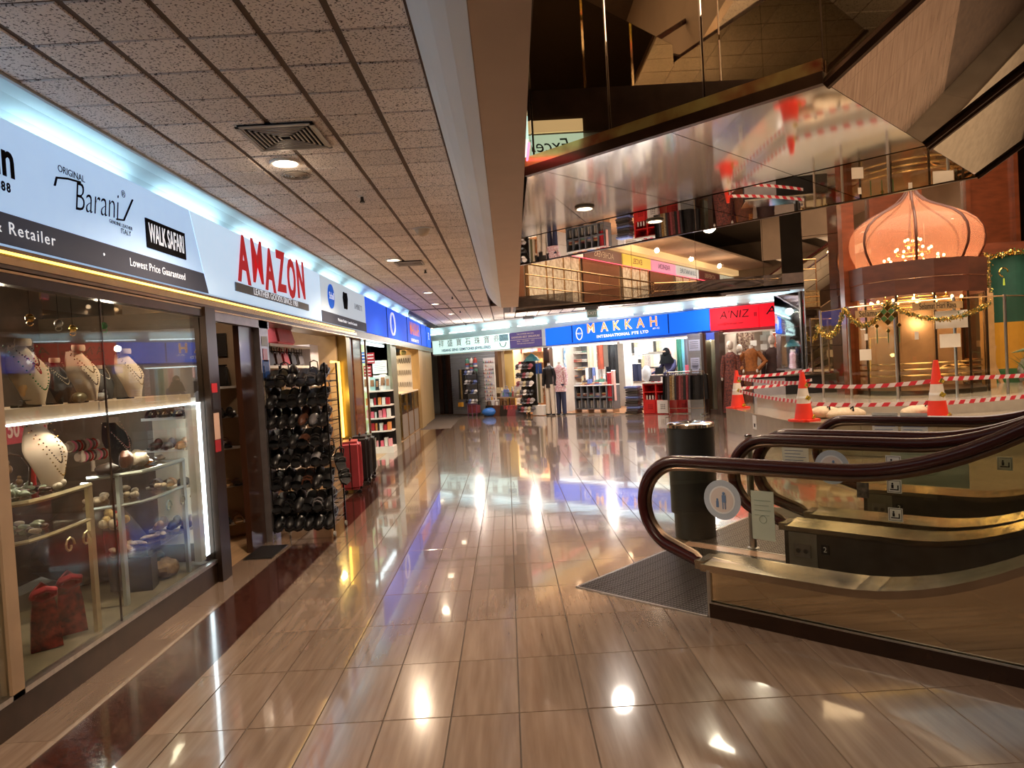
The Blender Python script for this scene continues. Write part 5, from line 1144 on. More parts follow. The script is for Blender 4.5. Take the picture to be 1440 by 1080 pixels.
# cones
orc = mat('cone_orange', (.74, .04, .018), .4, vary=.08); refl = mat('cone_band', (.68, .60, .50), .45, vary=.15)
def cone(p, label, rz=0, h=.72, top_or=True):
    o = thing('traffic_cone', label, 'cone', p, rz)
    mb = MB().b(-.18, .18, -.18, .18, 0, .03); bmesh.ops.bevel(mb.bm, geom=[e for e in mb.bm.edges if abs(e.verts[0].co.z-e.verts[1].co.z) > .01], offset=.05, segments=2, affect='EDGES'); mb.build('base', orc, o)
    R_ = lambda z: .135-(.135-.028)*(z-.03)/(h-.03)
    for z0, z1, m, nm in ((.03, .26, orc, 'lower_body'), (.26, .48, refl, 'reflective_band'), (.48, h, orc, 'tip')):
        MB().lathe([(R_(z0), z0), (R_(z1), z1)], seg=20).build(nm, m, o, True)
    MB().lathe([(R_(.335)+.003, .335), (R_(.365)+.003, .365)], seg=20).build('tape_band', white, o)
    for z, a in ((.52, -1.4), (.34, -1.7), (.06, -1.2)): MB().ob((R_(z)*1.1*math.cos(a), R_(z)*1.1*math.sin(a), z), (.07, .01, .06), a+1.5, .3, .5).build('tape_scrap', mat('hazard_scrap', (.08, .06, .01), .5, col2=(.7, .55, .03), nscale=45), o)
    return o
c1 = at_z(1038, 574, .45); c2 = at_z(1131, 592, .45); c3 = at_z(1319, 590, .45)
cone(c1, 'orange cone on the far left corner of the podium', .2); cone(c2, 'orange cone on the near left corner of the podium', .5); cone(c3, 'orange cone with two pale bands standing before the lift', .3, .80)
# barrier tape in red and white stripes
tw = mat('tape_white', (.80, .72, .70), .5, vary=.05); tr_ = mat('tape_red', (.62, .03, .05), .5, vary=.05)
def tape(a, b, label, d=.03, st=.16, w=.055):
    a, b = Vector(a), Vector(b); L_ = (b-a).length; o = thing('barrier_tape', label, 'tape', a); P_ = [p-a for p in sag(a, b, d, 20)]
    def at(t):
        x = max(0, min(1, t))*20; k = min(19, int(x)); return P_[k].lerp(P_[k+1], x-k)
    n_ = int(L_/st)
    dn = (b-a).normalized(); nn = Vector((-dn.y, dn.x, 0))*.002
    MB().slab([], nn) if False else None
    mb = MB()
    for k in range(20):
        p, q = P_[k], P_[k+1]; mb.slab([p, q, q+Vector((0, 0, w)), p+Vector((0, 0, w))], nn)
    mb.build('white_film', tw, o)
    for k in range(n_):
        t0, t1 = k/n_, (k+.5)/n_; sh = .45*.5/n_
        p, q = at(t0), at(t1); u, v = at(t1+sh)+Vector((0, 0, w)), at(t0+sh)+Vector((0, 0, w))
        mb = MB(); mb.slab([p-nn*1.0, q-nn*1.0, u-nn*1.0, v-nn*1.0], -nn*.6); mb.build('stripe', tr_, o)
Z = lambda v, z: Vector((v.x, v.y, z))
rgt = Vector((9.3, 10.3, 0))
tape(Z(c1, 1.0), Z(c2, .98), 'upper striped tape between the two left cones'); tape(Z(c1, .76), Z(c2, .70), 'lower striped tape between the two left cones')
tape(Z(c2, .95), Z(c3, .95), 'upper striped tape from the near left cone to the cone before the lift', .05); tape(Z(c2, .68), Z(c3, .66), 'lower striped tape from the near left cone to the cone before the lift', .03)
tape(Z(c3, .97), Z(rgt, .95), 'upper striped tape running right from the cone before the lift'); tape(Z(c3, .64), Z(rgt, .72), 'lower striped tape running right from the cone before the lift')
tape(Z(c1, 1.02), (6.0, 14.1, 1.06), 'upper striped tape leading back from the far left cone'); tape(Z(c1, .80), (6.0, 14.1, .86), 'lower striped tape leading back from the far left cone')
# sandbags
sbm = mat('sandbag', (.58, .44, .28), .8, vary=.2, nscale=20)
for k, (px, py, sx_, lb) in enumerate(((1160, 588, .22, 'small cream sandbag beside the near left cone'), (1190, 591, .30, 'plump cream sandbag right of the near left cone'), (1292, 588, .30, 'cream sandbag left of the cone before the lift'))):
    p = at_z(px, py, .45); mb = MB().ball((0, 0, .085), (sx_, .17, .10), 16, 9)
    for v in mb.bm.verts: v.co.z = max(0, v.co.z); v.co += Vector((0, 0, .008*math.sin(v.co.x*40)*math.cos(v.co.y*35)))
    o = mb.build('sandbag', sbm, None, True, p, .2*k); tag(o, lb, 'sandbag'); MB().tube([(0, -.10, .17), (.02, -.13, .20), (.01, -.15, .14)], .012, 6).build('tie', ink, o)
# banner backdrop, garlands, timber props and plants at the right edge
bk = thing('banner_backdrop', 'tall green, yellow and green cloth backdrop at the right edge', 'backdrop', (9.85, 14.5, .45), -.12)
bgm = mat('banner_green', (.012, .075, .045), .7, vary=.15); bym = mat('banner_yellow', (.62, .29, .02), .7, vary=.1)
for z0, z1, m in ((0, .42, mat('banner_green2', (.03, .14, .04), .7, vary=.2)), (.42, 1.36, bym), (1.36, 2.7, bgm)):
    MB().sheet(lambda u, v: (3.2*u, .03*math.sin(u*30), z0+(z1-z0)*v), 40, 1, .01).build('cloth_band', m, bk)
MB().b(-.06, 0, -.04, .04, 0, 2.75).build('pole', tanl, bk); MB().b(-.06, 3.2, -.04, .04, 2.70, 2.78).build('crossbar', redwood, bk)
garland('upright gold and green garland on the backdrop pole', [(9.72, 14.35, .6), (9.70, 14.35, 1.4), (9.72, 14.35, 2.3), (9.72, 14.35, 3.2)], 700, .06)
garland('tinsel garland along the top of the backdrop', [(9.8, 14.35, 3.12), (10.2, 14.3, 3.2), (10.9, 14.2, 3.14)], 300, .06, gold, green)
mo = thing('moon_ornament', 'gold moon ornament with a green tassel on the backdrop top', 'ornament', (10.0, 14.3, 2.80))
MB().tube([(.09*math.cos(a), 0, .09*math.sin(a)) for a in [k*.5 for k in range(10)]], .014, 6).build('ring', gold, mo); MB().cyl((0, 0, -.12), (0, 0, -.26), .012, .02).build('tassel', mat('lime_tassel', (.4, .55, .05), .6), mo)
tm = thing('timber_stand', 'crossed timber props with a top plank beside the lift', 'timber stand', (9.35, 13.9, .45))
wood = mat('raw_timber', (.62, .34, .16), .6, vary=.25, nscale=6, stretch=(4, 4, .4))
MB().slab([(.30, 0, 0), (.36, 0, 0), (-.02, 0, 1.0), (-.10, 0, 1.0)], (0, .05, 0)).build('leg', wood, tm); MB().slab([(-.05, .06, 0), (.02, .06, 0), (.22, .06, .9), (.15, .06, .9)], (0, .05, 0)).build('leg', wood, tm); MB().b(-.15, .02, 0, .1, .90, 1.02).build('block', wood, tm)
tag(MB().b(9.2, 9.62, 14.2, 14.3, 2.40, 2.50).build('top_plank', wood), 'short pale timber plank fixed above the lift screen corner', 'plank')
def grassy(label, p, n, h, m, spread=.35):
    o = thing('potted_grass', label, 'plant', p); MB().lathe([(.10, 0), (.14, .22), (.13, .24)]).build('pot', tanl, o, True); mb = MB()
    for k in range(n):
        a = random.uniform(0, 2*PI); r = random.uniform(.3, 1)*spread; hh = h*random.uniform(.6, 1)
        mb.tube([(0, 0, .2), (r*.4*math.cos(a), r*.4*math.sin(a), .2+hh*.6), (r*math.cos(a), r*math.sin(a), .2+hh*(.9 if k % 2 else .6))], [.008, .007, .001], 4)
    mb.build('blades', m, o, kind='stuff'); return o
grassy('spiky green plant at the foot of the backdrop', (9.45, 12.9, .45), 40, .75, leafg, .5); grassy('second spiky plant right of the timber stand', (10.1, 13.3, .45), 40, .95, mat('grass_pale', (.25, .30, .08), .5), .5)
tag(MB().ball((0, 0, .35), (.28, .2, .35), 14, 9).build('wrapped_bundle', mat('cellophane', (.55, .55, .50), .15, .3, vary=.6, nscale=12), None, True, (10.25, 13.95, .45)), 'shiny cellophane bundle behind the spiky plants', 'bundle')
pf = thing('potted_fern', 'small dark fern inside the glass screen by the brass rails', 'plant', (8.65, 11.6, .62))
MB().lathe([(.08, 0), (.10, .5)]).build('pot', bronze, pf); mb = MB()
for k in range(26):
    a = 2*PI*k/26; mb.tube([(0, 0, .5), (.2*math.cos(a), .2*math.sin(a), .68), (.38*math.cos(a), .38*math.sin(a), .62)], [.012, .014, .002], 4)
mb.build('fronds', leafg, pf, kind='stuff')
# ------------------------------------------------------------------ far row (local x along the row, local y inward)
def fu(px, py, off=0.0): return at_f(px, py, off)[0]
def fz(px, py, off=0.0): return at_f(px, py, off)[1]
def FT(name, label, cat, u, off=0.0, z=0.0, group=None, yaw=0.0): return thing(name, label, cat, FW(u, off, z), FR+yaw, group)
fs = None
class FMB(MB):
    def build(s, name, m, parent=None, smooth=False, loc=None, rz=None, kind=None):
        nm = {'back_panel': 'wall_far', 'shop_ceiling': 'ceiling_far_shops', 'soffit': 'trim_far_soffit', 'shop_floor': 'floor_far_shops', 'grey_column': 'wall_grey_column', 'white_column': 'wall_white_column', 'yellow_wall': 'wall_yellow', 'party_wall': 'wall_party', 'pier': 'wall_far_pier'}.get(name, ('wall_' if 'pillar' in name or 'bulk' in name or 'jamb' in name else 'trim_')+name)
        return put(nm, s.mesh(name, m), None, FA, FR, 'structure')
farwall = mat('far_wall', (.52, .46, .40), .6, vary=.08)
U = lambda px: fu(px, 560)
FMB().b(-3, 14, 2.9, 3.0, 0, 2.5).build('back_panel', farwall, fs)
FMB().b(-3, 14, .05, 3.0, 2.42, 2.46).build('shop_ceiling', mat('far_shop_ceiling', (.7, .68, .64), .6), fs)
FMB().b(-3, 14, .18, .24, 2.0, 3.02).build('bulkhead', covem, fs)
FMB().b(-3, 14, -.02, .2, 1.98, 2.02).build('soffit', mat('far_soffit', (.65, .60, .54), .5), fs)
FMB().b(-3, 14, -.46, -.44, 2.87, 2.91).build('cove_lip', white, fs)
cvp = [(-.45, 2.9), (-.44, 2.93), (-.3, 3.0), (-.1, 3.0), (.05, 2.93), (.15, 2.80), (.19, 2.6)]
mb = MB()
r0 = [mb.bm.verts.new((-3, y, z)) for y, z in cvp]; r1 = [mb.bm.verts.new((14, y, z)) for y, z in cvp]
for i in range(len(cvp)-1): mb.bm.faces.new([r0[i], r0[i+1], r1[i+1], r1[i]])
put('trim_cove_curve', mb.mesh('cove_curve', covem), None, FA, FR, 'structure')
FMB().b(-3, 14, -.03, 3, -.002, .003).build('shop_floor', mat('wood_floor', (.55, .26, .12), .25, vary=.2, stretch=(4, .3, 1)), fs)
FMB().b(U(776), U(980), -.04, -.0, .0, .02).build('threshold', steel, fs)
for px in (702, 772, 989, 1018): FMB().b(U(px)-.04, U(px)+.04, .0, 2.9, 0, 2.42).build('party_wall', farwall, fs)
FMB().b(U(1092)+1.4, U(1092)+1.5, .0, 2.9, 0, 2.42).build('party_wall', farwall, fs)
for i in range(9):
    u = -.4+1.45*i; o = FT('cove_tube', 'white tube lamp in the cove above the far shop signs', 'lamp', u, -.10, 2.70, 'tube lamps along the far cove')
    put('tube', tb, o, rz=PI/2); put('batten', hb, o, rz=PI/2)
    L_ = lamp('cove_light', 'AREA', FW(u, -.06, 2.72), 1.4, (.66, .92, 1), 1.1, .05, (PI, 0, FR))
# signs
def fsign(label, u0, u1, b0, t0, b1, t1, m, off=.08):
    s = FT('shop_sign', label, 'sign', u0, 0, 0); MB().xz([(0, b0), (u1-u0, b1), (u1-u0, t1), (0, t0)], -off, .0).build('panel', m, s); return s
s1 = fsign('pale lit sign with Chinese characters and HSIANG SENG in blue letters', -.16, 3.18, 2.03, 2.47, 2.03, 2.51, emis('sign_mint', (.62, .86, .80), .95, vary=.05))
for k, ch in enumerate('祥盛寶石珠寶商'): text('character', ch, .25 if k != 5 else .25, mat('char_brown', (.13, .05, .03), .5), s1, .42+.40*k, 2.345, y=-.083, fat=0)
text('lettering', 'HSIANG SENG GEMSTONES JEWELLERIES', .118, mat('letter_navy', (.02, .05, .22), .5), s1, 1.50, 2.125, y=-.083, sx=1.0, fat=.003)
MB().b(2.95, 3.30, -.09, -.08, 2.28, 2.48).build('small_picture', mat('pic_cyan', (.2, .42, .50), .5, vary=.4, nscale=20), s1); MB().tube([(2.96, -.1, 2.24), (3.0, -.1, 2.13), (3.1, -.1, 2.09), (3.18, -.1, 2.13), (3.22, -.1, 2.24)], .012, 5).build('necklace_emblem', ink, s1)
s1b = fsign('maroon sign end panel at the corner left of the pale sign', -.62, -.17, 1.98, 2.44, 1.98, 2.44, mat('maroon', (.11, .015, .02), .4, vary=.1))
s2 = fsign('dark violet sign with fine gilt lettering beside the blue sign', 3.19, 4.42, 2.03, 2.50, 2.04, 2.52, emis('sign_violet', (.055, .04, .12), .9))
lg = mat('letter_gilt', (.62, .50, .36), .5)
for t_, z_, s_ in (('THE HAWKER MINI DELI', 2.44, .06), ('UNIVERSES BEST SINGAPURE', 2.35, .085), ('BATIK  •  SOUVENIRS  •  GIFTS', 2.22, .05), ('PERFUMES AND HANDICRAFT', 2.15, .05)): text('lettering', t_, s_, lg, s2, .62, z_, y=-.083)
MB().b(0, 1.24, -.09, -.08, 2.27, 2.28).build('rule', lg, s2)
s3 = fsign('long blue lit sign with orange letters MAKKAH on the far row', 4.56, 9.66, 2.03, 2.53, 2.10, 2.645, emis('sign_blue_far', (.006, .10, .70), 1.05))
sl = -math.atan2(.09, 5.1)
MB().b(-.14, -.0, -.07, 0, 2.03, 2.53).build('end_panel', mat('sign_grey_end', (.45, .5, .55), .4), s3)
for u in (.95, 3.98): MB().b(u-.012, u+.012, -.088, -.08, 2.05+.014*u, 2.53+.02*u).build('panel_joint', ink, s3)
oj = emis('letter_tan', (.72, .30, .10), .6); jo = emis('letter_rim', (.85, .70, .55), .7)
for k, ch in enumerate('MAKKAH'):
    x = (1.60, 2.04, 2.42, 2.79, 3.17, 3.56)[k]; wd = .98 if ch == 'M' else .92; text('letter', ch, .36, jo, s3, x, 2.385+.016*x, y=-.092, fat=.010, ext=.004, rot=sl, sx=wd); text('letter_face', ch, .36, oj, s3, x, 2.385+.016*x, y=-.102, fat=.0, ext=.004, rot=sl, sx=wd)
text('lettering', 'INTERNATIONAL PTE LTD', .105, wl, s3, 2.58, 2.185, y=-.083, sx=1.16, rot=sl, fat=.004, space=1.15)
text('lettering', '#01-02', .07, wl, s3, 3.62, 2.27, y=-.083, rot=sl)
MB().tube([(1.20+.10*math.cos(t), -.09, 2.30+.17*math.sin(t)) for t in [2*PI*k/24 for k in range(24)]], .014, 5, True).build('oval_logo', wl, s3); text('lettering', 'MKH', .08, wl, s3, 1.20, 2.30, y=-.083)
s4 = fsign("red lit sign with black lettering A'NIZ on the far row", 9.68, 10.90, 2.09, 2.635, 2.09, 2.64, sgr)
text('lettering', "A'NIZ", .27, ink, s4, .62, 2.44, y=-.083, sx=1.08, shear=.15, fat=-.002); text('lettering', 'II', .14, ink, s4, 1.15, 2.40, y=-.083)
text('lettering', 'a.niz@hotmail.com', .085, ink, s4, .52, 2.23, y=-.083)
s5 = fsign("red lit sign panel with A and TEL partly hidden by the mirror partition", 10.93, 12.2, 2.09, 2.64, 2.09, 2.64, sgr)
text('lettering', "A'NIZ", .27, ink, s5, .62, 2.46, y=-.083, sx=1.35, shear=.15); text('lettering', 'a.niz', .07, ink, s5, .42, 2.3, y=-.083); text('lettering', 'TEL', .11, ink, s5, .42, 2.19, y=-.083)
# hanging exit signs
for px, py, w, h, lb in ((832, 430, .26, .2, 'dark hanging exit sign nearer the blue sign'), (743, 444, .24, .2, 'small hanging sign box before the violet sign')):
    p = at_z(px, py, 2.9); o = thing('exit_sign', lb, 'sign', p, FR*.5)
    MB().b(-w/2-.03, w/2+.03, -.05, .05, -.09, 0).build('housing', darksteel, o); MB().b(-w/2, w/2, -.012, .012, -.09-h, -.09).build('plate', mat('exit_plate', (.20, .30, .27), .3, vary=.2) if w > .25 else mat('grey_plate2', (.45, .45, .52), .4), o)
    if w > .25: text('lettering', 'EXIT', .12, paper, o, 0, -.19, y=-.016)
# shutters
slm = mat('shutter_slat', (.50, .50, .50), .45, .3, vary=.08)
for nm, a, c in (('shutter beside the corner of the left row', 598, 608), ('big closed grey roller shutter under the Chinese sign', 636, 700)):
    u0, u1 = U(a), U(c); o = FT('roller_shutter', 'grey roller '+nm if a == 598 else nm, 'shutter', u0, -.02)
    for i in range(26): MB().ob(((u1-u0)/2, 0, .04+.0765*i), (u1-u0, .02, .070), rx=-.22).build('slat', slm, o)
    MB().b(0, u1-u0, -.01, .02, 0, .03).build('bottom_bar', steel, o)
for a, c, m, y in ((608.5, 618, steel, 0), (618.5, 624, darkwood, -.02), (625, 629, darksteel, .0), (630, 635, darkwood, -.02), (700, 704, mat('door_brown', (.16, .09, .05), .4), -.03), (768.5, 776.5, darkwood, -.04)):
    FMB().b(U(a), U(c), y, .15, 0, 1.98).build('pier', m, fs)
pillr = mat('pillar_steel', (.42, .41, .44), .22, .6, vary=.15, nscale=2)
FMB().b(U(979), U(997), -.35, .3, 0, 2.04).build('steel_pillar', pillr, fs)
for z in [.14*k for k in range(1, 15)]: FMB().b(U(979)-.002, U(997)+.002, -.353, -.2, z, z+.004).build('pillar_joint', darksteel, fs)
FMB().b(U(997), U(1000.5), -.2, .1, 0, 2.04).build('dark_jamb', darkwood, fs); FMB().b(U(1014.5), U(1021), -.25, .1, 0, 2.04).build('dark_jamb', darkwood, fs)
FMB().b(U(1000), U(1015), -.12, -.08, 0, .12).build('door_rail', darkwood, fs); FMB().b(U(1000.5), U(1014.5), -.10, -.09, .12, 2.0).build('door_pane', pane, fs)
FMB().b(U(1000), U(1015), -.14, -.1, 1.86, 2.04).build('blue_lintel', mat('lintel_blue', (.05, .09, .45), .4, emit=.3), fs)
FMB().b(U(1066), U(1077), .5, .7, 0, 2.4).build('grey_column', mat('col_grey', (.45, .43, .40), .5), fs)
for k, (z, w) in enumerate(((1.75, .30), (1.30, .24), (1.12, .18))):
    o = FT('pillar_notice', ['large bluish notice high', 'narrow notice halfway up', 'small printed card'][k]+' on the steel pillar', 'notice', U(986)+.05, .36, z); MB().b(-w/2, w/2, 0, .004, -.14, .14).build('sheet', mat('notice_blue', (.45, .50, .72), .6, vary=.1), o)
    for i in range(4): MB().b(-w*.4, w*.35, -.003, 0, .08-.05*i, .09-.05*i).build('printed_line', ink, o)
# lights in the shops
lamp('shop_light', 'AREA', FW(U(738), -1.2, 2.38), 110, (1, .80, .55), 2.0, 1.6, (0, 0, FR))
lamp('shop_light', 'AREA', FW(U(830), -1.2, 2.38), 62, (1, .96, .90), 2.4, 1.6, (0, 0, FR))
lamp('shop_light', 'AREA', FW(U(925), -1.2, 2.38), 60, (1, .96, .90), 2.6, 1.6, (0, 0, FR))
lamp('shop_light', 'AREA', FW(U(1060), -.9, 2.38), 40, (1, .86, .72), 2.0, 1.0, (0, 0, FR))
lamp('shop_light', 'POINT', FW(U(1007), -.8, 1.9), 14, (1, .8, .5), .05)
for a, c, lb in ((778, 868, 'left'), (874, 972, 'right')):
    o = FT('shop_tube', 'long bright tube under the blue sign, %s one' % lb, 'lamp', U(a), -.10, 1.95); w = U(c)-U(a)
    MB().b(0, w, -.02, .02, 0, .035).build('tube', tube_w, o); MB().b(0, w, -.03, .03, .035, .05).build('batten', white, o)
lamp('shop_light', 'AREA', FW(U(870), .05, 1.94), 45, (.9, .97, 1), 4.6, .05, (.5, 0, FR))
rnd = random.Random(3)
PAL = [mat('goods_%d' % i, c, .55, vary=.3, nscale=30) for i, c in enumerate([(.75, .7, .6), (.5, .08, .06), (.7, .42, .18), (.08, .07, .08), (.65, .25, .15), (.82, .75, .68), (.12, .3, .22), (.6, .5, .3), (.25, .05, .06), (.15, .2, .45), (.72, .45, .40), (.4, .36, .34)])]
gm = {}
def gmesh(k, m):
    key = (k, m.name)
    if key not in gm:
        mb = MB()
        if k == 'box': mb.b(-.07, .07, -.05, .05, 0, .14)
        elif k == 'jar': mb.lathe([(.04, 0), (.055, .03), (.05, .11), (.025, .13), (.025, .16)], seg=10)
        elif k == 'bag': mb._hex([(-.11, -.05, 0), (.11, -.05, 0), (.11, .05, 0), (-.11, .05, 0), (-.08, -.02, .2), (.08, -.02, .2), (.08, .02, .2), (-.08, .02, .2)]); mb.tube([(-.05, 0, .19), (-.04, 0, .28), (.04, 0, .28), (.05, 0, .19)], .007, 5)
        elif k == 'doll': mb.lathe([(.05, 0), (.045, .08), (.02, .13)], seg=10); mb.ball((0, 0, .15), .032, 8, 6)
        elif k == 'plate': mb.lathe([(.02, 0), (.08, .01), (.085, .02)], seg=14)
        elif k == 'frame': mb.b(-.09, .09, -.01, .01, 0, .22)
        elif k == 'fold': mb.b(-.14, .14, -.1, .1, 0, .035)
        elif k == 'roll': mb.cyl((0, 0, 0), (0, 0, .24), .035, seg=10)
        elif k == 'cap':
            for q in (0,): mb.lathe([(.088, 0), (.085, .04), (.06, .085), (.02, .10), (.001, .102)], seg=12)
            mb.sheet(lambda u, v: ((u-.5)*.15, -.075-.075*v*(1-(2*u-1)**2*.5), .005-.01*v), 6, 3, .006, (0, 0, 1))
        elif k == 'scarf': mb.sheet(lambda u, v: ((u-.5)*.17+.01*math.sin(v*9), .012*math.sin(u*14), .40*(1-v)), 8, 3, .01)
        elif k == 'charm': mb.tube([(0, 0, .07), (0, 0, .035)], .004, 4); mb.ball((0, 0, .02), (.02, .008, .022), 8, 5)
        gm[key] = mb.mesh(k, m, k in ('jar', 'doll', 'cap', 'roll', 'scarf', 'charm'))
    return gm[key]
def good(name, k, m, label, cat, group, u, off, z, yaw=0, s=1, tilt=0):
    o = put(name, gmesh(k, m), None, FW(u, off, z), (tilt, 0, FR+yaw)); o.scale = (s,)*3; return tag(o, label, cat, group)
# ---- hat rack, robe and cart before the shutter
hr = FT('hat_rack', 'black wire stand stacked with caps in front of the closed shutter', 'rack', fu(666, 575, .5), .5)
for x in (-.22, .22): MB().cyl((x, 0, 0), (x, 0, 1.65), .012, seg=6).build('post', wirem, hr)
for z in (.45, .75, 1.05, 1.35): MB().b(-.24, .24, -.12, .1, z-.01, z).build('tray', wirem, hr)
for r_ in range(4):
    for k in range(4):
        c = [darksteel, mat('goods_11', (.4, .36, .34)), white, mat('goods_9', (.1, .2, .4))][(k*3+r_) % 4]
        good('cap', 'cap', c, '%s cap %s on the %s tray of the hat rack before the shutter' % (['dark', 'grey', 'white', 'navy'][(k*3+r_) % 4], ORD[k], ['lowest', 'second', 'third', 'top'][r_]), 'cap', 'caps on the rack before the shutter', fu(666, 575, .5)-.18+.12*k, .55, .45+.3*r_, 0, .75, .5)
for k, (x, cs) in enumerate(((-.16, (2, 0)), (.02, (3, 2)), (.18, (6, 8)))):
    for i in range(5): good('hat_stack_hat', 'jar', PAL[[3, 5, 9, 1, 6][(i+k*2) % 5]], 'brimless cap %s from below in the %s stack crowning the hat rack' % (ORD[i], ['left', 'middle', 'right'][k]), 'cap', 'stacked caps crowning the hat rack', fu(666, 575, .5)+x, .5, 1.38+.06*i, 0, 1.25)
rb = FT('hanging_robe', 'long black robe with gold trim hanging left of the hat rack', 'robe', fu(653, 570, .55), .6, .52)
MB().sheet(lambda u, v: ((u-.5)*(.24+.10*v), .05*math.sin(u*PI)+.02*math.sin(u*20), .95*(1-v)), 12, 6, .02).build('cloth', blackm, rb, True)
MB().sheet(lambda u, v: ((u-.5)*.07-.01, -.03, .95*(1-v)), 3, 6, .01).build('trim', mat('robe_trim', (.35, .25, .10), .5, vary=.5, nscale=40), rb); MB().cyl((0, 0, .93), (0, 0, 1.05), .01, seg=5).build('hanger', steel, rb)
ct = FT('folding_cart', 'small purple-red folding cart with a bag before the shutter', 'cart', fu(664, 578, .75), .75)
for x in (-.18, 0, .18): MB().cyl((x, 0, 0), (x, 0, .38), .012, seg=6).build('tube', mat('cart_violet', (.18, .06, .13), .4), ct)
MB().b(-.17, .17, .02, .2, .10, .34).build('bag', mat('goods_8', (.2, .04, .06)), ct); MB().b(-.2, .2, -.01, .01, .37, .39).build('top_tube', mat('cart_violet', (.18, .06, .13)), ct)
good('yellow_pouch', 'box', bym, 'small yellow pouch hanging beside the folding cart', 'pouch', None, fu(652, 572, .6), .72, .30)
# ---- souvenir board
sv = FT('souvenir_board', 'tall white board hung with small souvenirs right of the shutter', 'display board', fu(692, 570, .35), .4)
MB().b(-.22, .22, 0, .03, .42, 1.78).build('board', white, sv); MB().b(-.2, .2, .0, .03, 0, .42).build('leg_panel', steel, sv)
for r_ in range(11):
    for k in range(6):
        if rnd.random() < .9: good('souvenir', 'charm', PAL[rnd.randrange(12)], 'small charm pinned to the white souvenir board, %s in the %s' % (ORD[k], ['bottom row', 'second row', 'third row', 'fourth row', 'fifth row', 'middle row', 'seventh row', 'eighth row', 'ninth row', 'tenth row', 'top row'][r_]), 'souvenir', 'souvenirs on the white board', fu(692, 570, .35)-.18+.072*k, .43, .48+.115*r_, 0, 1.25)
tag(MB().ball((0, 0, .13), (.26, .16, .13), 12, 8).build('blue_bag', mat('blue_plastic', (.03, .16, .55), .35), None, True, FW(fu(692, 575, .6), .7, 0)), 'bright blue plastic bag on the floor under the souvenir board', 'bag')
good('white_carton', 'box', white, 'white carton on the blue bag pile', 'box', None, fu(692, 572, .6), .45, .26, 0, 1.6); good('yellow_duck', 'doll', bym, 'yellow toy perched beside the white carton', 'toy', None, fu(688, 572, .6), .45, .43, 0, .8)
# ---- warm souvenir shop
FMB().b(U(704), U(716), .3, .34, 0, 2.4).build('yellow_wall', mat('yellow_wall', (.78, .58, .22), .6), fs)
un, uw = U(706), U(768)
sh = FT('souvenir_shelf', 'warm lit wall shelving crowded with souvenirs', 'shelf', fu(714, 540, -1.3), -1.3)
W_ = fu(770, 540, -1.3)-fu(714, 540, -1.3)
for z in (.5, .85, 1.2, 1.55, 1.9): MB().b(0, W_, 0, .35, z-.02, z).build('shelf_board', tanw, sh)
MB().b(0, W_, .35, .38, 0, 2.3).build('back_board', mat('warm_back', (.80, .52, .34), .6, vary=.3, nscale=8), sh)
gl_ = ['lowest', 'second', 'third', 'fourth', 'top']
for r_, z in enumerate((.5, .85, 1.2, 1.55, 1.9)):
    for k in range(11):
        kd = ['doll', 'jar', 'box', 'plate', 'frame', 'bag'][rnd.randrange(6)]
        good('souvenir', kd, PAL[rnd.randrange(12)], 'small colourful souvenir, %s from the left on the %s board of the warm shelving' % (ORD[k], gl_[r_]), 'souvenir', 'souvenirs on the warm shelving', fu(714, 540, -1.3)+.08+k*(W_-.12)/11, -1.22, z, rnd.uniform(-.5, .5), rnd.uniform(.8, 1.25))
tbu = FT('goods_table', 'low table heaped with bags and trinkets at the souvenir shop front', 'table', U(719), .15)
MB().b(-.25, .95, -.25, .35, .52, .56).build('top', tanw, tbu)
for x in (-.2, .9):
    for y in (-.2, .3): MB().cyl((x, y, 0), (x, y, .52), .02, seg=6).build('leg', wirem, tbu)
for k in range(26):
    good('trinket', ['box', 'doll', 'jar', 'bag', 'plate'][k % 5], PAL[rnd.randrange(12)], 'bag or trinket, %s in the %s row on the low souvenir table' % (ORD[k % 13], 'front' if k < 13 else 'back'), 'trinket', 'goods on the low souvenir table', U(719)-.2+.088*(k % 13), .30 if k < 13 else .0, .56+(.12 if k % 4 == 0 else 0), rnd.uniform(-.6, .6), rnd.uniform(.8, 1.2))
for k in range(5):
    o = good('shoulder_bag', 'bag', [blackm, brownl, blackm, PAL[8], PAL[3]][k], ['first', 'second', 'third', 'fourth', 'fifth'][k]+' dark patterned bag standing on the floor before the souvenir table, counted from the shutter', 'bag', None, U(706)+.30*k, .62, 0, 0, 1.6)
for k in range(6): good('red_umbrella', 'roll', PAL[1 if k % 2 else 8], 'rolled red or maroon item before the cap rack, %s from the left' % ORD[k], 'umbrella', 'rolled red items before the cap rack', U(728)+.09*k, .6, 0, 0, 1.3, .15)
# ---- dark cap rack at the shop front
cr_ = FT('cap_rack', 'tall dark rotating rack full of caps and beanies', 'rack', fu(746, 575, .5), .55)
MB().cyl((0, 0, 0), (0, 0, 1.65), .02).build('pole', wirem, cr_)
for z in (.2, .45, .7, .95, 1.2, 1.45): MB().tube([(.28*math.cos(a), .2*math.sin(a), z) for a in [k*PI/6 for k in range(12)]], .008, 5, True).build('ring', wirem, cr_)
MB().b(-.27, .27, .02, .06, .1, 1.6).build('mesh_panel', blackm, cr_)
for r_, z in enumerate((.2, .45, .7, .95, 1.2, 1.45)):
    for k in range(5):
        good('cap', 'cap', [blackm, PAL[3], PAL[8], PAL[5], PAL[11], blackm, PAL[7]][(k*2+r_*3) % 7], 'cap %s from the left on the %s ring of the tall dark cap rack' % (ORD[k], ['lowest', 'second', 'third', 'fourth', 'fifth', 'highest'][r_]), 'cap', 'caps on the tall dark rack', fu(746, 575, .5)-.24+.12*k, .68, z, 0, .85, .7)
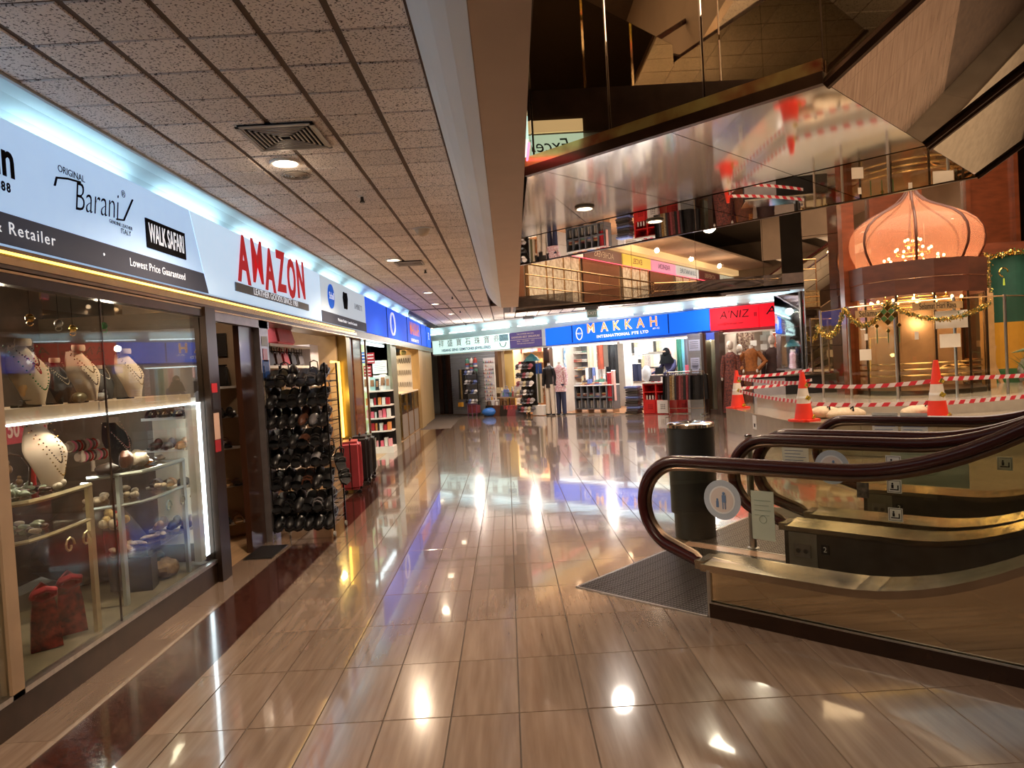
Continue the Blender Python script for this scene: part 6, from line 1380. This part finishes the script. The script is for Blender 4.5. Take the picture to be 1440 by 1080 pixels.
good('red_beanie_pile', 'jar', redl, 'deep red knitted hat high on the dark cap rack', 'hat', None, fu(738, 575, .5), .62, 1.36, 0, 1.5)
tg = FT('teal_umbrella', 'half-open teal umbrella above the cap rack', 'umbrella', fu(752, 500, .2), .35, 1.60)
MB().lathe([(.26, 0), (.17, .12), (.02, .22)], seg=8).build('canopy', mat('teal_cloth', (.02, .10, .10), .5), tg); MB().cyl((0, 0, -.3), (0, 0, .24), .008, seg=5).build('shaft', steel, tg)
# ---- mannequins
skinw = mat('mannequin_skin', (.72, .66, .60), .4)
def mannequin(label, px, off, topm, legm, dress=False, head=False, elbows=False, s=1.0, belt=None, skirtm=None, yaw=0):
    o = FT('mannequin', label, 'mannequin', fu(px, 575, off), off, 0, None, yaw); o.scale = (s,)*3
    hem = .68 if dress else .80
    MB().lathe([(.19 if dress else .165, hem), (.16, .95), (.125, 1.10), (.145, 1.28), (.155, 1.36), (.09, 1.42), (.05, 1.45)], seg=16, sy=.62).build('top', topm, o, True)
    if skirtm: MB().lathe([(.24, .06), (.20, .5), (.15, .95)], seg=16, sy=.7).build('skirt', skirtm, o, True)
    else:
        for sx_ in (-1, 1): MB().tube([(sx_*.095, 0, .05), (sx_*.09, 0, .45), (sx_*.075, 0, .90)], [.062, .075, .092], 10).build('trouser_leg', legm, o, True)
        for sx_ in (-1, 1): MB().ball((sx_*.095, -.03, .03), (.04, .09, .03), 8, 5).build('foot', darksteel, o, True)
    for sx_ in (-1, 1):
        pts = [(sx_*.14, 0, 1.36), (sx_*.30, .02, 1.14), (sx_*.17, -.08, .98)] if elbows else [(sx_*.15, 0, 1.36), (sx_*.20, .01, 1.12), (sx_*.21, -.03, .86)]
        MB().tube(pts, [.055, .058, .045], 8).build('sleeve', topm, o, True); MB().ball((pts[-1][0]-.02*sx_*elbows, pts[-1][1]-.01, pts[-1][2]-.03), (.025, .03, .045), 8, 6).build('hand', skinw, o, True)
    MB().cyl((0, 0, 1.44), (0, 0, 1.50), .045, .04).build('neck', skinw, o, True)
    if head: MB().ball((0, -.01, 1.60), (.075, .09, .11), 12, 9).ball((0, -.10, 1.59), (.012, .02, .02), 6, 5).build('head', skinw, o, True)
    else: MB().lathe([(.045, 1.50), (.048, 1.515), (.02, 1.52)], seg=12).build('neck_cap', steel, o)
    MB().cyl((0, .05, 0), (0, .05, .9), .012, seg=6).build('stand_pole', steel, o); MB().lathe([(.14, 0), (.14, .01)], seg=16).build('stand_base', steel, o)
    return o
mannequin('headless mannequin in a black jacket and cream trousers', 775, .45, blackm, mat('cream_trouser', (.68, .60, .50), .7, vary=.08))
mannequin('headless mannequin in a white and pink flowered blouse with navy trousers', 790, .42, mat('floral', (.70, .66, .66), .7, col2=(.45, .12, .16), nscale=38), mat('navy_cloth', (.012, .016, .05), .7), True)
bl = FT('hanging_outfit', 'blue shirt over cream and olive trousers hanging left of the black jacket', 'outfit', fu(759, 570, .5), .5)
MB().sheet(lambda u, v: ((u-.5)*(.25+.03*v), .03*math.sin(u*PI), 1.52-.30*v), 8, 3, .03).build('shirt', mat('royal_blue', (.015, .07, .30), .6, vary=.3), bl, True)
for x, m in ((-.07, white), (.02, mat('olive', (.12, .12, .06), .7)), (.10, cream)): MB().sheet(lambda u, v: (x+(u-.5)*.09, .02*math.sin(u*PI), 1.22-.85*v), 5, 3, .02).build('trouser', m, bl, True)
MB().cyl((0, .03, 0), (0, .03, 1.6), .012, seg=6).build('stand_pole', steel, bl); MB().b(-.2, .2, -.1, .14, .02, .30).build('base_shelf', white, bl); MB().cyl((-.15, .03, 1.55), (.15, .03, 1.55), .008, seg=5).build('hanger', steel, bl)
# ---- cube shelf with folded goods
cu = FT('cube_shelf', 'grey cube shelf with folded goods in front of the blue sign shop', 'shelf', U(800)+.05, -.25)
w = U(853)-U(800); 
cgm = mat('cube_grey', (.10, .10, .11), .5, vary=.1)
for k in range(7): MB().b(w*k/6-.015, w*k/6+.015, 0, .38, .12, .80).build('upright', cgm, cu)
for z in (.12, .45, .80): MB().b(-.02, w+.02, 0, .38, z-.015, z+.015).build('board', cgm if z < .7 else white, cu)
MB().b(0, w, .36, .39, .12, .8).build('back_board', cgm, cu)
for k in range(4): MB().b(w*k/3-.02, w*k/3+.02, .0, .3, 0, .11).build('foot', tanl, cu)
for r_ in range(2):
    for k in range(6):
        for i in range(3): good('boxed_cloth' if r_ == 0 else 'folded_cloth', 'roll' if r_ == 0 else 'fold', [white, PAL[5], cream][i % 3] if r_ == 0 else PAL[(k*3+i) % 12], ('white rolled cloth in the %s cube of the lower row' if r_ == 0 else 'folded cloth in the %s cube of the upper row') % ORD[k] + (', %s piece' % ['left or lowest', 'middle', 'right or top'][i]), 'cloth', 'goods in the grey cube shelf', U(800)+.05+w*(k+.5)/6+(.08*(i-1) if r_ == 0 else 0), -.42, .14+(0 if r_ == 0 else .325+.04*i), 0, .9 if r_ == 0 else .8)
for k in range(26):
    good('folded_scarf', ['fold', 'fold', 'box', 'fold', 'roll'][k % 5], PAL[rnd.randrange(12)], 'folded scarf or box, %s along the %s layer on the grey cube shelf' % (ORD[k % 13], 'upper' if k > 12 else 'lower'), 'scarf', 'goods piled on the cube shelf', U(800)+.15+(w-.2)*(k % 13)/13, -.42, .815+(.04 if k >= 13 else 0), rnd.uniform(-.3, .3), .9)
bk2 = FT('wall_rack', 'wall rack of stacked scarves and packets behind the cube shelf', 'rack', fu(801, 530, -1.5), -1.5)
for z in (1.0, 1.25, 1.5, 1.75, 2.0): MB().b(0, 1.0, 0, .3, z-.015, z).build('shelf_board', white, bk2)
MB().b(-.02, 1.02, .3, .33, 0, 2.2).build('back_board', mat('rack_back', (.30, .30, .32), .6), bk2)
for r_, z in enumerate((1.0, 1.25, 1.5, 1.75, 2.0)):
    for k in range(5):
        for i in range(2): good('packet', 'fold', PAL[rnd.randrange(12)], 'coloured packet, %s %s on the %s board of the wall rack behind the cube shelf' % (ORD[k], 'upper' if i else 'lower', gl_[r_]), 'packet', 'packets on the wall rack', fu(801, 530, -1.5)+.12+.19*k, -1.42, z+.05*i, 0, .65)
# tall hanging cloths
def hangcloth(label, px0, px1, z0, z1, off, m, py=500, name='hanging_cloth'):
    u0, u1 = fu(px0, py, off), fu(px1, py, off); o = FT(name, label, 'cloth', (u0+u1)/2, off, 0); w_ = u1-u0
    MB().sheet(lambda u, v: ((u-.5)*w_, .03*math.sin(u*w_*45), z1-(z1-z0)*v), max(6, int(w_*40)), 2, .01).build('cloth', m, o, True); MB().cyl((-w_/2, .02, z1), (w_/2, .02, z1), .012, seg=5).build('rod', steel, o); return o
hangcloth('white hanging cloth strip behind the flowered mannequin', 778, 786, .3, 1.95, -.9, white)
hangcloth('blue and white printed cloth beside the wall rack', 786, 796, 1.1, 1.95, -.8, mat('blue_print', (.15, .35, .60), .6, col2=(.8, .8, .8), nscale=9))
hangcloth('tall cream cloths hanging in the middle of the blue sign shop', 826, 838, 1.0, 2.0, -1.2, cream)
hangcloth('red-brown carpet sample hanging in the blue sign shop', 840, 848, 1.25, 1.98, -.7, mat('rug_red', (.40, .07, .03), .7, vary=.3))
hangcloth('long dark abayas hanging left of the white column', 855, 868, .25, 1.95, -.8, blackm); hangcloth('maroon cloth with a pink edge left of the white column', 852, 858, .35, 1.15, -.3, redl)
hangcloth('pale pink cloth with dark stripes beside the maroon cloth', 858, 864, .35, 1.20, -.28, mat('pink_pale', (.75, .42, .36), .6))
for k in range(9):
    good('cloth_bolt', 'roll', [white, PAL[3], PAL[9], white, PAL[11], PAL[5], blackm, PAL[9], white][k], 'upright rolled cloth behind the cube shelf top, %s from the left' % ORD[k], 'cloth', 'upright rolled cloths', fu(826, 530, -.9)+.12*k, -.9, .95, 0, 1.5)
FMB().b(U(871.5), U(880), .35, .45, 0, 2.42).build('white_column', white, fs)
# pegboard wall of hanging scarves
pgm = mat('pegboard', (.62, .58, .52), .6, vary=.06)
pg = FT('scarf_wall', 'pale slatted wall hung with rows of scarves', 'display wall', fu(880, 520, -1.9), -1.9)
wp = fu(934, 520, -1.9)-fu(880, 520, -1.9); MB().b(0, wp, 0, .04, .3, 2.3).build('board', pgm, pg)
for k in range(14): MB().b(0, wp, -.006, 0, .35+.14*k, .36+.14*k).build('slot', darksteel, pg)
for r_, z in enumerate((1.72, 1.28, .88)):
    for k in range(12): good('hanging_scarf', 'scarf', [PAL[0], PAL[11], PAL[7], PAL[5], cream, PAL[10], darksteel][(k*3+r_) % 7], 'hanging scarf %s from the left in the %s row on the pale slatted wall' % (ORD[k], ['top', 'middle', 'lower'][r_]), 'scarf', 'scarves on the slatted wall', fu(880, 520, -1.9)+.08+wp/12.2*k, -1.86, z-.05, 0, .88)
for k, (px, py) in enumerate(((895, 497), (903, 489))):
    u, z = at_f(px, py, .0); o = FT('price_notice', ['lower', 'upper'][k]+' white notice hanging in the blue sign shop', 'notice', u, -.1, z); MB().b(-.11, .11, 0, .004, -.16, .16).build('sheet', mat('notice_sky', (.62, .80, .90), .6), o)
    for i in range(4): MB().b(-.08, .07, -.003, 0, .1-.06*i, .11-.06*i).build('printed_line', ink, o)
    MB().cyl((0, 0, .16), (0, 0, 2.35-z), .003, seg=4).build('cord', ink, o)
for k, (a, c, m, nm) in enumerate(((932, 940, white, 'white'), (940, 947, mat('curtain_pink', (.80, .42, .38), .6, vary=.1), 'pink'), (947, 952, cream, 'cream'), (952, 959, mat('curtain_green', (.02, .16, .10), .6, vary=.3), 'dark green'), (959, 963, mat('curtain_sky', (.16, .42, .55), .6, vary=.2), 'sky blue'), (963, 969, mat('curtain_dark', (.10, .09, .11), .6), 'charcoal'), (969, 976, mat('curtain_floral', (.75, .68, .64), .6, col2=(.5, .2, .22), nscale=30), 'flowered'))):
    hangcloth('%s curtain in the row of curtains right of the shopkeeper' % nm, a, c, 1.0, 1.98, -.35, m)
wfr = FT('curtain_stand', 'white steel stand carrying the row of curtains', 'frame', fu(952, 520, -.3), -.3)
MB().tube([(-.05, 0, 0), (-.05, 0, 1.02), (.85, 0, 1.02), (.85, 0, 2.0)], .02, 6).build('tube', white, wfr)
tag(MB().b(-.1, .1, -.05, .05, 0, .22).build('pink_bag', pinkl, None, False, FW(fu(973, 515, -.3), -.15, 1.04), FR), 'small pink bag by the white frame', 'bag')
hangcloth('pale green cloth strip left of the jeans', 882, 886, .7, 1.35, -.6, mat('mint_cloth', (.40, .65, .52), .6)); hangcloth('grey and navy cloths behind the pay counter', 887, 900, .85, 1.35, -1.1, mat('navy_cloth', (.02, .03, .1)))
# jeans stack
for k in range(11):
    o = FT('folded_jeans', 'folded dark jeans in the stack left of the red shelf, %s' % ['bottom', 'second', 'third', 'fourth', 'fifth', 'sixth', 'seventh', 'eighth', 'ninth', 'tenth', 'top'][k], 'jeans', U(894)+rnd.uniform(-.03, .03), .10, .02+.068*k, None, rnd.uniform(-.1, .1))
    mb = MB().b(-.20, .20, -.15, .15, 0, .06); bmesh.ops.bevel(mb.bm, geom=list(mb.bm.edges), offset=.018, segments=2, affect='EDGES'); mb.build('cloth', PAL[9] if k % 4 == 2 else (PAL[3] if k % 2 else darksteel), o, True)
for k in range(5): good('orange_packet', 'fold', PAL[4], 'orange-brown folded cloth beside the jeans stack, %s from below' % ORD[k], 'cloth', 'orange cloths beside the jeans', U(887), -.05, .02+.07*k, 0, .8)
# red pay-counter shelves
def redshelf(label, px0, px1, off):
    u0, u1 = fu(px0, 575, off), fu(px1, 575, off); o = FT('red_shelf', label, 'shelf', u0, off); w_ = u1-u0; d_ = .42
    for x in (0, w_/2, w_): MB().b(x-.02, x+.02, 0, d_, 0, .82).build('upright', redp, o)
    for z in (.02, .38, .60, .80): MB().b(0, w_, .002, d_, z-.02, z+.0).build('board', redp, o)
    MB().b(0, w_, d_-.02, d_, 0, .8).build('back_board', redp, o)
    MB().b(w_/2+.03, w_-.03, -.01, .01, .03, .37).build('white_crate', white, o); MB().b(.03, w_/2-.03, -.01, .01, .03, .37).build('red_crate', redp, o)
    for X in (.03, w_/2+.03):
        for i in range(3):
            for j in range(3): MB().b(X+.1+.05*i, X+.125+.05*i, -.014, -.009, .14+.05*j, .16+.05*j).build('hole', ink, o)
    MB().b(-.03, w_+.06, -.05, d_+.02, .82, .85).build('worktop', white, o)
    for k in range(8): MB().cyl((.06+k*(w_-.12)/7, .08, .385), (.06+k*(w_-.12)/7, .08, .50), .022, seg=8).build('bottle', white if k < 4 else PAL[3], o)
    return o
redshelf('red open shelf used as pay counter by the shopkeeper', 906, 941, .15); redshelf('second red shelf behind the clothes rail', 953, 980, .02)
till = FT('till', 'dark cash till with a white card on the red counter', 'till', fu(926, 540, 0), -.05, .86); MB().b(-.25, .1, -.1, .2, 0, .16).build('body', PAL[3], till); MB().ob((.02, 0, .28), (.24, .02, .18), rx=-.3).build('screen', ink, till); MB().b(.12, .34, -.14, -.12, 0, .12).build('card', paper, till)
tag(MB().ball((0, 0, .22), (.13, .1, .22), 10, 8).build('white_carrier_bag', mat('white_plastic', (.75, .80, .85), .35, vary=.2), None, True, FW(fu(909, 545, .1), .05, .86)), 'tall white carrier bag at the left end of the red counter', 'bag')
for k in range(6): good('receipt_box', 'fold', [white, redl, paper, pinkl, white, PAL[1]][k], '%s papers and tags on the red counter' % ['leftmost white', 'red', 'white', 'pink', 'second white', 'dark red'][k], 'papers', None, fu(915+4*k, 541, .1), .10, .852, k, .45)
# shopkeeper
def person():
    o = FT('person', 'person in a black face veil and navy robe leaning over the red counter', 'person', fu(944, 540, -.35), -.42, 0, None, 0)
    J = [(0, 0, .95), (0, 0, 1.12), (-.02, -.03, 1.32), (-.05, -.06, 1.44), (-.08, -.08, 1.53), (-.09, -.09, 1.62), (-.18, -.05, 1.36), (-.32, -.14, 1.14), (-.50, -.24, 1.06), (.14, -.02, 1.36), (.12, -.20, 1.14), (-.10, -.32, 1.04), (0, 0, .5), (0, 0, .08)]
    E_ = [(0, 1), (1, 2), (2, 3), (3, 4), (4, 5), (2, 6), (6, 7), (7, 8), (2, 9), (9, 10), (10, 11), (0, 12), (12, 13)]
    R_ = [.15, .14, .15, .06, .075, .085, .075, .055, .035, .075, .055, .035, .17, .2]
    me = bpy.data.meshes.new('robe'); me.from_pydata(J, E_, []); ob = bpy.data.objects.new('robe', me); C.objects.link(ob); ob.parent = o
    md = ob.modifiers.new('skin', 'SKIN'); md.use_smooth_shade = True; sd = ob.modifiers.new('sub', 'SUBSURF'); sd.levels = 1; sd.render_levels = 2
    for v, r in zip(me.skin_vertices[0].data, R_): v.radius = (r, r*.85)
    me.skin_vertices[0].data[0].use_root = True; me.materials.append(mat('navy_robe', (.035, .03, .10), .7, vary=.2))
    h = MB().ball((-.09, -.10, 1.62), (.098, .115, .135), 16, 12); h.sheet(lambda u, v: (-.09+(.14+.10*v)*math.cos(PI*1.0+PI*u), -.05+(.12+.05*v)*math.sin(PI+PI*u), 1.58-.26*v), 10, 4, .006); h.build('veil', mat('black_cloth', (.006, .006, .007), .95, spec=.1), o, True)
    MB().ball((-.10, -.208, 1.645), (.055, .012, .018), 10, 6).build('face', mat('skin', (.45, .24, .15), .5), o, True)
    for x in (-.12, -.08): MB().ball((x, -.221, 1.647), (.010, .004, .006), 8, 5).build('eye', ink, o, True)
    for c, d in (((-.50, -.24, 1.05), (-.8, -.5, -.2)), ((-.10, -.32, 1.03), (-.6, -.7, -.2))):
        c, d = Vector(c), Vector(d).normalized(); s_ = Vector((-d.y, d.x, 0)).normalized(); mb = MB(); mb.ball(c+d*.04, (.04, .04, .018), 8, 6)
        for k in range(4): f = c+d*.06+s_*(.014*(k-1.5)); mb.tube([f, f+d*.035, f+d*(.06+.008*(k in (1, 2)))+Vector((0, 0, -.012))], [.008, .007, .005], 5)
        mb.tube([c+d*.02-s_*.028, c+d*.045-s_*.045, c+d*.065-s_*.04], [.009, .008, .006], 5); mb.build('hand', mat('skin', (.45, .24, .15)), o, True)
person()
# clothes rail
rl_ = FT('clothes_rail', 'chrome clothes rail before the blue sign shop', 'rail', fu(967, 576, .45), .5)
for x in (-.48, .48):
    MB().cyl((x, 0, .05), (x, 0, 1.12), .014, seg=8).build('post', chrome, rl_); MB().cyl((x, -.22, .04), (x, .22, .04), .014, seg=6).build('foot', chrome, rl_)
MB().cyl((-.5, 0, 1.10), (.5, 0, 1.10), .014, seg=8).build('bar', chrome, rl_); MB().cyl((-.48, 0, .18), (.48, 0, .18), .010, seg=6).build('low_bar', chrome, rl_)
for k in range(15):
    m = [blackm, blackm, PAL[3], mat('batik_gold', (.30, .17, .05), .6, vary=.6, nscale=30), mat('batik_cream', (.50, .40, .25), .6, vary=.5, nscale=30), PAL[3], mat('batik_red', (.16, .03, .03), .6, vary=.6, nscale=30), PAL[8], mat('batik_red', (.1, 0, 0)), blackm, PAL[8], PAL[3], blackm, darksteel, blackm][k]
    o = FT('hung_garment', 'garment on the chrome rail, %s from the left' % ['first', 'second', 'third', 'fourth', 'fifth', 'sixth', 'seventh', 'eighth', 'ninth', 'tenth', 'eleventh', 'twelfth', 'thirteenth', 'fourteenth', 'last'][k], 'garment', fu(967, 576, .45)-.44+.063*k, .5, 1.10, None, .9)
    MB().tube([(0, 0, .0), (0, 0, -.04), (-.17, 0, -.09), (.17, 0, -.09), (0, 0, -.04)], .006, 4).build('hanger', chrome, o); MB().sheet(lambda u, v: ((u-.5)*(.34+.04*v), .02*math.sin(u*12+k), -.08-.62*v), 6, 2, .02).build('cloth', m, o, True)
# ---- jewellery seen through the narrow glass door
for z in (.55, .95, 1.3):
    o = FT('jewel_tray', '%s lit tray seen through the narrow glass door' % {.55: 'lowest', .95: 'middle', 1.3: 'top'}[z], 'tray', U(1007), -.7, z); MB().b(-.10, .10, 0, .4, -.03, 0).build('tray', white, o); MB().b(-.09, .09, .05, .35, 0, .05).build('velvet', PAL[7], o)
o = FT('glass_cabinet', 'wood-based cabinet behind the narrow glass door', 'cabinet', U(1007), -.7); MB().b(-.12, .12, 0, .4, 0, .5).build('base', cream, o); MB().b(-.12, -.10, 0, .4, .5, 1.9).build('post', chrome, o); MB().b(.10, .12, 0, .4, .5, 1.9).build('post', chrome, o)
# ---- A'NIZ shop mannequins and clothes
batik = mat('batik_brown', (.20, .045, .03), .7, col2=(.03, .012, .012), nscale=26); rust = mat('rust_cloth', (.34, .11, .02), .7, vary=.35, nscale=18)
mannequin('tall mannequin in a red-brown batik dress with a small white card', 1031, .36, batik, batik, True, True, skirtm=batik, s=1.06)
mannequin('broad mannequin in a rust orange peplum blouse with hands on hips', 1060, .30, rust, rust, True, False, True, 1.10, skirtm=mat('rust_dark', (.13, .035, .012), .7, vary=.4, nscale=18))
mannequin('dark dressed mannequin with a pale head beside the mirror partition', 1090, .05, mat('dark_batik', (.05, .02, .018), .7, vary=.5), batik, True, True, skirtm=mat('dark_batik', (.05, .02, .01)), s=1.1)
mannequin('mannequin in a patterned maroon dress between the red-brown and rust ones', 1044, -.35, mat('maroon_batik', (.16, .02, .02), .7, col2=(.35, .2, .1), nscale=30), batik, True, True, skirtm=batik, s=1.0)
hangcloth('dark flowered blouses hanging at the back of the red sign shop', 1035, 1062, 1.42, 2.0, -.9, mat('dark_floral', (.10, .03, .03), .7, col2=(.5, .4, .3), nscale=24)); hangcloth('orange zigzag cloth behind the pale-headed mannequin', 1080, 1094, 1.35, 1.95, -.9, mat('zigzag', (.62, .16, .08), .6, vary=.5, nscale=14))
for k, (px, py) in enumerate(((1029, 520), (1046, 483), (1068, 475), (1069, 488))):
    u, z = at_f(px, py, .45 if k == 0 else -.2); o = FT('price_notice', ['white card on the red-brown batik dress', 'white card on the flowered blouses', 'tall pale notice on the grey column', 'lower pale notice on the grey column'][k], 'notice', u, .36 if k == 0 else (-.85 if k == 1 else -.45), z if k != 1 else 1.72); MB().b(-.08, .08, 0, .004, -.07, .07).build('sheet', paper, o)
# small things on the far ceiling and corridor ceiling
# ------------------------------------------------------------------ ceiling fittings
def downlight(x, y, z, label, r=.085, group=None):
    o = thing('downlight', label, 'lamp', (x, y, z), 0, group)
    MB().tube([(r*math.cos(a), r*math.sin(a), 0) for a in [2*PI*k/20 for k in range(20)]], .012, 6, True).build('rim', white, o, True)
    MB().lathe([(r, .004), (r*.8, -.002), (r*.3, -.010)], seg=20).build('lamp_face', lamp_w, o, True); return o
names = ['bright round downlight right beside the large air vent', 'downlight left of the second air vent', 'third downlight of the corridor, beyond the second vent', 'small downlight by the far ceiling slots', 'small downlight beyond the ceiling beam end', 'farthest small downlight before the far shops']
for k, (px, py) in enumerate(((401, 228), (553, 365), (602, 411), (612, 427), (634, 441), (614, 465))):
    p = at_z(px, py, 2.895); downlight(p.x, min(p.y, 24), 2.892, names[k])
lamp('downlight_glow', 'POINT', (-1.36, 4.7, 2.86), 1.2, WARM, .03)
sg_ = thing('round_speaker_grille', 'dark round grille beside the bright downlight', 'grille', at_z(417, 246, 2.893))
for k in range(5): MB().tube([(.018*(k+1)*math.cos(a), .018*(k+1)*math.sin(a), -.004-.002*(5-k)) for a in [2*PI*j/20 for j in range(20)]], .006, 5, True).build('ring', mat('grille_grey', (.30, .25, .21), .5), sg_, True)
def vent(px, py, w, d, label, m):
    p = at_z(px, py, 2.893); o = thing('air_vent', label, 'vent', p)
    MB().b(-w/2+.01, w/2-.01, -d/2+.01, d/2-.01, -.003, .012).build('backing', ink, o)
    for k in range(8):
        f = 1-k*.118; a, c = w/2*f, d/2*f; z = -.010 if k else -.012; t = .022 if k == 0 else .009
        mb = MB(); mb.b(-a, a, -c, -c+t, z, z+.006).b(-a, a, c-t, c, z, z+.006).b(-a, -a+t, -c, c, z, z+.006).b(a-t, a, -c, c, z, z+.006); mb.build('frame' if k == 0 else 'louvre_ring', m, o)
    return o
vm = mat('vent_metal', (.42, .38, .34), .45, .2, vary=.1)
vent(402, 192, .43, .44, 'large square louvred air vent in the corridor ceiling', vm); vent(576, 370, .36, .36, 'second louvred air vent halfway down the corridor', vm)
for k, (px, py, w) in enumerate(((661, 408, .42), (662, 424, .42), (620, 428, .30))):
    p = at_z(px, py, 2.893); o = thing('slot_vent', ['nearer dark ceiling slot by the beam', 'farther dark ceiling slot by the beam', 'short dark slot left of the others'][k], 'vent', p); MB().b(-w/2, w/2, -.05, .05, -.004, .0).build('slot', ink, o); MB().b(-w/2-.02, w/2+.02, -.07, -.05, -.008, 0).build('lip', white, o)
dt = thing('smoke_detector', 'cream domed smoke detector on the corridor ceiling', 'detector', at_z(594, 322, 2.895)); MB().lathe([(.075, 0), (.075, -.012), (.055, -.05), (.02, -.07)], seg=20).build('dome', cream, dt, True); MB().lathe([(.095, .002), (.095, -.006)], seg=20).build('base', white, dt)
for k, (px, py) in enumerate(((509, 280), (598, 383), (636, 421), (647, 441), (655, 459), (671, 462))):
    p = at_z(px, py-4, 2.895); o = thing('sprinkler', ['nearest sprinkler head in the corridor ceiling', 'sprinkler right of the second air vent', 'sprinkler near the ceiling slots', 'sprinkler beyond the ceiling slots', 'left sprinkler of the far ceiling', 'right sprinkler of the far ceiling'][k], 'sprinkler', p)
    MB().lathe([(.035, 0), (.035, -.006)], seg=14).build('rose', white, o); MB().lathe([(.012, 0), (.014, -.035), (.022, -.045), (.022, -.05)], seg=10).build('head', darksteel, o, True)
# downlights in the mirrored landing soffit
for k, (px, py) in enumerate(((822, 292), (921, 310))):
    p = at_z(px, py, 2.748); downlight(p.x, p.y, 2.744, ['left', 'right'][k]+' round downlight in the mirrored soffit', .07)
    lamp('soffit_lamp', 'SPOT', (p.x, p.y, 2.72), 60, WARM, .05, spot=2.4, blend=.8)
